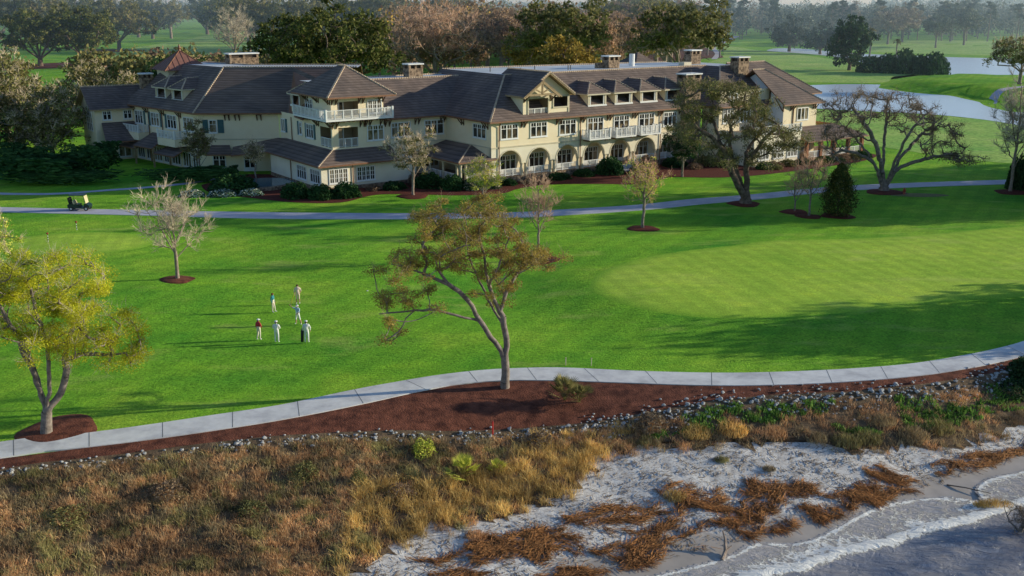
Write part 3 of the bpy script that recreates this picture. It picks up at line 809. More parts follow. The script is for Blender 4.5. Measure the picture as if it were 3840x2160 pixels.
# roofs of the front range ---------------------------------------------
T = 0.24
rf = MB()
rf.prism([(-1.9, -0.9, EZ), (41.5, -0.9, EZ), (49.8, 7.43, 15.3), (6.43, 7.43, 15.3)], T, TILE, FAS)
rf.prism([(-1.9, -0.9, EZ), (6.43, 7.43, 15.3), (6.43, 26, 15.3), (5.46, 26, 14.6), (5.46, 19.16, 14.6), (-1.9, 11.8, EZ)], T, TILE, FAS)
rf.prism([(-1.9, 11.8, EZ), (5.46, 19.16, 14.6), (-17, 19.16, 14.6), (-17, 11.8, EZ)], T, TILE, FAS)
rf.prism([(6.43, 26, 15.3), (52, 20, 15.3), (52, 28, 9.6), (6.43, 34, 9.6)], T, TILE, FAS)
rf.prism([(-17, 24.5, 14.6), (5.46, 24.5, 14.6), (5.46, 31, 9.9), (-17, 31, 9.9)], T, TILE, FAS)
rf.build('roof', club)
fl = MB()
fl.poly([(6.5, 7.5, 15.22), (50, 7.5, 15.22), (52, 19.9, 15.22), (6.5, 25.9, 15.22)], M['membrane'])
fl.poly([(-20, 19.2, 14.52), (5.6, 19.2, 14.52), (5.6, 24.5, 14.52), (-20, 24.5, 14.52)], M['membrane'])
fl.build('flat_roof', club, fix=False)
rc = MB()
for a, b in [((6.43, 7.43, 15.33), (49.8, 7.43, 15.33)), ((-1.9, -0.9, EZ + 0.05), (6.43, 7.43, 15.35)), ((6.43, 26, 15.33), (52, 20, 15.33)), ((-17, 19.16, 14.63), (5.46, 19.16, 14.63)), ((-17, 24.5, 14.63), (5.46, 24.5, 14.63))]:
    ridge_caps(rc, a, b)

# gable pavilion ---------------------------------------------------------
gl = Line((4.6, -0.004), (13.3, -0.004))
q = MB()
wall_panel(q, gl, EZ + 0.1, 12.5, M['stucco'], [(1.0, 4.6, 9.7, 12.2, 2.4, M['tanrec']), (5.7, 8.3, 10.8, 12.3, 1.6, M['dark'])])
q.poly([gl.p(0, 12.5), gl.p(8.7, 12.5), gl.p(8.7, 12.6), gl.p(4.2, 15.75), gl.p(0, 12.75)], M['stucco'])
for aa in (4.6, 13.3): q.poly([(aa, 0, 9.2), (aa, 5, 9.2), (aa, 5, 12.6), (aa, 0, 12.6)], M['stucco'])
wall_panel(q, gl, 9.0, EZ + 0.1, M['stucco'])
q.build('pavilion_wall', club)
q = MB(); railing(q, gl, 1.0, 4.6, 9.7, 10.75, -0.15, 1.2, False); q.build('loggia_railing', club)
q = MB()
for (u0, u1, z0, z1) in ((1.0, 4.6, 9.7, 12.2), (5.7, 8.3, 10.8, 12.3)):
    gl.box(q, u0 - 0.2, u0, z0, z1, 0.004, 0.10, M['trim']); gl.box(q, u1, u1 + 0.2, z0, z1, 0.004, 0.10, M['trim']); gl.box(q, u0 - 0.2, u1 + 0.2, z1, z1 + 0.2, 0.004, 0.11, M['trim'])
gl.box(q, 5.5, 8.5, 10.6, 10.797, 0.004, 0.14, M['trim']); gl.box(q, 8.45, 8.68, 9.3, 12.55, 0.004, 0.09, M['trim'])
q.build('opening_trim', club)
q = MB()
q.prism([(8.8, -1.0, 16.1), (8.8, 10.0, 16.1), (3.9, 10.0, 12.67), (3.9, -1.0, 12.67)], 0.25, TILE, M['palewood'])
q.prism([(8.8, -1.0, 16.1), (13.7, -1.0, 12.67), (13.7, 10.0, 12.67), (8.8, 10.0, 16.1)], 0.25, TILE, M['palewood'])
q.prism([(7.0, -1.75, 15.0), (7.0, -0.95, 15.0), (3.5, -0.95, 12.62), (3.5, -1.75, 12.62)], 0.2, TILE, M['palewood'])
q.prism([(7.0, -1.75, 15.0), (10.6, -1.75, 12.55), (10.6, -0.95, 12.55), (7.0, -0.95, 15.0)], 0.2, TILE, M['palewood'])
q.build('gable_roof', club)
q = MB()
for z_, w_ in ((-1.62, 0.24),):
    q.bar((3.9, z_, 12.6), (7.0, z_, 14.75), 0.26, 0.34, M['palewood']); q.bar((10.2, z_, 12.5), (7.0, z_, 14.75), 0.26, 0.34, M['palewood'])
    q.bar((4.4, z_ + 0.02, 12.9), (9.7, z_ + 0.02, 12.9), 0.22, 0.28, M['palewood']); q.bar((7.0, z_ + 0.03, 12.9), (7.0, z_ + 0.03, 14.6), 0.2, 0.24, M['palewood'])
    q.bar((7.0, z_ + 0.04, 13.1), (5.6, z_ + 0.04, 13.75), 0.16, 0.2, M['palewood']); q.bar((7.0, z_ + 0.04, 13.1), (8.4, z_ + 0.04, 13.75), 0.16, 0.2, M['palewood'])
for a in (4.75, 9.75):
    q.bar((a, -0.02, 12.75), (a, -1.6, 12.75), 0.16, 0.16, M['timber']); q.bar((a, -0.04, 11.8), (a, -1.3, 12.7), 0.14, 0.14, M['timber']); q.bar((a, -0.08, 11.7), (a, -0.08, 12.7), 0.14, 0.14, M['timber'])
q.bar((4.1, -1.02, 12.7), (8.8, -1.02, 15.98), 0.1, 0.34, M['palewood']); q.bar((13.5, -1.02, 12.7), (8.8, -1.02, 15.98), 0.1, 0.34, M['palewood'])
q.build('gable_truss', club)
q = MB(); ridge_caps(q, (8.8, -1.0, 16.13), (8.8, 10, 16.13)); ridge_caps(q, (8.8, -1.0, 16.13), (13.7, -1.0, 12.7)); ridge_caps(q, (8.8, -1.0, 16.13), (3.9, -1.0, 12.7))

# dormers ------------------------------------------------------------------
def dormer(parent, ln, uc, wd, z0, z1, back, tall=1.0, name='dormer'):
    """a hipped dormer: cheeks, face, dark window in a cream surround, small tiled roof"""
    a, b = uc - wd / 2, uc + wd / 2
    q = MB()
    hw = wd / 2 - 0.45
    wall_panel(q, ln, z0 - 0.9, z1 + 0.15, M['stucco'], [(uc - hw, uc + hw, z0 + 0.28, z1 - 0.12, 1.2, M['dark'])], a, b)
    for u in (a, b): q.poly([ln.p(u, z0 - 0.9, 0), ln.p(u, z0 - 0.9, -back), ln.p(u, z1 + 0.15, -back), ln.p(u, z1 + 0.15, 0)], M['stucco'])
    o = q.build(name, parent)
    q = MB()
    ln.box(q, a, a + 0.3, z0 - 0.1, z1 + 0.1, 0.003, 0.10, M['trim']); ln.box(q, b - 0.3, b, z0 - 0.1, z1 + 0.1, 0.003, 0.10, M['trim'])
    ln.box(q, uc - hw - 0.02, uc - hw + 0.12, z0 + 0.28, z1 - 0.12, -0.1, 0.07, M['white']); ln.box(q, uc + hw - 0.12, uc + hw + 0.02, z0 + 0.28, z1 - 0.12, -0.1, 0.07, M['white'])
    ln.box(q, a + 0.3, b - 0.3, z1 - 0.12, z1 + 0.1, 0.003, 0.09, M['white']); ln.box(q, a - 0.05, b + 0.05, z0 - 0.02, z0 + 0.25, 0.102, 0.2, M['white'])
    q.build('window_surround', o)
    h = wd / 2 + 0.5; e = z1 + 0.15; rise = h * S * tall
    q = MB()
    q.prism([ln.p(uc - h, e, 0.5), ln.p(uc + h, e, 0.5), ln.p(uc, e + rise, 0.5 - h)], 0.2, TILE, M['trim'])
    bk_ = back + rise / S
    q.prism([ln.p(uc - h, e, 0.5), ln.p(uc, e + rise, 0.5 - h), ln.p(uc, e + rise, -bk_), ln.p(uc - h, e, -back)], 0.2, TILE, M['trim'])
    q.prism([ln.p(uc + h, e, 0.5), ln.p(uc + h, e, -back), ln.p(uc, e + rise, -bk_), ln.p(uc, e + rise, 0.5 - h)], 0.2, TILE, M['trim'])
    r_ = q.build('roof', o)
    t = ln.p(uc, e + rise + 0.03, 0.5 - h)
    for u_ in (ln.p(uc - h, e + 0.04, 0.5), ln.p(uc + h, e + 0.04, 0.5), ln.p(uc, e + rise + 0.03, -bk_)): ridge_caps(None, u_, t, 0.12, parent=o)
    return o
dl = Line((0, 0.75), (45, 0.75))
for a in (19.4, 24.85, 30.25, 35.7): dormer(club, dl, a, 3.7, 10.35, 12.15, 2.6)

# chimneys and roof gear -------------------------------------------------
def chimney(a, b, z0, z1, wa, wb, name='chimney'):
    q = MB()
    q.box((a - wa, b - wb, z0), (a + wa, b + wb, z1 - 0.75), M['stone'])
    for sx in (-1, 0, 1):                                   # open lantern of piers under the cap
        for sy in (-1, 1):
            q.box((a + sx * (wa - 0.18) - 0.18, b + sy * (wb - 0.18) - 0.18, z1 - 0.75), (a + sx * (wa - 0.18) + 0.18, b + sy * (wb - 0.18) + 0.18, z1 - 0.17), M['stone'])
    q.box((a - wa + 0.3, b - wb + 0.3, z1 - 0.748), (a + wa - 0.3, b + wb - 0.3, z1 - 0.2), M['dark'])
    o = q.build(name, club)
    q = MB(); q.box((a - wa - 0.14, b - wb - 0.14, z1 - 0.168), (a + wa + 0.14, b + wb + 0.14, z1 + 0.03), M['white']); q.build('cap', o)
chimney(38.7, 0.2, 0, 14.7, 1.75, 1.1)
chimney(31.8, 12.2, 15.2, 17.3, 1.2, 0.9)
chimney(52.5, 13.5, 15.0, 17.7, 1.2, 0.9)
chimney(53.2, 2.6, 12, 16.9, 1.3, 1.0)
chimney(-1.4, 22.0, 14.4, 16.6, 1.3, 0.9)
vt = MB(); vt.tube([(38.7, 14.6, 15.2), (38.7, 14.6, 17.3)], 0.5, M['white'], 12); vt.build('roof_vent', club)
vt = MB(); vt.box((29.4, 12.6, 15.22), (30.6, 13.6, 16.1), M['stone']); vt.build('roof_hatch', club); vt = MB(); vt.box((46.8, 9.8, 15.22), (48.6, 11.2, 15.8), M['trim']); vt.build('roof_hatch', club)
for a, b in ((12, 11), (17, 14), (22.4, 12), (23.2, 12.4), (9.5, 16)): vt = MB(); vt.tube([(a, b, 15.2), (a, b, 16.0)], 0.09, M['joint'], 6); vt.build('vent_pipe', club)

# corner porch in the angle of E and D ---------------------------------------
q = MB()
q.prism([(-7.1, -0.5, 3.8), (-0.2, -0.5, 3.8), (-1.08, 5.5, 5.35)], 0.22, TILE, FAS)
q.prism([(-7.1, -0.5, 3.8), (-1.08, 5.5, 5.35), (-1.08, 12.68, 5.35), (-7.1, 12.68, 3.8)], 0.22, TILE, FAS)
q.build('porch_roof', club)
q = MB(); ridge_caps(q, (-7.1, -0.5, 3.84), (-1.08, 5.5, 5.4), 0.1)
q = MB(); q.box((-6.5, 0.1, -0.2), (-1.15, 12.6, 0.8), M['deck']); q.box((-6.56, 0.04, -0.25), (-1.16, 0.098, 0.83), M['stone']); q.box((-6.6, 0.1, -0.25), (-6.503, 12.6, 0.83), M['stone'])
q.box((-6.6, 0.02, 3.3), (-0.9, 0.3, 3.56), M['trim']); q.box((-6.6, 0.31, 3.3), (-6.3, 12.6, 3.56), M['trim'])
q.build('porch_floor', club)
for a, b in ((-6.35, 0.2), (-5.45, 0.2), (-2.1, 0.2), (-1.35, 0.2), (-6.35, 1.2), (-6.35, 5), (-6.35, 8.8), (-6.35, 12.2)):
    q = MB(); q.lathe([(0.24, 0), (0.24, 0.2), (0.19, 0.24), (0.17, 2.25), (0.23, 2.3), (0.23, 2.48)], M['trim'], (a, b, 0.81), 10); q.build('column', club)
q = MB(); pl_ = Line((-6.35, 0.2), (-1.2, 0.2)); railing(q, pl_, 1.1, 4.0, 0.82, 1.9, 0, 1.2, False); pl2 = Line((-6.35, 12), (-6.35, 0.3)); railing(q, pl2, 0.3, 10.6, 0.82, 1.9, 0, 1.4, False); q.build('porch_railing', club)
window(lineE, 10.6, 1.9, 3.1, 2.4, 2, 'plain'); window(lineE, 5.0, 0.95, 3.2, 2.6, 3, 'door', name='french_door'); window(lineD, 10.2, 1.0, 3.3, 2.6, 3, 'door', name='french_door')

# tower ----------------------------------------------------------------------
tf = Line((-21.3, 10.9), (-12.9, 10.9)); tl = Line((-21.3, 30.1), (-21.3, 10.9)); tr = Line((-12.9, 10.9), (-12.9, 19.4)); tb = Line((-12.9, 19.5), (-21.3, 19.5))
def tlu(b): return 30.1 - b
q = MB()
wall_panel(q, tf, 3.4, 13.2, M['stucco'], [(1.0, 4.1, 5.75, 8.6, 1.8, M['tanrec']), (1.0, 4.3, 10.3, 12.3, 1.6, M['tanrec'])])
wall_panel(q, tl, 3.4, 13.2, M['stucco'], [(tlu(14.9), tlu(11.3), 5.75, 8.6, 1.8, M['tanrec'])], tlu(19.5), 19.2)
wall_panel(q, tl, 3.0, EZ + 0.2, M['stucco'], [], 0, tlu(19.5))
wall_panel(q, tr, 3.4, 13.2, M['stucco']); wall_panel(q, tb, 9, 13.2, M['stucco'])
q.build('tower_wall', club)
window(tf, 6.95, 6.4, 8.7, 2.8, 3, 'transom'); window(tf, 6.95, 10.35, 12.4, 2.4, 3, 'grid')
window(tf, 1.9, 5.8, 8.4, 1.5, 2, 'grid', off=-1.78, name='french_door'); window(tf, 1.9, 10.3, 12.25, 1.6, 2, 'plain', off=-1.58, name='french_door')
window(tl, tlu(18.4), 10.35, 12.35, 2.6, 3, 'cross'); window(tl, tlu(18.5), 6.4, 8.6, 2.6, 3, 'cross'); window(tl, tlu(21.9), 6.6, 8.6, 1.1, 1, 'cross')
window(tl, tlu(28.6), 6.4, 8.5, 1.6, 2, 'plain')
sh_ = MB()
tl.box(sh_, tlu(20.3), tlu(19.85), 6.4, 8.6, 0.003, 0.07, M['shutter']); tl.box(sh_, tlu(17.15), tlu(16.6), 6.4, 8.6, 0.003, 0.07, M['shutter']); tl.box(sh_, tlu(23.1), tlu(22.5), 6.5, 8.6, 0.003, 0.07, M['shutter']); tl.box(sh_, tlu(27.75), tlu(27.1), 6.4, 8.5, 0.003, 0.07, M['shutter'])
sh_.build('shutter', club)
q = MB(); railing(q, tf, 1.0, 4.1, 5.75, 7.05, -0.1, 1.05, False); railing(q, tl, tlu(14.9), tlu(11.3), 5.75, 7.05, -0.1, 1.2, False); q.build('loggia_railing', club)
# wrap-round balcony
q = MB(); q.box((-22.9, 9.3, 9.72), (-12.1, 10.89, 10.0), M['white']); q.box((-22.9, 10.892, 9.72), (-21.31, 20.8, 10.0), M['white'])
for a in np.arange(-22.2, -12.3, 0.75): q.box((a, 9.5, 9.5), (a + 0.14, 10.88, 9.717), M['timber'])
for b in np.arange(11.4, 20.6, 0.8): q.box((-22.7, b, 9.5), (-21.32, b + 0.14, 9.717), M['timber'])
wb = q.build('balcony', club)
q = MB(); f1 = Line((-22.8, 9.4), (-12.2, 9.4)); railing(q, f1, 0, 10.6, 10.003, 11.3, 0, 1.33); f2 = Line((-22.8, 20.7), (-22.8, 9.52)); railing(q, f2, 0, 11.05, 10.003, 11.3, 0, 1.3)
f3 = Line((-12.2, 9.5), (-12.2, 10.9)); railing(q, f3, 0.1, 1.3, 10.003, 11.3, 0, 0.7, False); q.build('railing', wb)
q = MB(); brackets(q, tf, [0.35, 4.8, 5.7, 8.1], 9.6, 1.0); brackets(q, tf, [0.4, 4.7, 8.0], 13.0, 1.1); brackets(q, tl, [tlu(11), tlu(15.6)], 9.6, 1.0); brackets(q, tl, [tlu(11.5), tlu(15.3), tlu(19)], 13.0, 1.1)
q = MB(); ap = (-17.1, 14.5, 17.15); ap2 = (-17.1, 16.6, 17.15)
q.prism([(-22.6, 9.2, 13.1), (-11.6, 9.2, 13.1), ap], 0.24, TILE, FAS)
q.prism([(-22.6, 21.9, 13.1), (-22.6, 9.2, 13.1), ap, ap2], 0.24, TILE, FAS)
q.prism([(-11.6, 9.2, 13.1), (-11.6, 21.9, 13.1), ap2, ap], 0.24, TILE, FAS)
q.prism([(-11.6, 21.9, 13.1), (-22.6, 21.9, 13.1), ap2], 0.24, TILE, FAS)
q.build('tower_roof', club)
q = MB(); ridge_caps(q, (-22.6, 9.2, 13.14), (ap[0], ap[1], ap[2] + .03)); ridge_caps(q, (-11.6, 9.2, 13.14), (ap[0], ap[1], ap[2] + .03)); ridge_caps(q, (ap[0], ap[1], ap[2] + .03), (ap2[0], ap2[1], ap2[2] + .03))

# sunroom wing below the tower
sf = Line((-24.4, 8.5), (-9.0, 8.5)); sl_ = Line((-24.4, 27), (-24.4, 8.5)); sr = Line((-9.0, 8.5), (-9.0, 12.7))
def slu(b): return 27 - b
q = MB(); wall_panel(q, sf, -0.2, 3.75, M['stucco_low']); wall_panel(q, sl_, -0.2, 3.75, M['stucco_low']); wall_panel(q, sr, -0.2, 3.75, M['stucco_low'])
q.poly([(-12.6, 8.5, 3.75), (-9.0, 8.5, 3.75), (-9.0, 12.7, 3.75), (-12.6, 12.7, 3.75)], M['membrane'])
q.build('sunroom_wall', club)
q = MB(); q.box((-24.52, 8.38, -0.3), (-8.9, 8.497, 0.55), M['stone']); q.box((-24.52, 8.5, -0.3), (-24.403, 27, 0.55), M['stone']); q.build('stone_base', club)
for u in (2.65, 7.0): window(sf, u, 1.05, 3.2, 3.0, 4, 'grid')
for b in (10.5, 15.2): window(sl_, slu(b), 1.0, 3.1, 3.4, 4, 'cross')
q = MB(); q.tube([sf.p(4.9, 0.1, 0.12), sf.p(4.9, 3.5, 0.12)], 0.07, M['copper'], 6); q.tube([sl_.p(slu(19), 0.1, 0.12), sl_.p(slu(19), 3.5, 0.12)], 0.07, M['copper'], 6); q.tube([tl.p(tlu(25.2), 5.2, 0.12), tl.p(tlu(25.2), 9, 0.12)], 0.07, M['copper'], 6); q.build('downpipe', club)
q = MB()
q.prism([(-25.2, 7.6, 3.8), (-12.0, 7.6, 3.8), (-12.0, 10.88, 5.5), (-21.32, 10.88, 5.5)], 0.22, TILE, FAS)
q.prism([(-25.2, 27.5, 3.8), (-25.2, 7.6, 3.8), (-21.32, 10.88, 5.5), (-21.32, 27.5, 5.5)], 0.22, TILE, FAS)
q.poly([(-12.0, 7.62, 3.6), (-12.0, 12.6, 3.6), (-12.0, 12.6, 5.3), (-12.0, 10.86, 5.3)], M['stucco_low'])
q.build('sunroom_roof', club)
q = MB(); ridge_caps(q, (-25.2, 7.6, 3.84), (-21.32, 10.88, 5.55), 0.1)

# left range ------------------------------------------------------------------
Q0, Q1, Q2 = loc(-66.0, 178.4), loc(-49.6, 162.8), loc(-36.9, 163.4)
l01 = Line(Q0, Q1); l12 = Line(Q1, Q2)
q = MB(); wall_panel(q, l12, -0.2, EZ + 0.1, M['stucco']); wall_panel(q, l01, -0.2, EZ + 0.1, M['stucco'])
l12.box(q, 0.2, 12.5, 5.0, 5.2, 0.003, 0.08, M['trim'])
q.build('left_wall', club)
window(l12, 2.3, 6.1, 8.2, 1.3, 1, 'cross'); window(l12, 2.9, 0.1, 2.6, 2.1, 2, 'door', name='french_door'); window(l12, 7.7, 0.1, 2.6, 1.9, 2, 'door', name='french_door')
q = MB(); l12.box(q, 3.05, 4.0, 6.1, 8.2, 0.003, 0.07, M['shutter']); l12.box(q, 0.7, 1.55, 6.1, 8.2, 0.003, 0.07, M['shutter']); q.build('shutter', club)
off0 = l01.L - 21.3
for u0, u1 in ((0.6, 3.4), (6.1, 9.0), (11.6, 14.6), (16.8, 20.0)): window(l01, off0 + (u0 + u1) / 2, 6.1, 8.4, u1 - u0, 3, 'cross')
for u0, u1 in ((0.6, 3.0), (3.6, 5.4), (6.2, 9.0), (9.6, 11.2), (12.2, 15.0), (15.8, 18.4), (18.9, 20.6)): window(l01, off0 + (u0 + u1) / 2, 0.3, 2.7, u1 - u0, 3 if u1 - u0 > 2 else 2, 'plain')
for u in (5.4, 10.0, 15.6): q = MB(); q.tube([l01.p(off0 + u, 3.4, 0.12), l01.p(off0 + u, 8.8, 0.12)], 0.075, M['copper'], 6); q.build('downpipe', club)
for u in (3.9, 5.6, 9.5, 11.1): q = MB(); l01.box(q, off0 + u - 0.28, off0 + u + 0.28, 6.1, 8.4, 0.003, 0.07, M['shutter']); q.build('shutter', club)
q = MB(); brackets(q, l12, [4.6, 6.2, 9.6], EZ - 0.15); brackets(q, l01, [off0 + 0.2, off0 + 5.0, off0 + 10.3, off0 + 15.8], EZ - 0.15)
# roof: eave points, then the flat top
SL = 0.825; rn = 8.0; ez = EZ
def insets(d, r):          # inset along a line's inward normal
    return d.n * -r
def corner(l_a, l_b, r):   # offset corner of two consecutive wall lines, r inside (negative = outside)
    n1, n2 = -l_a.n, -l_b.n
    A = np.array([n1, n2]); rhs = np.array([n1 @ l_a.B + r, n2 @ l_b.A + r])
    return np.linalg.solve(A, rhs)
e1 = corner(l01, l12, -0.9); t1 = corner(l01, l12, rn - 0.9)
e0 = Q0 + l01.n * 0.9 - l01.d * 1.0; t0 = Q0 - l01.n * (rn - 0.9) + l01.d * 3.0
e2 = l12.B + l12.n * 0.9 + l12.d * 1.5; t2 = l12.B - l12.n * (rn - 0.9) + l12.d * 12
zt = ez + SL * rn
q = MB()
P3 = lambda p, z: (float(p[0]), float(p[1]), z)
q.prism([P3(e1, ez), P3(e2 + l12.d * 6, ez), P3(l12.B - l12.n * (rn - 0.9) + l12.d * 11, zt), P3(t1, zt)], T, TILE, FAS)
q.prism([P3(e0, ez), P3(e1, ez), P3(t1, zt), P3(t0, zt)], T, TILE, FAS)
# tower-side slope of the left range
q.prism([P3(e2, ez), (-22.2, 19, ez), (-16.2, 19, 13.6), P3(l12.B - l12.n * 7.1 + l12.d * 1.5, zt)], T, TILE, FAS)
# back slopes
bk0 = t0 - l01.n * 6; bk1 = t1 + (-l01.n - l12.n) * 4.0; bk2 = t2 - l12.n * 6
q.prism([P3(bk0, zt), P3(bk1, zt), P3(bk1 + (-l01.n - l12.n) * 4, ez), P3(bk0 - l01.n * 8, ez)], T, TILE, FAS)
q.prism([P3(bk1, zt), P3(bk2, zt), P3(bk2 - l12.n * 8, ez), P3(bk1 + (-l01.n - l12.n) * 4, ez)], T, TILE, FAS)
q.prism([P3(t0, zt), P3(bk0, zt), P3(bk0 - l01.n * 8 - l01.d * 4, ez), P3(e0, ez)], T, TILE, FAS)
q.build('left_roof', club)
q = MB(); q.poly([P3(t0, zt - 0.08), P3(t1, zt - 0.08), P3(t2, zt - 0.08), P3(bk2, zt - 0.08), P3(bk1, zt - 0.08), P3(bk0, zt - 0.08)], M['membrane'])
q.build('flat_roof', club)
q = MB(); ridge_caps(q, P3(t1, zt + .03), P3(t2, zt + .03)); ridge_caps(q, P3(e1, ez + .04), P3(t1, zt + .04)); ridge_caps(q, P3(bk1, zt + .03), P3(bk2, zt + .03)); ridge_caps(q, P3(bk0, zt + .03), P3(bk1, zt + .03))
# dormers of the left range
dA = Line(Q0 - l01.n * 1.1, Q1 - l01.n * 1.1)
for u in (8.3, 13.7): dormer(club, dA, off0 + u, 3.6, 10.6, 12.4, 2.6)
dB = Line((-22.2, 25.5), (-22.2, 19)); dormer(club, Line((-20.6, 28.5), (-20.6, 20.5)), 3.7, 3.6, 10.6, 12.4, 2.6)
# chimneys of the left range and the copper cupola
def chim_w(x, y, z0, z1, wa, wb):
    a, b = loc(x, y); chimney(a, b, z0, z1, wa, wb)
chim_w(-46.9, 182.0, 13, 17.6, 2.6, 1.1)
chim_w(-63.2, 180.0, 10, 14.3, 1.0, 0.8)
cu = loc(-57.5, 181.5); q = MB(); q.box((cu[0] - 3.2, cu[1] - 3.2, 11), (cu[0] + 3.2, cu[1] + 3.2, 14.9), M['trim'])
co_ = q.build('cupola', club)
q = MB(); h = 4.0; pts = [(cu[0] + sx * h, cu[1] + sy * h, 14.9) for sx, sy in ((-1, -1), (1, -1), (1, 1), (-1, 1))]; apx = (cu[0], cu[1], 18.1)
for i in range(4):
    a_, b_ = pts[i], pts[(i + 1) % 4]
    q.poly([a_, b_, apx], M['metalroof'])
    for k in range(1, 8):
        f = k / 8; base_ = Vector(a_).lerp(Vector(b_), f); e_ = base_.lerp(Vector(apx), 1 - abs(2 * f - 1) if False else min(1, 2 * min(f, 1 - f) + 0.0))
        q.bar(base_, base_ + (Vector(apx) - (Vector(a_) + Vector(b_)) / 2) * (2 * min(f, 1 - f)), 0.09, 0.14, M['metalroof'])
    q.bar(a_, apx, 0.16, 0.16, M['copper'])
q.lathe([(0.28, 0), (0.2, 0.25), (0.3, 0.5), (0.05, 1.1)], M['copper'], (cu[0], cu[1], 18.0), 8)
q.build('copper_roof', co_)
# balconies on the left range
for (uc, wd, zf, out) in ((2.2, 6.2, 4.95, 2.1), (14.9, 5.6, 4.9, 2.3)):
    q = MB(); u0, u1 = off0 + uc - wd / 2, off0 + uc + wd / 2
    l01.box(q, u0, u1, zf - 1.2, zf, 0.004, out, M['stucco'])
    bo = q.build('balcony', club)
    q = MB(); fl_ = Line(l01.p(u0, 0, out - 0.1)[:2], l01.p(u1, 0, out - 0.1)[:2]); railing(q, fl_, 0.1, wd - 0.1, zf + 0.004, zf + 1.25, 0, 1.0)
    sd = Line(l01.p(u1 - 0.1, 0, out - 0.25)[:2], l01.p(u1 - 0.1, 0, 0.1)[:2]); railing(q, sd, 0, out - 0.4, zf + 0.004, zf + 1.25, 0, 0.9, False)
    q.build('railing', bo)
# low skirt roofs over the ground floor of the left range
q = MB()
def skirt(ln, u0, u1, z0, z1, out, slope_ends=True):
    q = MB()
    q.prism([ln.p(u0, z0, out), ln.p(u1, z0, out), ln.p(u1 - 0.6, z1, 0.01), ln.p(u0 + 0.6, z1, 0.01)], 0.2, TILE, FAS); q.build('skirt_roof', club)
skirt(l01, off0 + 5.6, off0 + 12.0, 3.1, 5.0, 3.4); skirt(l01, off0 - 0.5, off0 + 5.5, 2.5, 3.7, 3.0); skirt(l01, off0 + 12.0, off0 + 18.6, 2.4, 3.65, 3.2)
skirt(l12, 1.2, 5.3, 2.9, 4.2, 1.6); skirt(Line((-42.6, 57.8), (-35.2, 57.8)), 0.3, 7.3, 3.6, 6.4, 4.2)
q.prism([l12.p(5.2, 2.8, 2.0), (-25.2, 26.2, 3.8), (-21.32, 27.5, 5.5), l12.p(12.3, 5.3, 0.02), l12.p(5.2, 3.9, 0.02)], 0.2, TILE, FAS)
q.build('skirt_roof', club)
for u in (5.7, 11.9):
    for o in (0.3, 3.1): q = MB(); q.bar(l01.p(off0 + u, 0, o), l01.p(off0 + u, 3.2, o), 0.25, 0.25, M['palewood']); q.build('porch_post', club)
# gabled end with the arched window
gw = Line((-42.7, 66.5), (-42.7, 57.8)); q = MB()
wall_panel(q, gw, -0.2, 9.0, M['stucco']); q.poly([gw.p(0, 9.0), gw.p(8.7, 9.0), gw.p(4.9, 11.7), gw.p(4.0, 11.7)], M['stucco'])
sd = Line((-42.7, 57.8), (-35.0, 57.8)); wall_panel(q, sd, -0.2, 9.0, M['stucco']); q.build('gable_wall', club)
q = MB(); q.prism([(-43.6, 62.0, 12.2), (-43.6, 57.0, 8.7), (-33, 57.0, 8.7), (-33, 62.0, 12.2)], T, TILE, M['palewood']); q.prism([(-43.6, 62.0, 12.2), (-33, 62.0, 12.2), (-33, 67.2, 8.7), (-43.6, 67.2, 8.7)], T, TILE, M['palewood']); q.build('gable_roof', club)
q = MB(); ridge_caps(q, (-43.6, 62.0, 12.25), (-33, 62.0, 12.25))
q = MB(); W = M['white']; uc = gw.L - 3.6; hw = 1.9
n = 14
for k in range(n):
    t0_, t1_ = math.pi * k / n, math.pi * (k + 1) / n
    pp = [(uc - r * math.cos(t), 7.2 + r * math.sin(t)) for (t, r) in ((t0_, hw - 0.25), (t1_, hw - 0.25), (t1_, hw), (t0_, hw))]
    q.hexa([gw.p(u, z, 0.004) for u, z in pp] + [gw.p(u, z, 0.12) for u, z in pp], W)
for u in (-hw, -0.62, 0.5, hw - 0.22): gw.box(q, uc + u, uc + u + 0.2, 4.9, 7.2 + (0 if abs(u) > 1 else 1.5), 0.004, 0.11, W)
for z in (4.8, 6.1, 7.15): gw.box(q, uc - hw, uc + hw, z, z + 0.16, 0.005, 0.105, W)
aw = q.build('arched_window', club)
q = MB(); q.poly([gw.p(uc - hw * math.cos(t), 7.2 + hw * math.sin(t) * 0.97, 0.02) for t in np.linspace(0, math.pi, 15)] + [gw.p(uc + hw, 4.9, 0.02), gw.p(uc - hw, 4.9, 0.02)], M['glass']); q.build('pane', aw, fix=False)

window(sd, 2.0, 6.8, 8.4, 1.5, 2, 'cross'); window(sd, 5.4, 6.8, 8.4, 1.5, 2, 'cross')
for u in (1.6, 4.4): window(sd, u, 0.4, 2.8, 2.2, 2, 'plain')
# right range (mostly behind the big oak) ---------------------------------------
q = MB()
wl = Line((42.5, 0.5), (42.5, -3.4)); wf = Line((42.5, -3.4), (55.2, -3.4)); wf2 = Line((43.2, -10.8), (54.6, -10.8)); wl2 = Line((43.2, -3.41), (43.2, -10.8)); wr2 = Line((54.6, -10.8), (54.6, -3.41))
wall_panel(q, wl, 0, EZ + 0.1, M['stucco']); wall_panel(q, wf, 0, 11.8, M['stucco']); wall_panel(q, wf2, -0.2, 5.4, M['stucco_low']); wall_panel(q, wl2, -0.2, 5.4, M['stucco_low']); wall_panel(q, wr2, -0.2, 5.4, M['stucco_low'])
q.poly([(43.2, -10.8, 5.0), (54.6, -10.8, 5.0), (54.6, -3.41, 5.0), (43.2, -3.41, 5.0)], M['deck'])
wf2.box(q, -0.1, 11.5, 5.2, 5.42, 0.004, 0.12, M['white'])
q.build('right_wall', club)
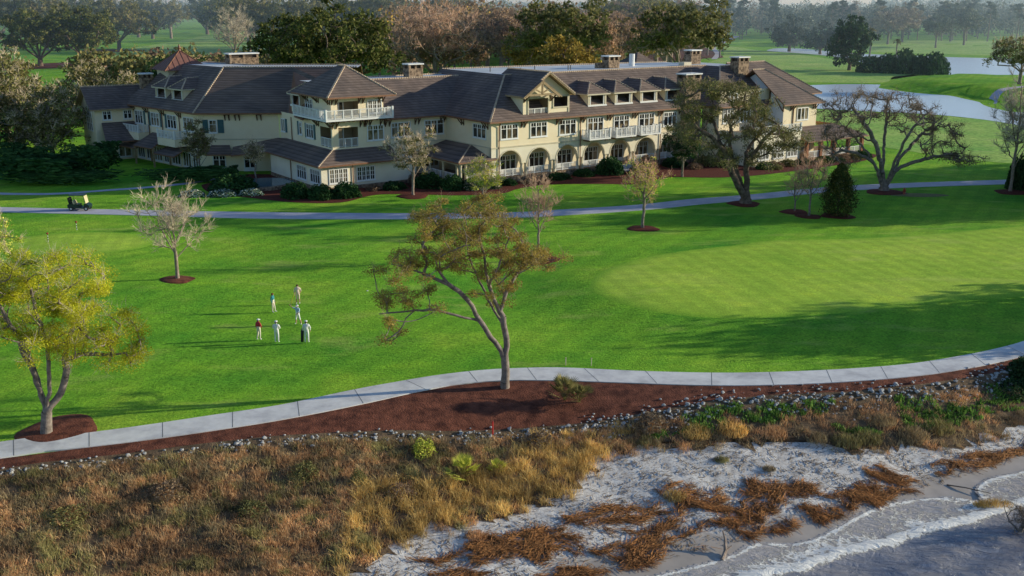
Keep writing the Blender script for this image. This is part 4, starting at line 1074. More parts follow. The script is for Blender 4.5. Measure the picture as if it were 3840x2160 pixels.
for u in (2.2, 6.2, 10.2): window(wf, u, 6.4, 8.8, 2.6, 3, 'transom')
for u in (2.4, 6.0, 9.4): window(wf2, u, 1.0, 3.6, 2.6, 3, 'grid')
window(wf, 3.2, 10.1, 11.4, 2.0, 2, 'plain'); window(wf, 8.4, 10.1, 11.4, 2.0, 2, 'plain')
q = MB(); railing(q, wf2, 0, 11.4, 5.42, 6.5, -0.1, 1.4); q.build('terrace_railing', club)
q = MB()
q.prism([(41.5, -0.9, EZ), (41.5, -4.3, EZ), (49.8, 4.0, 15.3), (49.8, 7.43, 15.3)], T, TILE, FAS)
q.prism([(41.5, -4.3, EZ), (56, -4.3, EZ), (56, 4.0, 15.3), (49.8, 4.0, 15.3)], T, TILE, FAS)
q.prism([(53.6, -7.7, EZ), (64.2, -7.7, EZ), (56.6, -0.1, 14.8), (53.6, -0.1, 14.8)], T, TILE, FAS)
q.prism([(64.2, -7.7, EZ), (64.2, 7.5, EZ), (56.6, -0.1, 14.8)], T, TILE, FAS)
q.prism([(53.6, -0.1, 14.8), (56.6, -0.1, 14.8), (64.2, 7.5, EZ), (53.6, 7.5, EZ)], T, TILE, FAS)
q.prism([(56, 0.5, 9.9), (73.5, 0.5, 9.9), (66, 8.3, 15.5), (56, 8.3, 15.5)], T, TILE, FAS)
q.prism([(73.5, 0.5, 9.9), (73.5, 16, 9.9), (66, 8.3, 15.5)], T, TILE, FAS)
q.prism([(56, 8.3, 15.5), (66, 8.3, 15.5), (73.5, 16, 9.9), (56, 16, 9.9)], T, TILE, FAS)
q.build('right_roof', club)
q = MB(); ridge_caps(q, (41.5, -4.3, EZ + .04), (49.8, 4.0, 15.34)); ridge_caps(q, (53.6, -0.1, 14.84), (56.6, -0.1, 14.84)); ridge_caps(q, (64.2, -7.7, EZ + .04), (56.6, -0.1, 14.84)); ridge_caps(q, (56, 8.3, 15.54), (66, 8.3, 15.54)); ridge_caps(q, (73.5, .5, 9.94), (66, 8.3, 15.54)); ridge_caps(q, (49.8, 4.03, 15.34), (56, 4.03, 15.34))
q = MB(); q.poly([(49.6, 4.1, 15.2), (57, 4.1, 15.2), (57, 18, 15.2), (49.6, 18, 15.2)], M['membrane']); q.build('flat_roof', club, fix=False)
rw = Line((55.0, -6.7), (63.3, -6.7)); rl_ = Line((54.6, 4), (54.6, -6.7)); rr = Line((63.3, -6.7), (63.3, 6))
q = MB(); wall_panel(q, rw, -0.2, EZ + 0.1, M['stucco']); wall_panel(q, rr, -0.2, EZ + 0.1, M['stucco'])
q.poly([(54.6, -6.7, 4.0), (54.6, -6.7, 9.55), (54.6, -0.3, 14.2), (54.6, 4, 12), (54.6, 4, 4)], M['white'])
q.poly([(54.6, -6.7, 4.0), (55.0, -6.7, 4.0), (55.0, -6.7, 9.4), (54.6, -6.7, 9.4)], M['stucco'])
r3 = Line((63.4, 1.4), (72.5, 1.4)); wall_panel(q, r3, -0.2, 9.9, M['stucco']); r4 = Line((72.5, 1.4), (72.5, 15)); wall_panel(q, r4, -0.2, 9.9, M['stucco'])
q.build('right_end_wall', club)
window(rw, 4.6, 6.3, 8.5, 3.0, 3, 'plain')
brackets(None, rw, [1.7, 7.6], EZ - 0.15); q = MB(); q.tube([rw.p(2.1, 4.2, .1), rw.p(2.1, 8.4, .1)], 0.09, M['copper'], 6)
q.bar((54.0, -7.3, 9.3), (54.0, -3.9, 11.8), 0.14, 0.3, M['palewood']); q.bar((54.3, -6.9, 8.0), (54.3, -6.9, 9.4), 0.16, 0.16, M['timber']); q.bar((54.5, -3.6, 9.8), (54.5, -3.6, 12.0), 0.2, 0.2, M['timber']); q.bar((54.2, -6.8, 8.2), (54.2, -5, 10.3), .14, .14, M['timber'])
q.build('gable_beam', club)
# verandah with brick-red posts at the right end
q = MB()
q.prism([(55.2, -12.0, 3.4), (71.5, -12.0, 3.4), (68.5, -6.68, 5.2), (55.2, -6.68, 5.2)], 0.2, TILE, FAS)
q.prism([(71.5, -12.0, 3.4), (71.5, -2, 3.4), (68.5, -2, 5.2), (68.5, -6.68, 5.2)], 0.2, TILE, FAS)
q.build('verandah_roof', club)
q = MB(); q.box((55.3, -11.6, -0.2), (71.0, -6.72, 0.5), M['stone']); q.box((63.32, -6.7, -0.2), (71.0, -2, 0.49), M['stone']); q.build('verandah_floor', club)
brick = mat_var('brick_post', (0.22, 0.09, 0.05), (0.40, 0.19, 0.11), 4, 0.9)
for a in (55.8, 59.4, 63.0, 66.8, 70.6):
    q = MB(); q.box((a - 0.28, -11.5, 0.5), (a + 0.28, -10.95, 3.2), brick); q.build('verandah_post', club)
q = MB(); q.box((70.3, -5.4, 0.49), (70.86, -4.85, 3.2), brick); q.build('verandah_post', club)
q = MB(); vf = Line((55.8, -11.25), (70.6, -11.25)); railing(q, vf, 0.3, 14.5, 0.5, 1.6, 0, 1.8, False); q.build('verandah_railing', club)
for u in (2.0, 6.0): window(rw, u, 0.9, 3.2, 2.6, 3, 'grid')
# curved stone patio wall with a blue pool basin at the left corner
q = MB(); pcx, pcy = loc(-37.5, 149.5)
for k in range(18):
    t0_, t1_ = R(165 + 10 * k) , R(165 + 10 * (k + 1))
    for r0, r1, z0, z1, mt in ((4.6, 5.2, -0.2, 0.55, M['stone']),):
        P = [(pcx + r * math.cos(t) * 1.25, pcy + r * math.sin(t)) for (t, r) in ((t0_, r0), (t1_, r0), (t1_, r1), (t0_, r1))]
        q.hexa([(x, y, z0) for x, y in P] + [(x, y, z1) for x, y in P], mt)
pw = q.build('patio_wall', club)
poolm = mat_var('pool_tile', (0.02, 0.12, 0.20), (0.03, 0.17, 0.26), 0.4, 0.15, spec=0.6)
q = MB(); q.poly([(pcx + 4.58 * 1.25 * math.cos(t), pcy + 4.58 * math.sin(t), 0.36) for t in [k * math.pi / 14 for k in range(28)]], poolm); q.build('pool_water', pw, fix=False)
# hipped service roof seen beyond the flat roof
far_h = empty('outbuilding', (28.5, 238, 0), TH, 'hipped brown tiled roof of the outbuilding beyond the clubhouse roof', 'outbuilding')
q = MB(); q.box((-7, -7, 0), (7, 7, 9.4), M['stucco']); q.build('wall', far_h)
q = MB(); pts = [(sx * 8.5, sy * 8.5, 9.2) for sx, sy in ((-1, -1), (1, -1), (1, 1), (-1, 1))]
for i in range(4): q.prism([pts[i], pts[(i + 1) % 4], (0, 0, 15.2)], 0.2, TILE, FAS)
q.build('roof', far_h)
# ------------------------------------------------------------------ trees
def cones(S_, E_, r0, r1, n):
    """frusta from S to E (arrays); returns verts, quads"""
    S_ = np.asarray(S_, float); E_ = np.asarray(E_, float); k = len(S_)
    d = E_ - S_; L = np.linalg.norm(d, axis=1, keepdims=True) + 1e-9; d = d / L
    a = np.where(np.abs(d[:, 2:3]) < 0.9, np.array([[0, 0, 1.0]]), np.array([[1.0, 0, 0]]))
    u = np.cross(d, a); u /= np.linalg.norm(u, axis=1, keepdims=True); v = np.cross(d, u)
    t = np.arange(n) * 2 * np.pi / n
    ring = u[:, None, :] * np.cos(t)[None, :, None] + v[:, None, :] * np.sin(t)[None, :, None]
    A = S_[:, None] + ring * np.asarray(r0)[:, None, None]; B = E_[:, None] + ring * np.asarray(r1)[:, None, None]
    V = np.concatenate([A, B], 1).reshape(-1, 3)
    i = np.arange(n); j = (i + 1) % n
    q = np.stack([i, j, n + j, n + i], -1)[None] + (np.arange(k) * 2 * n)[:, None, None]
    return V, q.reshape(-1, 4)

def merge(parts):
    V, F, o = [], [], 0
    for v, f in parts:
        V.append(v); F.append(f + o); o += len(v)
    return np.concatenate(V), np.concatenate(F)

def leaf_quads(P, size, rng, flat=0.0, aspect=0.55):
    """small leaf faces (or leaf sprays) with random attitude at points P"""
    k = len(P)
    n = rng.normal(size=(k, 3)); n[:, 2] = np.abs(n[:, 2]) + flat; n /= np.linalg.norm(n, axis=1, keepdims=True)
    a = rng.normal(size=(k, 3)); u = np.cross(n, a); u /= np.linalg.norm(u, axis=1, keepdims=True); v = np.cross(n, u)
    s = size * rng.uniform(0.6, 1.35, (k, 1))
    V = np.stack([P - u * s, P - v * s * aspect, P + u * s, P + v * s * aspect], 1).reshape(-1, 3)
    return V, np.arange(k * 4).reshape(-1, 4)

def unit(rng, k):
    v = rng.normal(size=(k, 3)); return v / np.linalg.norm(v, axis=1, keepdims=True)

def skeleton(limbs, attract, rng, step=0.7, curl=0.12, up=0.25):
    """limbs: polylines; attract: crown points. Each crown point is joined to the nearest limb by a bent branch."""
    pos = []; par = []
    for k, l in enumerate(limbs):
        l = np.asarray(l, float)
        if k == 0: prev = -1
        else:
            prev = int(np.argmin(np.linalg.norm(np.array(pos) - l[0], axis=1)))
            l = np.vstack([pos[prev], l[1:]])
        for a, b in zip(l[:-1], l[1:]):
            m = max(1, int(np.linalg.norm(b - a) / step))
            for i in range(0 if (prev == -1) else 1, m + 1):
                if prev == -1 and i == 0: pos.append(a); par.append(-1); prev = 0; continue
                p = a + (b - a) * i / m + (rng.normal(size=3) * curl * 0.35 if i < m else 0)
                pos.append(p); par.append(prev); prev = len(pos) - 1
    A = np.asarray(attract, float)
    trunk = np.array(pos)
    dist = np.array([np.min(np.linalg.norm(trunk - a, axis=1)) for a in A]) if len(A) else np.zeros(0)
    tips = []
    zmin = trunk[:, 2].min()
    for i in np.argsort(dist):
        a = A[i]; Pn = np.array(pos)
        dv = a - Pn; dd = np.linalg.norm(dv, axis=1)
        cost = dd + 0.9 * np.maximum(0, Pn[:, 2] - a[2] + 0.2 * dd) + 3.0 * (Pn[:, 2] < zmin + 0.22 * (trunk[:, 2].max() - zmin))
        j = int(np.argmin(cost)); b = Pn[j]
        m = max(1, int(dd[j] / step)); prev = j
        side = np.cross(a - b, rng.normal(size=3)); side /= (np.linalg.norm(side) + 1e-9)
        bul = curl * dd[j]
        for q in range(1, m + 1):
            t = q / m
            p = b + (a - b) * t + side * bul * math.sin(math.pi * t) + np.array([0, 0, -up * bul * math.sin(math.pi * t)]) + (rng.normal(size=3) * curl * 0.3 if q < m else 0)
            pos.append(p); par.append(prev); prev = len(pos) - 1
        tips.append(prev)
    return np.array(pos), np.array(par), tips

def wood_mesh(pos, par, rbase, rtip, expo=0.5, flare=1.5):
    n = len(pos); cnt = np.zeros(n)
    kids = np.zeros(n, int)
    for i in range(n):
        if par[i] >= 0: kids[par[i]] += 1
    cnt[kids == 0] = 1
    for i in range(n - 1, 0, -1):
        if par[i] >= 0: cnt[par[i]] += cnt[i]
    r = np.maximum(rtip, rbase * (cnt / cnt[0]) ** expo)
    z = pos[:, 2] - pos[0, 2]
    r = r * (1 + (flare - 1) * np.exp(-np.maximum(z, 0) / (rbase * 2.2)) * (cnt > cnt[0] * 0.3))
    i = np.arange(1, n); p = par[1:]
    r0 = np.minimum(r[p], r[i] * 1.3); r1 = r[i]
    E_ = pos[i] + (pos[i] - pos[p]) * 0.06
    parts = []
    for lo, hi, sides in ((0.10, 99, 9), (0.035, 0.10, 6), (0, 0.035, 4)):
        m = (r1 >= lo) & (r1 < hi)
        if m.any(): parts.append(cones(pos[p][m], E_[m], r0[m], r1[m], sides))
    return merge(parts), r

def twig_cones(base, rng, m, L, r, spread=1.0, up=0.3, fork=2, dirs=None):
    """m twigs from each base point, each forking; returns cones and points along them"""
    k = len(base)
    B = np.repeat(base, m, 0); D = unit(rng, k * m)
    if dirs is not None: D = D * spread + np.repeat(dirs, m, 0)
    D[:, 2] += up; D /= np.linalg.norm(D, axis=1, keepdims=True)
    ln = L * rng.uniform(0.5, 1.2, (k * m, 1))
    mid = B + D * ln * 0.5; D2 = D + unit(rng, k * m) * 0.35; D2 /= np.linalg.norm(D2, axis=1, keepdims=True)
    end = mid + D2 * ln * 0.5
    parts = [cones(B, mid, np.full(k * m, r), np.full(k * m, r * 0.75), 3), cones(mid, end, np.full(k * m, r * 0.75), np.full(k * m, r * 0.3), 3)]
    pts = [mid, end, (mid + end) / 2]
    for f in range(fork):
        s = B + (mid - B) * rng.uniform(0.4, 1, (k * m, 1)) if f % 2 else mid + (end - mid) * rng.uniform(0, 0.6, (k * m, 1))
        D3 = D + unit(rng, k * m) * 0.9; D3[:, 2] += up * 0.5; D3 /= np.linalg.norm(D3, axis=1, keepdims=True)
        e = s + D3 * ln * 0.45
        parts.append(cones(s, e, np.full(k * m, r * 0.6), np.full(k * m, r * 0.25), 3)); pts.append(e); pts.append((s + e) / 2)
    V, F = merge(parts)
    return V, F, np.concatenate(pts)

def crown_pts(rng, n, c, rad, shell=0.55, low=-0.45, gap=0.0):
    """crown points in an uneven ellipsoid, thinner inside, cut below"""
    out = []; c = np.array(c, float); rad = np.array(rad, float); t = 0
    ph = rng.uniform(0, 6.28, 6)
    while len(out) < n and t < n * 60:
        t += 1
        d = unit(rng, 1)[0]
        az = math.atan2(d[1], d[0])
        lump = 1 + 0.13 * math.sin(2 * az + ph[0]) + 0.10 * math.sin(3 * az + ph[1] + 3 * d[2]) + 0.08 * math.sin(5 * az + ph[2] + 5 * d[2])
        s = (shell + (1 - shell) * rng.random()) if rng.random() < 0.75 else rng.random() ** 0.5 * shell
        if d[2] * s < low: continue
        p = c + d * s * rad * lump
        if gap and out and np.min(np.linalg.norm(np.array(out) - p, axis=1)) < gap: continue
        out.append(p)
    return np.array(out)

def tree_meshes(limbs, attract, seed, rbase, bark, leafmat=None, nleaf=0, lsize=0.2, lrad=0.9, twigs=6, tlen=1.0, tr=0.02, twigmat=None, rtip=0.03, curl=0.12,
                step=0.7, fork=2, up=0.3, lflat=0.05, patch=None, expo=0.5, lsquash=0.6, flare=1.5, mats2=None):
    rng = np.random.default_rng(seed)
    pos, par, tips = skeleton(limbs, attract, rng, step, curl)
    (V, F), r = wood_mesh(pos, par, rbase, rtip, expo, flare)
    T_ = pos[tips]
    dirs = T_ - pos[par[tips]]; dirs /= (np.linalg.norm(dirs, axis=1, keepdims=True) + 1e-9)
    parts_c = []; lp = None
    trunk_parts = [(V, F)]
    tw = None
    if twigs:
        tV, tF, tp = twig_cones(T_, rng, twigs, tlen, tr, 1.0, up, fork, dirs)
        tw = (tV, tF)
    cm = []; 
    leaf = None
    if leafmat and nleaf:
        per = rng.integers(0, len(T_), nleaf) if patch is None else rng.choice(len(T_), nleaf, p=patch / patch.sum())
        off = unit(rng, nleaf) * (rng.random((nleaf, 1)) ** 0.5) * lrad * rng.uniform(0.6, 1.2, (len(T_), 1))[per]
        off[:, 2] *= lsquash
        leaf = leaf_quads(T_[per] + off, lsize, rng, lflat)
    wood = (V, F)
    wm = np_mesh('trunk', *wood, mats=[bark], smooth=True)
    if leaf is not None and tw is not None:
        cv, cf = merge([leaf, tw]); mi = np.concatenate([np.zeros(len(leaf[1]), int), np.ones(len(tw[1]), int)])
        cmh = np_mesh('crown', cv, cf, mats=[leafmat, twigmat or bark], midx=mi)
    elif leaf is not None: cmh = np_mesh('crown', *leaf, mats=[leafmat])
    elif tw is not None: cmh = np_mesh('crown', *tw, mats=[twigmat or bark])
    else: cmh = None
    return wm, cmh

def place_tree(name, meshes, x, y, label, cat='tree', group=None, rz=0.0, s=1.0, z=None, sz=None):
    zz = (Hs(x, y) if z is None else z) - 0.05
    e = empty(name, (x, y, zz), rz, label, cat, group)
    e.scale = (s, s, sz or s)
    link_mesh('trunk', meshes[0], e)
    if meshes[1] is not None: link_mesh('crown', meshes[1], e)
    return e

def flat3(l, rng, amp, seed_y=0.0):
    """limb drawn as (x, z) given depth by a smooth random drift"""
    y = seed_y; out = []; dy = rng.normal() * amp
    for i, (x, z) in enumerate(l):
        if i: y += dy * math.hypot(l[i][0] - l[i - 1][0], l[i][1] - l[i - 1][1])
        out.append((x, y, z))
    return out

# --- the tall leaning tree at the path (rust and olive leaves, open crown)
rg = np.random.default_rng(3)
L3 = [[(0, 0, 0), (0.05, 0, 1.0), (0.0, 0, 2.0), (0.1, 0.05, 3.7), (-0.1, 0.1, 5.2), (-0.8, 0.2, 6.5), (-1.2, 0.3, 7.9), (-1.4, 0.2, 9.6), (-1.7, 0.0, 11.0)],
      [(0, 0, 2.0), (-0.25, -0.1, 2.8), (-0.65, -0.3, 3.5), (-1.7, -0.7, 5.2), (-2.2, -0.9, 6.3), (-2.8, -1.1, 7.1), (-3.8, -1.4, 8.0), (-4.4, -1.6, 9.0), (-4.7, -1.6, 10.2)],
      [(-0.25, 0.0, 4.4), (-0.8, 0.6, 5.6), (-1.6, 1.3, 7.1), (-2.0, 1.7, 7.9), (-2.6, 2.3, 9.2)],
      [(-1.9, -0.8, 5.4), (-3.2, -1.3, 5.75), (-4.6, -1.7, 6.3), (-6.0, -2.0, 6.35), (-8.3, -2.4, 6.2)],
      [(-6.0, -2.0, 6.3), (-6.6, -2.1, 5.8), (-7.1, -2.2, 4.9), (-7.9, -2.4, 4.4)],
      [(-3.8, -1.4, 8.0), (-5.0, -1.0, 8.4), (-6.4, -0.6, 8.8), (-7.6, -0.4, 9.1)],
      [(-0.3, 0.15, 5.8), (0.1, 0.5, 6.9), (0.8, 0.9, 8.1), (1.6, 1.2, 8.8), (3.0, 1.4, 9.1)],
      [(-1.0, 0.25, 7.2), (-0.6, -0.6, 8.6), (0.0, -1.2, 10.0), (0.3, -1.6, 11.2)]]
C3 = [(-7.8, 9.2), (-6.9, 10.0), (-5.9, 10.2), (-5.3, 12.4), (-4.7, 12.3), (-4.1, 11.4), (-3.1, 12.0), (-2.3, 11.4), (-0.8, 12.0), (0.4, 11.4), (-2.8, 10.0), (-2.0, 9.6), (-1.2, 9.2), (0.4, 10.0), (2.0, 9.4), (0.2, 7.9), (-1.8, 7.9), (-5.8, 6.9), (-5.0, 7.1), (-8.6, 6.7), (-7.8, 6.5), (3.2, 9.4), (-0.2, 6.3), (-4.2, 10.0), (-3.3, 10.8), (-1.4, 10.8), (-0.4, 10.4), (0.0, 11.6), (1.2, 9.4), (-3.8, 9.2), (-1.4, 12.2), (-2.1, 12.1), (-7.9, 4.3), (-6.5, 9.8), (1.0, 9.0), (-5.0, 9.4), (-0.8, 7.6), (-6.8, 6.8), (2.6, 9.0), (-1.6, 13.1), (-2.6, 12.9), (-0.9, 13.3), (-4.6, 13.0), (0.9, 10.6), (-3.6, 11.5), (-5.6, 11.4), (-1.9, 11.2), (-0.9, 9.6), (0.6, 9.2), (1.6, 10.0), (-4.9, 11.0), (-6.2, 9.1), (-2.6, 8.7), (-3.3, 9.4), (1.7, 8.9), (-7.0, 9.3)]
A3 = []
for (x, z) in C3:
    for k in range(3): A3.append((x + rg.normal() * 0.45, rg.normal() * 1.7 + (-1.3 if x < -3.5 else 0), z + rg.normal() * 0.3))
m3 = tree_meshes(L3, A3, 5, 0.28, M['barkgrey'], M['leaf_rust'], 52000, 0.056, 0.78, 7, 0.9, 0.010, M['twigdark'], 0.016, 0.11, step=0.45, lsquash=0.55, flare=1.25)
place_tree('leaning_tree', m3, -0.49, 67.44, 'tall forked tree with sparse rust and olive leaves leaning over the pale path', z=Hs(-0.49, 67.44))

# --- yellow-green tree at the near path, left
rg = np.random.default_rng(11)
L2 = [[(0, 0, 0), (0.1, 0, 0.8), (0.2, 0, 1.5), (-0.1, 0.2, 2.6), (-0.4, 0.5, 3.9), (-1.0, 0.9, 5.5), (-1.8, 1.2, 6.5), (-2.5, 1.4, 7.3)],
      [(0.15, 0, 1.4), (0.7, -0.3, 2.9), (0.9, -0.5, 4.5), (1.1, -0.6, 6.1), (0.8, -0.8, 7.9), (0.6, -0.8, 9.3)],
      [(0.2, 0, 1.5), (1.1, 0.3, 2.7), (1.5, 0.6, 4.1), (1.5, 0.8, 5.3), (2.2, 1.1, 7.3), (2.6, 1.2, 8.7)],
      [(1.5, 0.6, 4.5), (2.6, 0.4, 5.2), (3.7, 0.1, 5.3), (4.7, 0, 5.3), (5.5, 0, 5.4)],
      [(-0.15, 0.2, 2.7), (-0.1, -0.5, 4.5), (-0.3, -1.1, 6.7), (-0.7, -1.5, 8.1), (-1.1, -1.7, 9.3)]]
C2 = [(-1.3, 10.6), (-0.8, 10.8), (0.1, 11.0), (1.1, 11.3), (2.0, 11.2), (3.1, 10.9), (3.8, 10.4), (4.1, 9.6), (3.8, 8.7), (2.8, 10.0), (1.8, 10.2), (0.7, 10.1), (-0.4, 10.1), (-1.4, 9.8), (-2.2, 9.6), (-2.2, 9.0), (-1.0, 8.7), (0.2, 8.7), (1.3, 8.7), (2.4, 8.7), (3.1, 8.3), (4.2, 8.1), (1.9, 7.7), (0.9, 6.9), (1.6, 6.3), (2.3, 6.5), (0.0, 7.5), (-1.2, 7.3), (5.0, 6.5), (5.5, 5.5), (4.5, 5.7), (5.2, 4.7), (2.6, 5.3), (3.3, 6.5), (4.3, 6.7), (-2.2, 7.7), (-2.4, 6.5), (4.9, 7.1), (2.6, 7.3), (-3.4, 8.6), (-3.2, 7.2), (-3.8, 9.6), (-2.8, 10.2)]
A2 = []
for (x, z) in C2:
    for k in range(3): A2.append((x + rg.normal() * 0.4, rg.normal() * 1.8, z + rg.normal() * 0.3))
pw_ = np.array([1.6 if (a[2] > 8 and a[0] > 0) else 0.8 for a in A2])
m2 = tree_meshes(L2, A2, 6, 0.31, M['barkgrey'], M['leaf_yellow'], 70000, 0.052, 1.0, 8, 0.95, 0.010, M['twig'], 0.016, 0.14, step=0.45, patch=pw_, flare=1.25)
place_tree('spring_tree', m2, -29.14, 59.28, 'many stemmed tree with bright yellow new leaves at the near path')

# --- the big live oak in front of the right range (T6) and the bare spreading oak (T9)
rg = np.random.default_rng(21)
L6 = [[(0.2, 0, 0), (0.2, 0, 1.4), (0.25, 0.1, 3.3), (-0.1, 0.4, 5.6), (0.2, 0.8, 7.6)],
      [(0.1, 0, 1.0), (-0.6, -0.2, 2.0), (-1.4, -0.5, 3.3), (-2.2, -0.8, 4.9), (-3.2, -1.2, 7.2), (-5.1, -1.6, 9.2), (-7.2, -1.9, 10.5), (-8.5, -2.0, 12.3)],
      [(0.1, 0.05, 1.6), (-0.6, 0.6, 3.3), (-1.4, 1.3, 5.1), (-1.9, 2.2, 7.7), (-1.8, 2.9, 10.2), (-2.4, 3.4, 12.3)],
      [(0.1, 0.3, 4.6), (1.0, -0.5, 7.2), (1.9, -1.2, 9.0), (3.1, -1.8, 10.2)],
      [(-3.2, -1.2, 7.2), (-4.0, 0.8, 9.6), (-4.8, 2.2, 11.8)], [(0.0, 0.6, 6.6), (1.6, 2.6, 8.6), (3.0, 4.0, 10)]]
C6 = [(-8.7, 14.6), (-7.4, 15.3), (-6.2, 15.6), (-4.9, 15.8), (-3.7, 15.8), (-2.4, 15.5), (-1.1, 15.2), (0.2, 14.8), (1.2, 14.2), (-8.9, 13.4), (-7.8, 12.3), (-8.5, 11.3), (-6.8, 13.3), (-5.3, 14.3), (-3.8, 14.5), (-2.5, 14.0), (-1.0, 13.8), (0.3, 13.3), (1.7, 12.3), (2.7, 11.5), (3.8, 10.2), (5.0, 9.0), (4.3, 8.0), (3.0, 7.7), (1.4, 9.0), (-0.2, 9.7), (-1.7, 9.2), (-3.2, 8.7), (-4.5, 7.7), (-4.6, 6.3), (-3.4, 6.5), (-1.8, 6.0), (0.0, 6.0), (1.5, 6.6), (3.1, 6.0), (-6.4, 9.7), (-7.4, 9.2), (-5.9, 11.5), (-4.5, 12.3), (-1.4, 12.0), (0.7, 11.0), (2.1, 10.0), (5.8, 8.2), (5.2, 9.5), (-2.8, 10.8), (-9.2, 10.2), (-8.6, 9.0)]
A6 = []
for (x, z) in C6:
    for k in range(4): A6.append((x + rg.normal() * 0.6, rg.normal() * 3.0, z + rg.normal() * 0.4))
pw_ = np.array([1.5 if a[0] < -4 else 0.8 for a in A6])
m6 = tree_meshes(L6, A6, 7, 0.62, M['bark'], M['leaf_olive'], 34000, 0.105, 1.2, 6, 1.2, 0.018, M['twigdark'], 0.03, 0.2, step=0.6, patch=pw_, flare=1.45)
place_tree('live_oak', m6, 31.12, 135.3, 'gnarled live oak with thick forked trunk and olive leaves before the right range')
rg = np.random.default_rng(22)
L9 = [[(0.1, 0, 0), (0.0, 0, 0.6), (-0.1, 0, 1.3), (-0.2, 0.6, 3.8), (-0.1, 1.4, 7.1), (0.1, 2.0, 10.0), (0.3, 2.4, 12.4)],
      [(0.0, 0, 0.5), (-0.6, -0.2, 1.4), (-1.2, -0.5, 3.1), (-2.9, -1.0, 4.8), (-5.0, -1.5, 5.8), (-7.0, -1.9, 6.2)],
      [(-0.1, 0, 1.2), (-0.8, -0.4, 3.8), (-2.1, -0.9, 7.1), (-3.8, -1.4, 9.5), (-5.4, -1.8, 11.2)],
      [(0.0, 0, 0.9), (0.4, -0.3, 1.8), (0.7, -0.9, 3.8), (1.4, -1.8, 7.1), (2.6, -2.6, 9.8), (3.9, -3.2, 11.5)],
      [(0.1, 0, 0.7), (0.7, 0.2, 1.6), (1.3, 0.3, 2.8), (3.2, 0.5, 3.8), (5.6, 0.6, 4.6), (8.1, 0.6, 5.1), (10.1, 0.6, 5.2)],
      [(1.3, 0.3, 2.9), (2.8, 1.2, 5.3), (4.9, 2.2, 7.1), (6.7, 3.0, 8.6)],
      [(-1.2, -0.5, 3.1), (-2.4, 1.4, 5.6), (-4.4, 3.0, 8.0), (-5.8, 4.0, 9.4)]]
C9 = [(-8.7, 11.6), (-7.5, 12.3), (-6.4, 12.9), (-4.7, 13.2), (-3.1, 12.8), (-1.7, 13.0), (-0.2, 13.2), (1.2, 13.2), (2.8, 12.5), (4.4, 11.7), (5.6, 11.2), (7.0, 10.3), (8.3, 9.3), (8.7, 8.1), (7.8, 7.1), (9.5, 5.6), (10.6, 4.8), (-8.3, 10.3), (-6.9, 11.0), (-5.3, 10.3), (-3.9, 11.0), (-2.4, 10.5), (-1.0, 10.8), (0.6, 10.5), (2.0, 10.8), (3.6, 10.0), (5.1, 9.5), (6.4, 8.8), (-8.5, 6.3), (-7.4, 5.3), (-5.8, 4.8), (-6.6, 7.3), (-7.6, 7.6), (-5.5, 8.8), (-4.2, 8.1), (4.5, 7.8), (5.9, 6.6), (2.5, 8.6), (8.3, 5.4), (10.2, 5.6), (9.9, 4.6), (-9.0, 9.0)]
A9 = []
for (x, z) in C9:
    for k in range(5): A9.append((x + rg.normal() * 0.6, rg.normal() * 2.6, z + rg.normal() * 0.45))
m9 = tree_meshes(L9, A9, 8, 0.60, M['barkgrey'], M['leaf_brown'], 15000, 0.09, 1.1, 9, 1.2, 0.020, M['twigdark'], 0.03, 0.24, step=0.55, lflat=0.0, flare=1.3, expo=0.5)
place_tree('spreading_oak', m9, 53.14, 144.86, 'bare spreading oak with dark crooked limbs beside the cart road')

# --- young bare and leafing trees
def young(seed, h, wd, bark, twm, leaf=None, nleaf=0, r=0.13, fork_h=0.25, ntip=70, lsize=0.09, upright=0.6, twigs=7, tl=1.0, shape=0.55, tr=0.016, lrad=0.7):
    rg = np.random.default_rng(seed)
    lim = [[(0, 0, 0), (0.03, 0.02, h * fork_h), (rg.normal() * 0.1, rg.normal() * 0.1, h * 0.55), (rg.normal() * 0.2, rg.normal() * 0.2, h * 0.9)]]
    for k in range(5):
        az = k * 2.4 + rg.random(); z0 = h * (fork_h + 0.05 * k)
        d = wd * 0.5 * (1 - 0.08 * k)
        lim.append([(0.03, 0.02, z0), (d * 0.45 * math.cos(az), d * 0.45 * math.sin(az), z0 + h * 0.16), (d * 0.8 * math.cos(az), d * 0.8 * math.sin(az), z0 + h * 0.36)])
    at = crown_pts(rg, ntip, (0, 0, h * (fork_h + (1 - fork_h) * shape)), (wd / 2, wd / 2, h * (1 - fork_h) * 0.5), 0.5, -0.8, 0.25)
    return tree_meshes(lim, at, seed + 100, r, bark, leaf, nleaf, lsize, lrad, twigs, tl, tr, twm, 0.018, 0.12, step=0.5, up=upright, flare=1.3)
place_tree('bare_tree', young(31, 8.6, 7.2, M['barklight'], M['twig'], r=0.17, ntip=110, twigs=8, tl=1.2, tr=0.02), -32.2, 95.2, 'bare pale young tree on the lawn, alone in a dark mulch ring')
place_tree('bare_tree', young(32, 8.7, 3.8, M['barklight'], M['twigpink'], r=0.12, ntip=85, upright=1.0, fork_h=0.3), 2.71, 104.6, 'slim bare tree with upright pale twigs behind the leaning tree')
place_tree('young_tree', young(33, 8.6, 6.0, M['barkgrey'], M['twigpink'], M['leaf_lime'], 1500, r=0.17, fork_h=0.3, ntip=90, lsize=0.10), 15.63, 119.76, 'young tree with pinkish twigs and first yellow leaves in a red mulch ring')
place_tree('bare_tree', young(34, 7.8, 4.4, M['barkgrey'], M['twigpink'], M['leaf_brown'], 900, r=0.13, ntip=80, upright=0.9), 37.44, 126.86, 'pinkish bare young tree close beside the dark cedar')
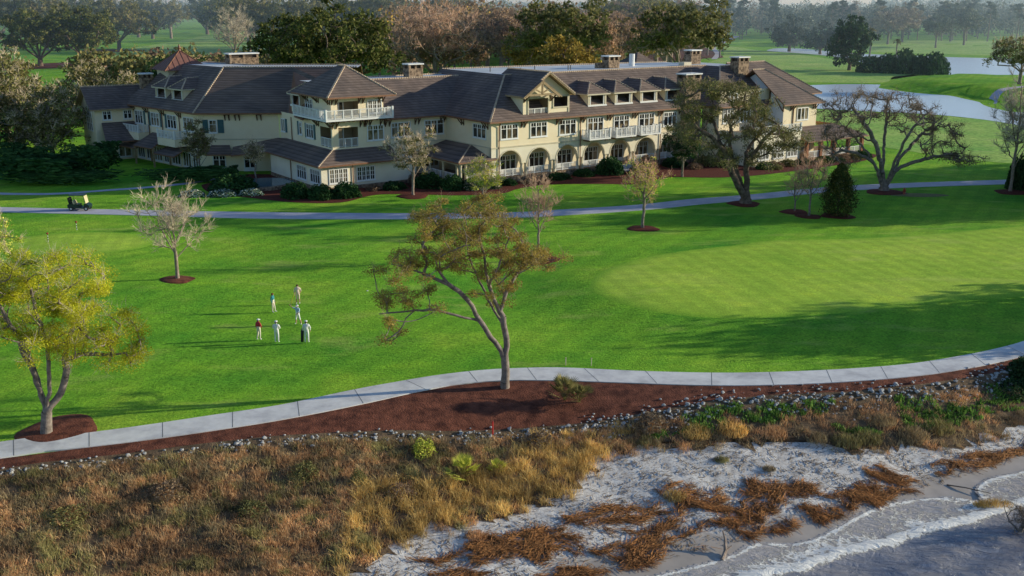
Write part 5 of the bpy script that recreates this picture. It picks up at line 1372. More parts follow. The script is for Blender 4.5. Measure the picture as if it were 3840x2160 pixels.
place_tree('bare_tree', young(35, 5.6, 2.6, M['barkgrey'], M['twigpink'], r=0.1, ntip=40), 36.4, 129.8, 'small bare tree behind the pinkish young tree and cedar')
place_tree('young_tree', young(36, 4.4, 3.0, M['barkgrey'], M['twig'], M['leaf_lime'], 900, r=0.08, ntip=40), 43.2, 134.0, 'low yellow leafed sapling behind the dark cedar')
place_tree('bare_tree', young(37, 16.5, 6.5, M['barklight'], M['twig'], M['leaf_olive'], 1400, r=0.22, ntip=150, upright=0.8, fork_h=0.2, tl=1.4, tr=0.028), 70.99, 144.3, 'tall slender bare tree past the spreading oak, by the cart road')
place_tree('young_tree', young(38, 9.8, 7.2, M['barklight'], M['twig'], M['leaf_olive'], 3400, r=0.18, ntip=110, fork_h=0.26, lsize=0.12, tr=0.02), -13.78, 141.2, 'grey leafed young tree in a red mulch ring before the tower')
place_tree('young_tree', young(39, 8.4, 5.0, M['barkgrey'], M['twigdark'], M['leaf_olive'], 3800, r=0.15, ntip=90, lsize=0.14, fork_h=0.2), -48.2, 157.2, 'shaded grey green tree against the left range by the French doors')
place_tree('young_tree', young(40, 6.4, 3.6, M['barkgrey'], M['twig'], M['leaf_olive'], 1100, r=0.1, ntip=55, lsize=0.12, fork_h=0.45, shape=0.62), -37.7, 149.5, 'small tree with pale top beside the stone patio wall')
place_tree('young_tree', young(41, 7.6, 6.6, M['barkgrey'], M['twigdark'], M['leaf_dark'], 5200, r=0.17, ntip=110, lsize=0.16, fork_h=0.26), 26.4, 157.6, 'dark rounded young tree before the last arches of the arcade')
place_tree('young_tree', young(42, 6.2, 5.4, M['barkgrey'], M['twig'], M['leaf_lime'], 2800, r=0.12, ntip=75, lsize=0.12), -3.9, 135.4, 'lime leafed young tree standing on the lawn before the corner porch')

place_tree('spring_tree', young(44, 10.6, 8.0, M['barkgrey'], M['twig'], M['leaf_lime'], 8000, r=0.2, ntip=120, lsize=0.10, fork_h=0.25), -43.4, 80, 'pale lime leafed tree at the left edge behind the yellow tree')

# --- cedar
def cedar(seed, h, wd, mat=None, n=9000, ls=0.13):
    rg = np.random.default_rng(seed)
    z = rg.random(n) ** 0.8; rad = (wd / 2) * np.minimum(1, (0.55 + 1.6 * z)) * (1 - z) ** 0.62 * 1.15
    az = rg.uniform(0, 6.283, n); lump = 1 + 0.20 * np.sin(5 * az + 9 * z) + 0.16 * np.sin(3 * az - 17 * z) + 0.10 * np.sin(11 * az + 31 * z) + 0.10 * rg.standard_t(4, n)
    rr = rad * lump * (1 - 0.45 * rg.random(n) ** 2)
    P = np.stack([rr * np.cos(az), rr * np.sin(az), 0.15 + z * h], -1)
    V, F = leaf_quads(P, ls, rg, 0.0, 0.4)
    c = np_mesh('crown', V, F, mats=[mat or M['leaf_dark']])
    t = MB(); t.lathe([(0.14, -0.2), (0.12, h * 0.5), (0.02, h * 0.95)], M['bark'], n=8)
    me = t.build('trunk'); m_ = me.data; bpy.data.objects.remove(me)
    return m_, c
cedar_mat = mk_leaf('cedar_needles', [(0.012, 0.024, 0.010), (0.03, 0.042, 0.014), (0.085, 0.075, 0.02)], 0.1, 0.6)
place_tree('cedar', cedar(51, 6.6, 4.2, cedar_mat, 12000), 41.2, 127.3, 'dense dark conical cedar in a mulch ring near the cart road')

# --- oak and other background prototypes
def oak(seed, h, wd, leaf, nleaf, lsize, bark='bark', ntip=150, fork=0.16, lrad=1.9, twm='twigdark', twigs=0, shell=0.62, low=-0.35, r=0.8, squash=0.7, tl=2.0, lean=0.0, cz=0.58):
    rg = np.random.default_rng(seed)
    lim = [[(0, 0, -0.3), (0.1, 0, h * fork), (lean + rg.normal() * 0.4, rg.normal() * 0.4, h * 0.5), (lean * 1.5 + rg.normal() * 0.7, rg.normal() * 0.7, h * 0.8)]]
    for k in range(6):
        az = k * 1.05 + rg.random() * 0.6; d = wd * 0.36 * rg.uniform(0.8, 1.15)
        lim.append([(0.1, 0, h * fork * rg.uniform(0.8, 1.1)), (d * 0.4 * math.cos(az), d * 0.4 * math.sin(az), h * (fork + 0.14)), (d * math.cos(az), d * math.sin(az), h * rg.uniform(0.4, 0.62))])
    at = crown_pts(rg, ntip, (lean, 0, h * cz), (wd / 2, wd / 2, h * (1 - cz) * 1.0), shell, low, wd * 0.035)
    return tree_meshes(lim, at, seed + 500, r, M[bark], M[leaf] if nleaf else None, nleaf, lsize, lrad, twigs, tl, 0.05, M[twm], 0.07, 0.16, step=1.2, lsquash=squash, lflat=0.0, flare=1.35)

def pine(seed, h, leaf, nleaf=1600, bark='bark', spread=4.5, lsize=0.42):
    rg = np.random.default_rng(seed)
    lim = [[(0, 0, -0.3), (rg.normal() * 0.3, rg.normal() * 0.3, h * 0.5), (rg.normal() * 0.5, rg.normal() * 0.5, h * 0.97)]]
    at = []
    for k in range(26):
        z = h * rg.uniform(0.55, 1.0); az = rg.random() * 6.28; d = spread * (1.15 - (z / h - 0.5) * 1.5) * rg.uniform(0.35, 1.0)
        at.append((d * math.cos(az), d * math.sin(az), z + rg.normal() * 0.3))
    return tree_meshes(lim, at, seed + 900, 0.38, M[bark], M[leaf], nleaf, lsize, 1.5, 0, 1, 0.03, None, 0.06, 0.1, step=1.5, lsquash=0.45, lflat=0.1, flare=1.2)

# big named trees behind the clubhouse
BG = []
def bg(name, meshes, x, y, label, group=None, rz=0.0, s=1.0, sz=None): return place_tree(name, meshes, x, y, label, 'tree', group, rz, s, None, sz)
okA = oak(61, 25, 40, 'leaf_oak', 15000, 0.48, ntip=260, r=1.1, lrad=2.3)
bg('live_oak', okA, -47, 268, 'huge dark live oak filling the space behind the tower roof', rz=0.5)
okB = oak(62, 21, 26, 'leaf_oak', 11000, 0.46, ntip=210, r=0.8, fork=0.12, low=-0.6)
bg('live_oak', okB, -201, 446, 'left oak of the pair with red mulch at the far left', rz=0.3, s=1.15)
bg('live_oak', okB, -184, 452, 'right oak of the pair with red mulch at the far left, wide low limbs', rz=2.2, s=1.2)
okC = oak(63, 23, 30, 'leaf_olive', 11000, 0.46, ntip=200, r=0.8, fork=0.16, low=-0.55)
bg('live_oak', okC, -219, 586, 'mossy olive oak standing alone on the far fairway over red mulch', rz=1.1, s=1.25)
bareA = oak(64, 25, 26, 'leaf_brown', 0, 0.3, 'barklight', 200, 0.2, twigs=9, twm='twigpink', r=0.75, tl=2.6, shell=0.4)
bg('bare_tree', bareA, -22, 300, 'tall bare tree with pale pink branches right of the dark oak', rz=0.4, s=1.12)
bg('bare_tree', oak(65, 22, 20, 'leaf_brown', 0, 0.3, 'barklight', 150, 0.25, twigs=9, twm='twig', r=0.6, tl=2.2, shell=0.4), -116, 440, 'bare whitish tree above the copper cupola at the far fairway', rz=1.4, s=1.1)
orA = oak(66, 17, 20, 'leaf_orange', 6500, 0.42, ntip=130, r=0.6)
bg('autumn_tree', orA, 13, 262, 'orange and yellow leafed tree behind the gable', rz=0.2, s=1.0)
brA = oak(67, 19, 20, 'leaf_brown', 5200, 0.4, 'barklight', 130, 0.3, r=0.6, twigs=5, twm='twigpink')
bg('autumn_tree', brA, 33, 430, 'brown crowned tree with a pale leaning trunk beside the far road', rz=0.9, s=1.15)
bg('autumn_tree', brA, 22, 330, 'brown tree directly behind the orange one', rz=2.6, s=1.15)
bg('live_oak', okB, 48, 505, 'dark oak on the shaded verge of the far road', rz=4.0, s=1.2)
gvA = oak(68, 24, 26, 'leaf_olive', 7000, 0.5, 'barklight', 150, 0.34, r=0.8, twm='twig', shell=0.6, cz=0.66)
for i, (x, y, lab, rz, s) in enumerate([(73.5, 519, 'grey green grove oak with bright white trunk in the red mulch', 0.3, 1.1), (86, 545, 'forked grove tree in the red mulch, right of the white trunked one', 1.9, 1.0), (64, 560, 'grove tree at the left edge of the red mulch', 3.3, 1.05), (97, 556, 'narrow grove tree in the middle of the red mulch', 4.4, 0.9), (79, 600, 'grove tree at the back of the red mulch', 5.2, 1.15)]):
    bg('grove_tree', gvA, x, y, lab, 'trees in the red mulch grove', rz, s)
pnA = pine(70, 27, 'leaf_oak', 2200, 'barkgrey'); pnB = pine(71, 24, 'leaf_olive', 2000, 'barkgrey')
for i, (x, y, lab, rz, s) in enumerate([(103, 520, 'tall pine at the right tip of the red mulch by the far path', 0.1, 1.05), (100, 537, 'second tall pine of the pair by the far path', 1.2, 1.1), (98.5, 548, 'pine behind the pair at the far path', 2.1, 1.0), (118, 588, 'pine standing across the far path from the grove', 0.7, 1.1)]):
    bg('pine_tree', pnA if i % 2 else pnB, x, y, lab, 'pines by the far path', rz, s)
# deep belt of crowns behind the clubhouse and across the far left
gvB = oak(69, 22, 24, 'leaf_brown', 7500, 0.42, 'barklight', 150, 0.3, r=0.7, twigs=3, twm='twigpink', shell=0.55)
okD = oak(60, 24, 27, 'leaf_oak', 9500, 0.46, ntip=180, r=0.9, low=-0.5)
rg = np.random.default_rng(123)
for k in range(22):
    t = (k + rg.uniform(0.1, 0.9)) / 22; x = -8 + 76 * t; y = rg.uniform(300, 440) + 60 * (k % 2)
    if 26 < x - (y - 480) * 0.26 < 46: x -= 14
    mm = (gvB, gvA, gvB, gvB, orA)[k % 5]; lab = ('mauve brown crowned tree in the belt of wood behind the arcade range', 'olive crowned tree in the belt of wood behind the arcade range', 'mauve brown crowned tree in the belt of wood behind the arcade range', 'mauve brown crowned tree in the belt of wood behind the arcade range', 'rusty orange crowned tree in the belt of wood behind the arcade range')[k % 5]
    bg('woodland_tree', mm, x, y, lab, 'belt of wood behind the arcade range', rg.random() * 6, rg.uniform(0.9, 1.2))
for k, (x, y) in enumerate([(70, 470), (60, 520), (78, 640), (92, 660), (104, 640), (112, 690), (66, 610), (86, 720), (98, 760), (54, 580)]):
    bg('grove_tree', (gvA, gvB, okD)[k % 3], x, y, 'tall crowned tree of the grove rising behind the right half of the roof', 'grove behind the right half of the roof', rg.random() * 6, rg.uniform(1.05, 1.35))
for k in range(26):
    y = rg.uniform(560, 820); x = -y * (0.04 + 0.53 * (k + rg.random()) / 26)
    if -0.41 < x / y < -0.27 and y < 700: y += 240; x = x * y / (y - 240)
    mm = (okD, gvA, okB)[k % 3]; lab = ('dark green oak in the tall belt across the far left', 'pale olive oak in the tall belt across the far left', 'dark green oak in the tall belt across the far left')[k % 3]
    bg('woodland_tree', mm, x, y, lab, 'tall trees across the far left', rg.random() * 6, rg.uniform(1.15, 1.5))
# right: lakeside trees
dkA = oak(72, 14, 18, 'leaf_hazedark', 5000, 0.45, ntip=110, r=0.6, low=-0.6, cz=0.5)
bg('dark_tree', oak(73, 17, 15, 'leaf_dark', 7000, 0.45, ntip=120, r=0.5, low=-0.75, cz=0.5, fork=0.1), 134.4, 416.8, 'tall dark evergreen at the left end of the lakeside hedge', rz=0.3, s=1.25)
bg('dark_tree', dkA, 157.7, 597.6, 'round dark tree left of the two on the fairway before the far lake', rz=1.0, s=1.35)
bg('dark_tree', dkA, 165, 562, 'round dark tree right of the two on the fairway before the far lake', rz=2.4, s=1.15)
bg('pale_oak', oak(74, 14, 17, 'leaf_olive', 4200, 0.36, 'barkgrey', 130, 0.25, r=0.5, twigs=5, twm='twig'), 153, 314, 'olive brown oak beside the winding path near the pond', rz=0.6, s=1.0)
hzA = oak(75, 20, 24, 'leaf_hazebrown', 3600, 0.55, 'barkgrey', 110, 0.3, r=0.6); hzB = oak(76, 22, 22, 'leaf_haze', 4200, 0.55, 'barkgrey', 110, 0.35, r=0.6, cz=0.62)
for x, y, mm, lab, rz, s in [(245.5, 687.7, hzA, 'rounded brown tree on the far shore, middle one of three', 0.2, 1.15), (266, 718, hzA, 'rounded brown tree on the far shore, paler and forked low', 1.7, 1.25), (268, 852, hzA, 'wide brown tree far back on the lake lawn', 3.1, 1.3),
                             (255, 633, hzB, 'thin leafed grey green tree on the far bank, slim trunks', 0.9, 0.9), (283, 659, hzB, 'grey green tree on the far bank with a dark leaning crown', 2.2, 1.0), (306, 735, hzB, 'grey green tree on the far bank set back from the water', 4.0, 1.15)]:
    bg('lakeside_tree', mm, x, y, lab, 'trees on the far lake shore', rz, s)

# palms by the lake
def palm(seed, h, n=26):
    rg = np.random.default_rng(seed); V = []; F = []
    for k in range(n):
        az = rg.random() * 6.28; el = rg.uniform(-0.5, 1.2); L = rg.uniform(1.6, 2.3)
        d = np.array([math.cos(az) * math.cos(el), math.sin(az) * math.cos(el), math.sin(el)]); s_ = np.array([-math.sin(az), math.cos(az), 0])
        p0 = np.array([0, 0, h]); p1 = p0 + d * L * 0.6; p2 = p1 + (d + np.array([0, 0, -0.8])) * L * 0.5
        o = len(V); V += [p0 - s_ * .08, p0 + s_ * .08, p1 + s_ * .5, p1 - s_ * .5, p2 + s_ * .15, p2 - s_ * .15]
        F += [(o, o + 1, o + 2, o + 3), (o + 3, o + 2, o + 4, o + 5)]
    c = np_mesh('crown', np.array(V), np.array(F), mats=[M['leaf_olive']])
    t = MB(); t.tube([(0, 0, -.2), (0.15, 0, h * .5), (0, 0, h)], [0.32, 0.26, 0.24], M['barkgrey'], 8); o = t.build('trunk'); m_ = o.data; bpy.data.objects.remove(o)
    return m_, c
pm = palm(80, 9)
place_tree('cabbage_palm', pm, 163.5, 480, 'taller cabbage palm by the lake, left of the pair', group='palms by the lake', s=1.5)
place_tree('cabbage_palm', pm, 165.5, 452, 'shorter cabbage palm by the lake, right of the pair', group='palms by the lake', rz=1.0, s=1.1)

# --- shrubs, hedges
def shrub_mesh(seed, rx, ry, h, mat, n, ls, name='foliage', base=0.0, box=False):
    rg = np.random.default_rng(seed)
    d = unit(rg, n); d[:, 2] = np.abs(d[:, 2])
    az = np.arctan2(d[:, 1], d[:, 0])
    lump = 1 + 0.09 * np.sin(3 * az + seed) + 0.07 * np.sin(6 * az + 5 * d[:, 2] + seed)
    rr = (1 - 0.35 * rg.random(n) ** 1.5) * lump
    if box:
        e = 0.35; d = np.sign(d) * np.abs(d) ** e; d /= np.max(np.abs(d), axis=1, keepdims=True) ** 0.9
    P = d * rr[:, None] * np.array([rx, ry, h]); P[:, 2] += base
    return np_mesh(name, *leaf_quads(P, ls, rg, 0.0, 0.6), mats=[mat])
shA = shrub_mesh(1, 1, 1, 1, M['leaf_shrub'], 2600, 0.075)
shB = shrub_mesh(2, 1, 1, 1, M['leaf_olive'], 1600, 0.085)
shC = shrub_mesh(3, 1, 1, 1, mk_leaf('camellia', [(0.012, 0.035, 0.012), (0.03, 0.06, 0.02), (0.05, 0.08, 0.03), (0.45, 0.36, 0.30)], 0.1), 2400, 0.09)
shD = shrub_mesh(4, 1, 1, 1, M['leaf_brown'], 1200, 0.09)
def shrub(me, x, y, rx, ry, h, label, rz=0.0, group=None, name='shrub', cat='shrub'):
    o = link_mesh(name, me); o.location = (x, y, Hs(x, y) - 0.05); o.rotation_euler = (0, 0, rz); o.scale = (rx, ry, h)
    return tag(o, label, cat, group)
def LB(a, b): return wld(a, b)
for (a, b, rx, h, me, lab) in [
    (-29.0, 7.2, 2.2, 2.0, shA, 'clipped dark green ball shrub, leftmost of three below the sunroom'),
    (-26.4, 4.4, 2.1, 1.9, shA, 'clipped dark green ball shrub, middle of three below the sunroom'),
    (-23.2, 3.6, 2.2, 2.0, shA, 'clipped dark green ball shrub at the lit corner of the sunroom'),
    (-17.5, 5.9, 1.3, 0.9, shD, 'low brownish shrub against the sunroom stone base'), (-14.6, 5.2, 1.9, 1.1, shA, 'low spreading shrub under the sunroom windows'),
    (-10.6, 6.2, 1.0, 1.9, shD, 'thin brown shrub against the bright sunroom wall'),
    (-9.6, 3.4, 2.4, 2.1, shA, 'dark shrub mass left of the corner porch'), (-7.6, 0.2, 2.0, 2.0, shA, 'dark green shrub at the left end of the porch'),
    (-5.2, -1.6, 1.9, 1.7, shC, 'flowering camellia bush before the corner porch'), (-2.6, -2.2, 1.6, 1.5, shC, 'camellia bush with pale blooms by the porch steps'),
    (1.0, -1.4, 1.5, 0.9, shA, 'low dark shrub at the first arch'), (5.2, -2.0, 1.6, 0.9, shD, 'low brown shrub at the second arch'), (10.3, -1.6, 1.9, 1.0, shA, 'low clipped shrub at the third arch'),
    (15.3, -1.5, 1.8, 1.1, shA, 'low dark shrub before the fourth arch'), (19.9, -2.3, 2.4, 2.6, shA, 'large rounded shrub left of the front steps'), (24.6, -4.4, 2.0, 1.8, shA, 'round shrub at the foot of the front steps'),
    (28.0, -2.0, 1.6, 2.2, shD, 'dark brownish shrub right of the front steps'), (33.5, -2.6, 2.2, 1.5, shA, 'dark shrub under the last balcony'),
    (38.6, -4.8, 2.1, 1.7, shB, 'leafy light green shrub at the mulch edge before the chimney'), (41.2, -6.2, 1.5, 3.0, shA, 'tall dark shrub by the chimney base'),
    (34.5, -6.3, 1.4, 1.0, shD, 'low brown shrub at the front of the mulch before the last arch'), (43.5, -13.0, 1.5, 1.2, shA, 'dark round shrub at the corner of the white terrace'), (44.9, -14.3, 1.2, 0.8, shB, 'low olive shrub at the mulch edge by the terrace corner'), (55.2, -14.6, 1.5, 0.9, shB, 'low olive shrub between terrace and verandah'), (60.0, -14.6, 1.3, 0.8, shA, 'small dark shrub below the second verandah bay'), (64.8, -14.4, 1.5, 1.0, shB, 'olive shrub below the third verandah bay'),
    (46.5, -12.5, 1.5, 1.0, shD, 'brownish shrub left end of the row under the white terrace'), (49.3, -12.9, 1.6, 1.1, shB, 'olive shrub in the row under the white terrace'), (52.6, -13.3, 1.6, 1.0, shA, 'dark shrub right end of the row under the white terrace'),
    (57.5, -13.8, 1.7, 1.1, shA, 'dark low shrub at the left of the verandah'), (62.0, -13.9, 1.7, 1.1, shD, 'reddish brown low shrub before the verandah'), (67.5, -13.9, 1.9, 1.2, shA, 'dark low shrub at the right of the verandah')]:
    x, y = LB(a, b); shrub(me, x, y, rx, rx * 0.95, h, lab, a)
hg = [shrub_mesh(30 + k, 1, 1, 1, M['leaf_shrub'], 6000, 0.06, box=True) for k in range(2)]
for (x, y, rx, ry, h, rz, lab) in [(-57, 151.8, 13, 1.7, 1.9, 0.12, 'long clipped hedge before the left range terrace'), (-82, 152.5, 16, 3.0, 3.6, -0.02, 'tall dark hedge mass at the far left of the lawn'), (-44.5, 153.6, 3.0, 1.5, 1.8, 0.4, 'short hedge piece at the French doors'), (-71, 160, 8, 2.2, 4.2, 0.1, 'high clipped hedge hiding the left end of the clubhouse')]:
    o = link_mesh('hedge', hg[0] if rx > 9 else hg[1]); o.location = (x, y, 0); o.scale = (rx, ry, h); o.rotation_euler = (0, 0, rz); tag(o, lab, 'hedge')
shW = shrub_mesh(9, 1, 1, 1, mk_leaf('white_azalea', [(0.015, 0.04, 0.015), (0.03, 0.06, 0.025), (0.5, 0.55, 0.55)], 0.1), 1800, 0.10)
for (x, y, rx, lab) in [(-44.6, 141.2, 1.8, 'white flowering azalea, left end of the bed by the lawn'), (-40.5, 141.6, 2.0, 'white flowering azalea, middle of the bed by the lawn'), (-36.6, 142.2, 1.7, 'white flowering azalea, right end of the bed by the lawn')]:
    shrub(shW, x, y, rx, rx, 0.9, lab)
shrub(shA, -40, 145, 3.6, 3.0, 2.4, 'dark green shrub behind the white azaleas')
for (x, y, rx, h, lab) in [(139, 404, 6, 6, 'low dark bush, left end of the lakeside hedge row'), (144, 401, 5, 7, 'dark lakeside bush, second in the row'), (149, 397, 5, 9, 'tallest dark bush in the middle of the lakeside row'), (153.5, 394, 4.6, 7, 'dark lakeside bush right of the tallest'), (158, 391, 5.5, 8, 'dark bush at the right end of the lakeside row')]:
    shrub(shA, x, y, rx, rx * 0.8, h, lab, group='bushes along the lake')
rbm = shrub_mesh(12, 1, 1, 1, M['leaf_dark'], 5200, 0.07)
shrub(rbm, 38.6, 71.0, 2.1, 1.9, 1.9, 'dark leafy shrub at the seaward edge of the path, far end')
shrub(rbm, 73.6, 146.5, 2.0, 2.0, 4.6, 'dark conical shrub by the tall slender bare tree', cat='shrub')

# --- shaded thicket at the left edge, and the trees just outside the frame that throw the long shadows
thA = oak(90, 15, 16, 'leaf_olive', 6500, 0.30, 'barkgrey', 150, 0.15, r=0.4, twigs=6, twm='twig', tl=1.6, low=-0.7, cz=0.5)
thB = oak(91, 15, 16, 'leaf_dark', 6500, 0.34, 'bark', 150, 0.12, r=0.5, low=-0.7, cz=0.5)
for x, y, mm, lab, rz, s in [(-88, 182, thA, 'pale olive tree with bare top at the left edge beside the gable', 0.3, 1.0), (-96, 196, thA, 'pale olive tree at the far left, set behind', 2.0, 1.15), (-79, 176, thA, 'grey twiggy tree hiding the arched window gable', 3.7, 0.85), (-92, 172, thB, 'dark leafed tree at the left edge above the hedge', 1.0, 0.8), (-104, 186, thB, 'dark leafed tree beyond the left edge hedge', 2.6, 1.0),
                             (-78, 214, thA, 'pale rounded tree behind the gable ridge', 5.0, 0.8), (-94, 232, thA, 'pale feathery tree further behind the gable ridge', 0.9, 0.9), (-76, 236, thB, 'dark evergreen behind the left chimney', 0.9, 1.0)]:
    bg('thicket_tree', mm, x, y, lab, 'thicket left of the clubhouse', rz, s)
for x, y, mm, lab, rz, s in [(75, 88.5, thB, 'dark tree at the right beyond the putting green', 0.4, 1.0), (92, 158, thB, 'dark oak right of the spreading oak, out along the road', 1.4, 0.95), (100, 150, thB, 'dark oak at the roadside, farther right', 3.0, 1.0), (112, 168, thA, 'olive oak at the roadside, set back', 0.8, 1.0), (96, 134, thB, 'dark oak right of the lawn', 4.4, 0.9), (108, 142, thB, 'dark oak right of the lawn, set back', 2.4, 1.0), (88, 140, thA, 'olive oak right of the lawn by the road', 5.4, 0.8), (84, 136.5, thB, 'dense oak out past the slender bare tree', 1.1, 1.15), (95, 147, thB, 'dense oak out past the slender bare tree, further along', 3.1, 1.25), (57, 82.3, thB, 'small dense oak right of the path', 2.0, 0.72), (66, 86.2, thB, 'mid sized dense oak right of the path', 4.0, 0.95)]:
    bg('lawn_oak', mm, x, y, lab, 'oaks along the right of the lawn', rz, s)

# --- woodland masses
def wood_stuff(name, pts, protos, seed):
    rg = np.random.default_rng(seed); parts = []; mi = []; mats = []
    for (x, y, h, wd, kind) in pts:
        n = protos[kind][1]; mat = protos[kind][0]
        if mat not in mats: mats.append(mat)
        d = unit(rg, n); az = np.arctan2(d[:, 1], d[:, 0]); ph = rg.uniform(0, 6, 3)
        lump = 1 + 0.18 * np.sin(3 * az + ph[0] + 3 * d[:, 2]) + 0.14 * np.sin(5 * az + ph[1] - 4 * d[:, 2])
        rr = (0.55 + 0.45 * rg.random(n) ** 0.5) * lump
        P = d * rr[:, None] * np.array([wd / 2, wd / 2, h * 0.42]) + np.array([x, y, h * 0.56])
        V, F = leaf_quads(P, protos[kind][2], rg, 0.0, 0.6)
        t = cones(np.array([[x, y, -0.5]]), np.array([[x, y, h * 0.55]]), np.array([0.5]), np.array([0.25]), 5)
        parts += [(V, F), t]; mi += [np.full(len(F), mats.index(mat)), np.full(len(t[1]), 99)]
    V, F = merge(parts); mats.append(M['barkgrey']); mi = np.concatenate(mi); mi[mi == 99] = len(mats) - 1
    return tag(link_mesh(name, np_mesh(name, V, F, mats=mats, midx=mi)), kind='stuff')
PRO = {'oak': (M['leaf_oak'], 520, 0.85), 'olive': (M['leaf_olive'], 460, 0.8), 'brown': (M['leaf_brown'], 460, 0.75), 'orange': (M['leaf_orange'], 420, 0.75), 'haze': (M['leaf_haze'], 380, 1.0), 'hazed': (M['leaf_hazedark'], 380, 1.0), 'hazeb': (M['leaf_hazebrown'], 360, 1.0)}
rg = np.random.default_rng(77)
pts = []
# behind the clubhouse: mixed brown and olive wood from the dark oak to the grove
for k in range(150):
    t = rg.random(); x = -60 + 150 * t + rg.normal() * 6; y = rg.uniform(330, 780)
    if 25 < x - (y - 480) * 0.26 < 52 and y < 640: continue
    if x > 0.155 * y + 4: continue
    pts.append((x * (0.6 + 0.4 * y / 480), y, rg.uniform(20, 28), rg.uniform(14, 24), rg.choice(['brown', 'olive', 'brown', 'orange', 'brown', 'brown'])))
# left background: darker oaks beyond the far fairway
for k in range(90):
    y = rg.uniform(560, 1250); x = -rg.uniform(0.06, 0.56) * y
    if -0.42 < x / y < -0.22 and y < 900: continue
    pts.append((x, y, rg.uniform(20, 29), rg.uniform(16, 26), rg.choice(['oak', 'olive', 'hazed', 'haze', 'hazed'])))
for k in range(46):                         # olive scrub behind the cupola
    x = rg.uniform(-135, -56); y = rg.uniform(290, 345)
    pts.append((x, y, rg.uniform(7, 13), rg.uniform(9, 15), rg.choice(['olive', 'brown', 'olive'])))
for k in range(10):
    pts.append((rg.uniform(-60, 30), rg.uniform(232, 262), rg.uniform(4, 8), rg.uniform(6, 10), rg.choice(['brown', 'olive'])))
wood_stuff('woodland', pts, PRO, 5)
pts = []
for k in range(330):                        # hazy treeline beyond the lakes
    y = rg.uniform(760, 1700); x = rg.uniform(0.17, 0.60) * y
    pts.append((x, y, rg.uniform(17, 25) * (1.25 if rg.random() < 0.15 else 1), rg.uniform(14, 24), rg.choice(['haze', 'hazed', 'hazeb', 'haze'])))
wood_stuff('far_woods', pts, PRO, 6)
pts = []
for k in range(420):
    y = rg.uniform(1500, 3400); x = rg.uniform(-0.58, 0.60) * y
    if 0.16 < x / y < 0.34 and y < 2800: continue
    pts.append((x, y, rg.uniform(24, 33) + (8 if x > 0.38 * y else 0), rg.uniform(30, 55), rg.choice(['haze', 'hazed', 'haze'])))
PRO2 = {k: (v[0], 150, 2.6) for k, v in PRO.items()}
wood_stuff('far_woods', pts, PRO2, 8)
# individual pines that stand up out of the hazy treeline
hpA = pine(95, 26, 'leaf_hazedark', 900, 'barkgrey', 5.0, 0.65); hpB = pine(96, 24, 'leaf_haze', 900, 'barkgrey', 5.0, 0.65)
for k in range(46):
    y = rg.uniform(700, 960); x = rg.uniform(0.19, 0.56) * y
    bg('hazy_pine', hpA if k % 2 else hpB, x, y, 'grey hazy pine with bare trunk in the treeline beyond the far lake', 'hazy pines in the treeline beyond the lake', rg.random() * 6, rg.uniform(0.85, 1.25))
# ------------------------------------------------------------------ shore: sand, dune soil, sea, grass, wrack, rocks
SAND_TOP = [(-120, -30), (-60, 8), (-30, 29), (-16, 40), (-10.5, 44), (-8.75, 46.2), (-7.22, 48.3), (-6.12, 49.7), (-4.02, 50.9), (-1.17, 52.3), (1.68, 54.2), (3.84, 55.9), (4.85, 58.0), (7.14, 59.9), (11.16, 60.4), (15.0, 61.2), (18.5, 62.3), (21.5, 60.9), (24.5, 61.2), (28, 62.3), (31.5, 63.6), (36, 66.0), (44, 71), (62, 86), (110, 112), (320, 222)]
def mk_sand():
    m, nt, p = new_mat('beach_sand')
    tc = nt.nodes.new('ShaderNodeTexCoord'); sep = nt.nodes.new('ShaderNodeSeparateXYZ'); nt.links.new(tc.outputs['Object'], sep.inputs[0])
    a = ramp(nt, noise(nt, 1.3, 6, 0.7), [(0.30, (0.46, 0.42, 0.385)), (0.5, (0.74, 0.70, 0.655)), (0.7, (0.90, 0.87, 0.82))])
    deb = ramp(nt, noise(nt, 3.2, 6, 0.75, stretch=(1, 2.0, 1), dist=1.0), [(0.52, (0, 0, 0)), (0.64, (0.85, 0.85, 0.85))])
    a = mixc(nt, deb, a, (0.20, 0.12, 0.075))
    # wet sand low down
    n = noise(nt, 0.5, 3)
    md = N(nt, 'ShaderNodeMath', operation='MULTIPLY_ADD'); nt.links.new(n, md.inputs[0]); md.inputs[1].default_value = 0.22; nt.links.new(sep.outputs['Z'], md.inputs[2])
    wet = N(nt, 'ShaderNodeMapRange'); wet.inputs['From Min'].default_value = -2.58; wet.inputs['From Max'].default_value = -2.46; wet.inputs['To Min'].default_value = 1; wet.inputs['To Max'].default_value = 0
    nt.links.new(md.outputs[0], wet.inputs['Value'])
    wc = ramp(nt, noise(nt, 0.7, 5), [(0.3, (0.40, 0.345, 0.29)), (0.7, (0.52, 0.45, 0.385))])
    nt.links.new(mixc(nt, wet.outputs[0], a, wc), p.inputs['Base Color'])
    rr = N(nt, 'ShaderNodeMapRange'); rr.inputs['To Min'].default_value = 0.9; rr.inputs['To Max'].default_value = 0.35; nt.links.new(wet.outputs[0], rr.inputs['Value']); nt.links.new(rr.outputs[0], p.inputs['Roughness'])
    inv = N(nt, 'ShaderNodeMath', operation='SUBTRACT'); inv.inputs[0].default_value = 1.0; nt.links.new(wet.outputs[0], inv.inputs[1])
    b = N(nt, 'ShaderNodeBump', Distance=0.07); nt.links.new(inv.outputs[0], b.inputs['Strength'])
    nt.links.new(noise(nt, 1.2, 7, 0.72, dist=0.8), b.inputs['Height']); nt.links.new(b.outputs['Normal'], p.inputs['Normal'])
    return m
M['sand'] = mk_sand()
M['soil'] = mat_var('dune_soil', (0.09, 0.062, 0.036), (0.22, 0.145, 0.085), 1.4, 0.95, 0.6, 5, bdist=0.12)
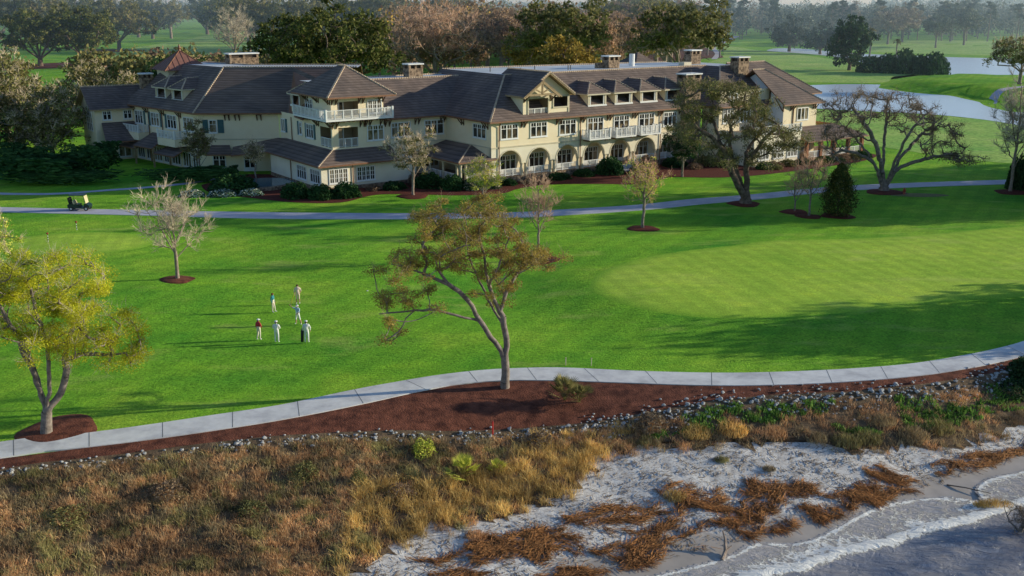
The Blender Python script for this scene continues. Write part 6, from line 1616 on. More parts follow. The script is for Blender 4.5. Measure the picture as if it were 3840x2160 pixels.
def wiggle(pl, amp, seed, n=5):
    rg = np.random.default_rng(seed); out = []
    for p in spline(pl, n): out.append((p[0] + rg.normal() * amp, p[1] + rg.normal() * amp))
    return out
sand_in = [p for p in SAND_TOP if -61 < p[0] < 63]
sea_edge = [(-61, -8), (-24, 22), (-6, 33), (4, 39), (11, 43.5), (17, 46.5), (22, 48.8), (28, 52.5), (36, 57), (48, 66), (66, 78)]
sheet('beach_sand', list(spline([(p[0] - 0.6, p[1] + 1.6) for p in sand_in], 2)) + sea_edge[::-1], M['sand'], 0.03, 0.5)
sheet('dune_soil', [p for p in MULCH_EDGE] + wiggle(sand_in, 0.5, 3, 8)[::-1], M['soil'], 0.055, 0.6)

# --- sea with swash and one small breaking wave
SWASH = [(-8, 37.5), (-2, 42), (3.2, 45.6), (7, 47.4), (10, 48.7), (12.1, 49.8), (13.2, 50.7), (14.2, 51.0), (15.3, 50.9), (16.6, 51.3), (17.4, 51.8), (18.9, 53.0), (20.4, 54.2), (21.95, 55.2), (24.2, 56.1), (26.7, 56.5), (28.2, 55.9), (28.5, 56.8), (28.8, 57.7), (30.1, 59.0), (32.8, 60.1), (38, 63), (46, 68), (66, 82)]
WAVE = [(-4, 36), (3, 41.5), (8, 44.8), (11, 46.6), (13.25, 47.73), (15.5, 48.8), (17.3, 49.6), (19.9, 50.75), (21.85, 51.7), (23.85, 52.55), (26, 53.6), (27.9, 54.5), (30.5, 55.6), (36, 58.5), (50, 66)]
sx_ = grow_axis(-2, 40, 0.17, -160, 200, 1.25); sy_ = grow_axis(41, 62, 0.17, -250, 170, 1.25)
X, Y = np.meshgrid(sx_, sy_)
dS, sS = poly_dist(X, Y, spline(SWASH, 4)); dW, sW = poly_dist(X, Y, spline(WAVE, 4))
w_ = np.where(sS > 0, dS, -dS)                 # metres seaward of the swash line
off_w = np.where(sW > 0, dW, -dW)              # metres seaward of the wave crest
rgn = np.random.default_rng(4)
wob = 0.35 * np.sin(X * 1.1 + 0.6 * np.sin(X * 2.3)) + 0.2 * np.sin(X * 2.9 + Y)
crest = np.exp(-((off_w + wob * 0.4) / 0.55) ** 2)
Z = -2.93 + 0.16 * crest + np.where(off_w > 0, 0.035 * np.sin(off_w * 2.2 + X * 0.35 + np.sin(Y * 0.8)) + 0.02 * np.sin(X * 1.7 - Y * 2.3), 0) * smooth(off_w, 0, 2)
hz = H(X, Y)
Z = np.where((w_ < 4.5) & (off_w < 0), np.maximum(Z, hz + 0.05 + 0.0 * Z), Z)
lace = np.where((w_ > 0) & (off_w < 0.3), 0.36 + 0.10 * np.sin(X * 0.9 + 2 * np.sin(Y * .7)) + 0.20 * np.exp(-((off_w + 0.7) / 0.6) ** 2) + 0.12 * np.exp(-w_ / 0.6), 0.0)
edge = np.exp(-((w_ - 0.13) / 0.14) ** 2) * 0.95
brk = np.exp(-((off_w + wob * 0.5 - 0.05) / 0.55) ** 2) * 1.0
trail = np.where(off_w > 0, 0.42 * np.exp(-off_w / 0.9), 0)
foam = np.clip(np.maximum.reduce([lace, edge, brk, trail]), 0, 1)
ny_, nx_ = X.shape
idx = np.arange(nx_ * ny_).reshape(ny_, nx_)
qd = np.stack([idx[:-1, :-1], idx[:-1, 1:], idx[1:, 1:], idx[1:, :-1]], -1).reshape(-1, 4)
keep = (w_.ravel()[qd] > 0.0).any(1)
qd = qd[keep]
used = np.unique(qd); remap = np.full(nx_ * ny_, -1); remap[used] = np.arange(len(used))
sm = np_mesh('sea', np.stack([X.ravel()[used], Y.ravel()[used], Z.ravel()[used]], -1), remap[qd], smooth=True)
at = sm.attributes.new('foam', 'FLOAT', 'POINT'); at.data.foreach_set('value', foam.ravel()[used].astype(np.float32))
at = sm.attributes.new('shallow', 'FLOAT', 'POINT'); at.data.foreach_set('value', (1 - smooth(off_w, -1.2, 1.8)).ravel()[used].astype(np.float32))
def mk_sea():
    m, nt, p = new_mat('sea_water')
    fa = nt.nodes.new('ShaderNodeAttribute'); fa.attribute_name = 'foam'
    sh = nt.nodes.new('ShaderNodeAttribute'); sh.attribute_name = 'shallow'
    deep = ramp(nt, noise(nt, 0.6, 4), [(0.35, (0.14, 0.165, 0.235)), (0.65, (0.34, 0.32, 0.33))])
    wc = mixc(nt, sh.outputs['Fac'], deep, (0.56, 0.51, 0.48))
    tc = nt.nodes.new('ShaderNodeTexCoord')
    nz = N(nt, 'ShaderNodeTexNoise', Scale=1.6, Detail=4.0); nt.links.new(tc.outputs['Object'], nz.inputs['Vector'])
    vm = mixc(nt, 0.6, tc.outputs['Object'], nz.outputs['Color'])
    vo = N(nt, 'ShaderNodeTexVoronoi', feature='DISTANCE_TO_EDGE', Scale=3.4); nt.links.new(vm, vo.inputs['Vector'])
    n2 = noise(nt, 4.0, 6, 0.75)
    k = N(nt, 'ShaderNodeMath', operation='MULTIPLY_ADD'); nt.links.new(vo.outputs['Distance'], k.inputs[0]); k.inputs[1].default_value = -1.3; nt.links.new(n2, k.inputs[2])
    s = N(nt, 'ShaderNodeMath', operation='ADD'); nt.links.new(k.outputs[0], s.inputs[0]); nt.links.new(fa.outputs['Fac'], s.inputs[1])
    mr = N(nt, 'ShaderNodeMapRange'); mr.inputs['From Min'].default_value = 0.80; mr.inputs['From Max'].default_value = 0.98; nt.links.new(s.outputs[0], mr.inputs['Value'])
    nt.links.new(mixc(nt, mr.outputs[0], wc, (0.95, 0.93, 0.88)), p.inputs['Base Color'])
    r = N(nt, 'ShaderNodeMapRange'); r.inputs['To Min'].default_value = 0.16; r.inputs['To Max'].default_value = 0.9; nt.links.new(mr.outputs[0], r.inputs['Value']); nt.links.new(r.outputs[0], p.inputs['Roughness'])
    p.inputs['Specular IOR Level'].default_value = 0.5
    bh = N(nt, 'ShaderNodeMath', operation='MULTIPLY_ADD'); nt.links.new(mr.outputs[0], bh.inputs[0]); bh.inputs[1].default_value = 0.6
    nt.links.new(noise(nt, 1.1, 5, 0.65, stretch=(0.8, 1.8, 1), dist=0.7), bh.inputs[2])
    bump(nt, p, bh.outputs[0], 0.9, 0.25)
    return m
sm.materials.append(mk_sea())
tag(link_mesh('sea', sm), kind='structure')

# --- dune grasses
def blades(P, h, wdt, lean, rg):
    """bent grass blades: a quad and a tip"""
    k = len(P); az = rg.uniform(0, 6.283, k); s = np.stack([np.cos(az), np.sin(az), np.zeros(k)], -1)
    la = rg.uniform(0, 6.283, k); l = np.stack([np.cos(la), np.sin(la), np.zeros(k)], -1) * (h * lean * rg.random(k))[:, None]
    up = np.stack([np.zeros(k), np.zeros(k), h], -1)
    p1 = P + up * 0.6 + l * 0.4; p2 = P + up + l * 1.1
    w = (s.T * wdt).T
    V = np.stack([P - w, P + w, p1 + w * 0.7, p1 - w * 0.7, p2], 1).reshape(-1, 3)
    b = np.arange(k) * 5
    q = np.stack([b, b + 1, b + 2, b + 3], -1); t = np.stack([b + 3, b + 2, b + 4], -1)
    return V, q, t
def field(X, Y, s, ph):
    return 0.5 + 0.25 * (np.sin(X * s + ph) * np.cos(Y * s * 1.3 + ph * 2) + np.sin((X + 0.6 * Y) * s * 1.9 + ph * 3) * 0.7 + np.sin((Y - 0.4 * X) * s * 3.1 + ph) * 0.5)
GM = [mk_leaf('rust_grass', [(0.22, 0.115, 0.06), (0.34, 0.195, 0.105), (0.46, 0.30, 0.18)], 0.2, 0.35, 0.22), mk_leaf('golden_grass', [(0.25, 0.15, 0.05), (0.36, 0.235, 0.088), (0.47, 0.34, 0.15)], 0.2, 0.35, 0.22),
      mk_leaf('olive_grass', [(0.11, 0.098, 0.042), (0.18, 0.155, 0.066), (0.27, 0.225, 0.11)], 0.2, 0.35, 0.22), mk_leaf('dark_grass', [(0.12, 0.09, 0.055), (0.20, 0.15, 0.092), (0.29, 0.22, 0.135)], 0.2, 0.35, 0.22),
      mk_leaf('green_cover', [(0.03, 0.075, 0.015), (0.07, 0.14, 0.03), (0.15, 0.22, 0.05)], 0.2, 0.6)]
def make_grass(name, ntuft, xr, region, seed, per=13):
    rg = np.random.default_rng(seed)
    x = rg.uniform(*xr, ntuft * 4); y = rg.uniform(30, 74, ntuft * 4)
    sd = poly_sd(x, y, region); ok = sd > 0
    x, y, sd = x[ok][:ntuft], y[ok][:ntuft], sd[ok][:ntuft]
    dP, sP = poly_dist(x, y, MULCH_EDGE); dA, sA = poly_dist(x, y, sand_in)
    f1 = field(x, y, 0.42, 1.3); f2 = field(x, y, 0.9, 4.1); f3 = field(x, y, 1.7, 2.2)
    t = dP / (dP + dA + 1e-6)                      # 0 at the mulch, 1 at the sand
    kind = np.zeros(len(x), int)
    up_dark = (t < 0.42 + 0.2 * (f1 - 0.5)) & (x < 4)
    kind[up_dark] = 3
    kind[up_dark & (f2 > 0.66)] = 2; kind[up_dark & (f3 > 0.52)] = 0
    kind[(~up_dark) & (f2 > 0.72)] = 2
    kind[(~up_dark) & (f2 < 0.32)] = 3
    kind[(x > -9) & (t > 0.5) & (x < 6)] = 1
    kind[(x > -9) & (t > 0.5) & (x < 6) & (f3 < 0.35)] = 0
    kind[(x > 0) & (x < 8) & (t <= 0.5)] = np.where(f3 > 0.5, 0, 1)[(x > 0) & (x < 8) & (t <= 0.5)]
    kind[(x >= 9) & (f1 > 0.40)] = 4; kind[(x >= 9) & (f1 <= 0.40)] = 0; kind[(x >= 9) & (t > 0.7)] = 3
    kind[(x >= 9) & (f3 > 0.66)] = 0; kind[(x < 2) & (f1 > 0.68) & (f3 > 0.55)] = 2
    kind[rg.random(len(x)) < 0.05] = 2; sw_ = rg.random(len(x)) < 0.22; kind[sw_ & (kind < 4)] = rg.choice([0, 0, 3, 0], len(x))[sw_ & (kind < 4)]
    hh = np.array([0.32, 0.62, 0.38, 0.38, 0.30])[kind] * rg.uniform(0.6, 1.3, len(x)) * (0.7 + 0.6 * f3)
    # bare openings
    ok = (dP > np.where(x > 8, 0.9, 0.9) * (0.6 + 0.9 * f3)) & ~((f2 < 0.22) & (f3 < 0.45)) & (rg.random(len(x)) < np.where(x > 9, 0.75, 1.0)); x, y, kind, hh = x[ok], y[ok], kind[ok], hh[ok]
    n = per; X = np.repeat(x, n) + rg.normal(size=len(x) * n) * 0.16; Y = np.repeat(y, n) + rg.normal(size=len(x) * n) * 0.16
    Z = np.repeat(H(x, y), n) + 0.02
    hb = np.repeat(hh, n) * rg.uniform(0.5, 1.15, len(X)); kb = np.repeat(kind, n)
    V, q, tr = blades(np.stack([X, Y, Z], -1), hb, np.where(kb == 4, 0.045, 0.0115) * rg.uniform(0.7, 1.4, len(X)), np.where(kb == 4, 0.9, 1.1), rg)
    me = np_mesh(name, V, q, tr, mats=GM, midx=np.concatenate([kb, kb]))
    return tag(link_mesh(name, me), kind='stuff')
ragged = []
_q = spline(sand_in, 10)
for k_, p_ in enumerate(_q):
    o_ = 0.9 * math.sin(k_ * 0.9) * math.sin(k_ * 0.37 + 1) + 0.5 * math.sin(k_ * 2.3)
    ragged.append((p_[0] + 0.45 * o_, p_[1] - 0.8 * o_ - 0.15))
reg = [p for p in MULCH_EDGE] + ragged[::-1]
make_grass('dune_grass', 12500, (-40, 9.5), reg, 1, 23)
make_grass('ground_cover', 6500, (9, 52), reg, 2, 16)
# tufts standing out on the open sand
def clump_mesh(seed, r, h, n, mi):
    rg = np.random.default_rng(seed); a = rg.uniform(0, 6.283, n); d = r * np.sqrt(rg.random(n))
    P = np.stack([d * np.cos(a), d * np.sin(a), np.zeros(n)], -1)
    V, q, t = blades(P, h * rg.uniform(0.5, 1.1, n) * (1.15 - 0.6 * d / r), np.full(n, 0.017), 0.7, rg)
    V[:, :2] *= 1.0
    return np_mesh('blades', V, q, t, mats=[GM[mi]])
ck = [clump_mesh(60 + k, 0.8, 0.85, 420, k) for k in (0, 1, 2, 3)]
for (x, y, s, k, lab) in [(9.6, 54.9, 0.8, 1, 'small golden grass tuft on the sand nearest the wrack'), (-1.9, 50.3, 0.7, 0, 'reddish grass tuft at the dune foot by the wrack'), (13.2, 59.2, 0.55, 2, 'little green tuft alone on the open sand'), (17.2, 62.2, 1.1, 0, 'pale reddish tuft under the green cover'),
                           (21.8, 61.6, 1.15, 2, 'broad rounded green tuft on the open sand, right'), (23.4, 62.3, 1.2, 2, 'tall green tuft right behind the broad one'), (19.9, 61.9, 0.9, 3, 'dark low tuft left of the broad green one'), (26.6, 63.0, 1.3, 3, 'dark olive tuft group at the right above the wrack'), (28.8, 64.1, 1.3, 2, 'big olive tuft at the right edge of the sand'), (25.0, 64.3, 1.1, 3, 'dark tuft behind the green ones'), (16.0, 58.4, 0.5, 3, 'tiny dry tuft on the sand between the wrack lines'), (14.4, 62.3, 1.3, 1, 'long golden tuft at the top of the sand'), (12.0, 61.9, 1.2, 1, 'golden tuft row end at the top of the sand')]:
    o = link_mesh('grass_tuft', ck[k]); o.location = (x, y, Hs(x, y) + 0.02); o.scale = (s * 1.1, s, s * 0.8); o.rotation_euler = (0, 0, x); tag(o, lab, 'grass tuft')
# marsh clumps standing in the wash at the right
o = link_mesh('marsh_clump', clump_mesh(70, 1.1, 0.8, 700, 1)); o.location = (28.7, 55.3, -2.95); o.scale = (1.1, 0.5, 0.75); tag(o, 'golden marsh grass clump standing in the foam at the right', 'grass clump')
snag = empty('drift_snag', (28.9, 52.4, -3.05), 0, 'dark twisted driftwood bush standing in the shallow water', 'driftwood')
rg = np.random.default_rng(91); at_ = crown_pts(rg, 60, (0.3, 0, 0.8), (1.3, 1.0, 0.8), 0.3, -0.9)
ms = tree_meshes([[(0, 0, -0.2), (0.1, 0, 0.4), (0.5, 0, 1.3)], [(0, 0, 0.1), (-0.6, 0.2, 0.6), (-0.9, 0.5, 1.6)]], at_, 92, 0.12, M['barkgrey'], None, 0, twigs=9, tlen=0.6, tr=0.012, twigmat=M['twigdark'], rtip=0.015, step=0.3)
link_mesh('stem', ms[0], snag); link_mesh('branches', ms[1], snag)

# --- reed wrack and drift
WR = [[(9.6, 51.8), (10.6, 52.9), (12.0, 53.5), (13.0, 52.9), (13.6, 52.4), (14.6, 52.9)], [(9.1, 53.9), (10.1, 54.7), (11.3, 55.0), (12.9, 55.7)], [(14.9, 55.0), (16.2, 56.0), (17.4, 56.0), (18.4, 56.3)],
      [(17.1, 54.7), (17.9, 53.5), (18.6, 52.9), (20.0, 53.8), (20.3, 55.4), (19.9, 56.0)], [(18.2, 56.3), (20.0, 56.6), (21.3, 56.0), (22.5, 56.0), (24.8, 57.3)], [(21.2, 57.6), (22.1, 56.6), (23.4, 57.3)], [(21.9, 58.7), (23.0, 58.3), (25.0, 58.0)],
      [(26.4, 59.2), (28.3, 59.9), (30.3, 60.8), (34.0, 62.5), (38, 65)], [(9.1, 48.7), (10.2, 48.7), (11.3, 49.1), (12.0, 49.5)], [(14.0, 52.6), (14.5, 53.8), (15.4, 55.0), (16.2, 57.0)], [(15.4, 52.9), (15.8, 52.6), (16.5, 53.2)], [(13.6, 56.3), (14.6, 56.0), (15.3, 56.6)],
      [(-7.0, 47.2), (-4.6, 47.6), (-2.6, 48.3), (-1.1, 49.0), (0.4, 49.8), (1.6, 50.8), (3.0, 51.6)], [(3.0, 51.6), (4.9, 52.1), (7.6, 52.6), (9.9, 53.7)], [(-0.3, 47.2), (0.9, 48.3), (2.2, 49.5), (3.7, 49.5)], [(4.0, 48.3), (5.9, 48.5), (7.0, 48.3), (8.4, 49.0)], [(5.6, 48.5), (7.3, 50.3), (9.6, 52.1)], [(-2.4, 49.0), (-1.4, 49.5), (-0.3, 49.3)],
      [(-6, 45.4), (-3, 46.2), (-1, 46.6)], [(1, 46.6), (3, 47.2), (5.4, 47.2)]]
rg = np.random.default_rng(8); S_, E_ = [], []
STR = []
for l in WR:
    P = np.array(spline(l, 8)); t_ = np.gradient(P, axis=0); t_ /= (np.hypot(*t_.T)[:, None] + 1e-9); nn = np.stack([-t_[:, 1], t_[:, 0]], -1)
    for j in range(6):
        ph = rg.uniform(0, 6.28, 2); o_ = rg.normal() * 0.5 + 0.25 * np.sin(np.arange(len(P)) * rg.uniform(0.25, 0.6) + ph[0]) + 0.1 * np.sin(np.arange(len(P)) * 1.3 + ph[1])
        a_, b_ = sorted(rg.integers(0, len(P), 2)); a_ = min(a_, int(len(P) * 0.35)); b_ = max(b_, int(len(P) * 0.65))
        STR.append((P + nn * o_[:, None])[a_:b_ + 1])
for P in STR:
    seg = np.diff(P, axis=0)
    for p, d in zip(P[:-1], seg):
        if field(p[0], p[1], 2.3, 0.7) < 0.2: continue
        L = np.hypot(*d); n = int(L * 58 * (0.35 + 1.1 * field(p[0], p[1], 1.1, 2.0))); dn = d / (L + 1e-9); tk = rg.uniform(0.04, 0.20)
        for k in range(n):
            q = p + d * rg.random() + np.array([-dn[1], dn[0]]) * rg.standard_t(3) * tk * 0.8
            a = math.atan2(d[1], d[0]) + rg.standard_t(3) * 0.35; ln = rg.uniform(0.2, 0.75)
            z = Hs(*q) if False else None
            S_.append((q[0], q[1], rg.uniform(0.02, 0.16))); E_.append((q[0] + ln * math.cos(a), q[1] + ln * math.sin(a), rg.uniform(0.02, 0.16)))
n_w = len(S_)
for k in range(22000):                                   # loose bits over the dry sand
    x, y = rg.uniform(-8, 36), rg.uniform(46, 66)
    if field(x, y, 0.9, 3.3) + 0.5 * field(x, y, 3.0, 1.0) < 0.72 and rg.random() < 0.75: continue
    a = rg.normal() * 0.9 + 0.5; ln = rg.uniform(0.06, 0.4)
    S_.append((x, y, 0.035)); E_.append((x + ln * math.cos(a), y + ln * math.sin(a), 0.04))
S_ = np.array(S_); E_ = np.array(E_)
hz_ = H(S_[:, 0], S_[:, 1]); hE = H(E_[:, 0], E_[:, 1])
inb = poly_sd(S_[:, 0], S_[:, 1], list(sand_in) + sea_edge[::-1]) > 0.1
inb &= (hz_ > -2.85)
S_[:, 2] += hz_ + 0.03; E_[:, 2] += hE + 0.03
isw = np.arange(len(S_)) < n_w
WM = mk_leaf('reed_wrack', [(0.05, 0.024, 0.012), (0.15, 0.065, 0.026), (0.29, 0.135, 0.055), (0.08, 0.038, 0.018)], 0, 0.8)
DM = mk_leaf('drift_bits', [(0.04, 0.026, 0.018), (0.09, 0.058, 0.038), (0.15, 0.11, 0.075)], 0, 0.8)
for nm, sel, mt, rr_ in (('reed_wrack', isw & inb, WM, 0.016), ('drift_litter', ~isw & inb, DM, 0.016)):
    V, F = cones(S_[sel], E_[sel], np.full(sel.sum(), rr_), np.full(sel.sum(), rr_ * 0.6), 3)
    tag(link_mesh(nm, np_mesh(nm, V, F, mats=[mt])), kind='stuff')
dl_ = MB(); dl_.tube([(0, 0, 0.05), (0.3, 0.6, 0.25), (0.35, 1.1, 0.75), (0.25, 1.3, 1.1)], [0.11, 0.10, 0.07, 0.04], M['barklight'], 8); dl_.tube([(0.3, 0.6, 0.25), (0.7, 0.9, 0.4)], [0.06, 0.03], M['barklight'], 6)
o = dl_.build('drift_log'); o.location = (11.3, 49.2, Hs(11.3, 49.2)); tag(o, 'bleached driftwood log propped on the reed wrack by the swash', 'driftwood')
dl_ = MB(); dl_.tube([(0, 0, 0.06), (1.0, -0.5, 0.1), (2.2, -1.2, 0.08)], [0.05, 0.04, 0.02], M['bark'], 6); o = dl_.build('drift_branch'); o.location = (27.0, 58.0, Hs(27, 58)); tag(o, 'thin dark branch lying on the wet sand at the right', 'driftwood')

# --- riprap along the foot of the mulch bed
def rock_mesh(seed):
    rg = np.random.default_rng(seed); bm = bmesh.new(); bmesh.ops.create_icosphere(bm, subdivisions=2, radius=1)
    sc = np.array([1.0, rg.uniform(0.6, 0.9), rg.uniform(0.45, 0.7)]); pl = [(unit(rg, 1)[0], rg.uniform(0.55, 0.85)) for _ in range(9)]
    for v in bm.verts:
        p = np.array(v.co)
        for n_, d_ in pl:
            k = p @ n_ - d_
            if k > 0: p = p - n_ * k
        v.co = Vector(p * sc)
    me = bpy.data.meshes.new('rock'); bm.to_mesh(me); bm.free(); me.materials.append(M['rock']); return me
rms = [rock_mesh(200 + k) for k in range(8)]
C_ = np.array(spline([p for p in MULCH_EDGE if -32 < p[0] < 46], 10)); rg = np.random.default_rng(15)
Lc = np.concatenate([[0], np.cumsum(np.hypot(*np.diff(C_, axis=0).T))])
n = 0
while n < 290:
    s = rg.random() * Lc[-1]; x = np.interp(s, Lc, C_[:, 0]); y = np.interp(s, Lc, C_[:, 1])
    dens = 0.30 if x < -20 else (0.5 if x < -6 else (0.75 if x < 4 else 1.0))
    patch = 0.5 + 0.5 * math.sin(s * 1.3) * math.sin(s * 0.47 + 1)
    if rg.random() > dens * (0.35 + patch): continue
    wdt = 0.28 if x < 0 else (0.42 if x < 9 else 0.7)
    x += rg.normal() * 0.25; y += -0.75 + rg.normal() * wdt
    o = link_mesh('riprap_rock', rms[n % 8]); r = rg.uniform(0.10, 0.22) * (1.1 if x > 4 else 0.95)
    o.scale = (r, r * rg.uniform(0.8, 1.1), r * rg.uniform(0.8, 1.2)); o.rotation_euler = (rg.normal() * 0.25, rg.normal() * 0.25, rg.random() * 6.28)
    o.location = (x, y, Hs(x, y) + 0.06 + r * 0.42)
    tag(o, 'pale grey riprap rock on the bank at the foot of the mulch bed', 'rock', 'riprap rocks along the mulch bed'); n += 1

rv, rf_, ro = [], [], 0
base_v = [np.array([v.co[:] for v in m_.vertices]) for m_ in rms]; base_f = [np.array([p.vertices[:] for p in m_.polygons]) for m_ in rms]
k = 0
while k < 1000:
    s = rg.random() * Lc[-1]; x = np.interp(s, Lc, C_[:, 0]); y = np.interp(s, Lc, C_[:, 1])
    dens = 0.30 if x < -20 else (0.5 if x < -6 else (0.75 if x < 4 else 1.0)); patch = 0.5 + 0.5 * math.sin(s * 1.3) * math.sin(s * 0.47 + 1)
    if rg.random() > dens * (0.3 + patch): continue
    x += rg.normal() * 0.25; y += -0.7 + rg.normal() * (0.36 if x < 4 else 0.8); r = rg.uniform(0.05, 0.13); a = rg.random() * 6.28; i = k % 8
    v = base_v[i] * r; v = np.stack([v[:, 0] * math.cos(a) - v[:, 1] * math.sin(a), v[:, 0] * math.sin(a) + v[:, 1] * math.cos(a), v[:, 2]], -1) + np.array([x, y, Hs(x, y) + 0.06 + r * 0.3])
    rv.append(v); rf_.append(base_f[i] + ro); ro += len(v); k += 1
tag(link_mesh('rubble', np_mesh('rubble', np.concatenate(rv), None, np.concatenate(rf_), [M['rock']])), kind='stuff')

# --- palmettos and bushes on the dune
def palmetto(seed, n=22, L=0.9):
    rg = np.random.default_rng(seed); V = []; F = []
    for k in range(n):
        az = rg.random() * 6.28; el = rg.uniform(0.35, 1.45); d = np.array([math.cos(az) * math.cos(el), math.sin(az) * math.cos(el), math.sin(el)]); s_ = np.array([-math.sin(az), math.cos(az), 0]); u_ = np.cross(d, s_)
        st = d * L * rg.uniform(0.5, 0.8); o = len(V); V += [-s_ * .012, s_ * .012, st + s_ * .012, st - s_ * .012]; F.append((o, o + 1, o + 2, o + 3))
        for j in range(11):
            a = (j - 5) / 5 * 0.95; e = d * math.cos(a) + s_ * math.sin(a); l_ = L * 0.62 * (1 - 0.25 * abs(a) / 1.25); w_ = np.cross(e, u_) * 0.022
            o = len(V); V += [st, st + e * l_ * 0.55 + w_, st + e * l_ + np.array([0, 0, -0.06]), st + e * l_ * 0.55 - w_]; F.append((o, o + 1, o + 2, o + 3))
    return np.array(V), np.array(F)
for (x, y, s, mn, lab) in [(3.6, 65.6, 1.75, 'leaf_olive', 'spiky dark green palmetto on the red mulch below the path'), (4.6, 65.4, 1.3, 'leaf_olive', 'smaller palmetto beside the big one on the red mulch'), (-2.9, 56.3, 1.35, 'leaf_lime', 'large pale palmetto among the golden dune grass'), (-0.9, 57.2, 0.8, 'leaf_lime', 'small pale palmetto right of the large one in the dune grass')]:
    o = link_mesh('palmetto', np_mesh('palmetto', *palmetto(int(x * 10 + 100)), mats=[M[mn]])); o.location = (x, y, Hs(x, y) + 0.02); o.scale = (s, s, s); tag(o, lab, 'palmetto')
for (x, y, rx, h, me, lab) in [(-5.5, 58.6, 0.8, 1.0, 'leaf_lime', 'bright lime green bush in the dark grass below the mulch'), (-12.2, 55.3, 0.9, 0.9, 'leaf_olive', 'olive green bush at the left of the dune'), (-9.0, 55.0, 0.5, 1.0, 'leaf_olive', 'slender olive green weed standing in the dune grass'), (-14.5, 51.6, 0.9, 0.7, 'leaf_olive', 'low olive bush in the rust grass'), (-19.5, 52.6, 1.1, 0.8, 'leaf_brown', 'brown dried bush at the left of the dune grass'), (-6.5, 54.0, 0.9, 0.8, 'leaf_brown', 'brown dried bush below the slender olive weed'), (1.8, 60.6, 1.0, 0.9, 'leaf_brown', 'reddish dried bush under the red stake bank'), (9.2, 62.6, 1.1, 1.0, 'leaf_brown', 'pale dried bush where the green cover begins'), (-24.0, 50.0, 1.2, 0.7, 'leaf_olive', 'low olive bush at the far left of the dune'), (36.2, 69.4, 1.3, 1.1, 'leaf_dark', 'dark green bush below the rocks at the right edge')]:
    sm_ = shrub_mesh(int(abs(x) * 7), 1, 1, 1, M[me], 900, 0.075)
    shrub(sm_, x, y, rx, rx, h, lab, name='dune_bush', cat='bush')
# ------------------------------------------------------------------ people
def plain(name, c, rough=0.8):
    m, nt, p = new_mat(name); f = noise(nt, 6, 3)
    nt.links.new(ramp(nt, f, [(0.3, tuple(v * 0.85 for v in c)), (0.7, tuple(min(1, v * 1.1) for v in c))]), p.inputs['Base Color']); p.inputs['Roughness'].default_value = rough
    return m
PM = {'skin': plain('skin', (0.52, 0.30, 0.20)), 'white': plain('white_cloth', (0.82, 0.82, 0.82)), 'teal': plain('teal_knit', (0.02, 0.22, 0.26)), 'red': plain('red_knit', (0.50, 0.03, 0.045)), 'cream': plain('cream_trousers', (0.74, 0.66, 0.55)),
      'pink': plain('pale_pink_shirt', (0.78, 0.60, 0.52)), 'blue': plain('pale_blue_top', (0.42, 0.56, 0.74)), 'shoe': plain('white_shoe', (0.78, 0.78, 0.76)), 'hair': plain('brown_hair', (0.10, 0.045, 0.02)), 'auburn': plain('auburn_hair', (0.22, 0.07, 0.025)), 'black': plain('black_bag', (0.02, 0.02, 0.025)), 'dark': plain('dark_jacket', (0.06, 0.06, 0.08)), 'yellow': plain('yellow_grip', (0.70, 0.55, 0.03))}
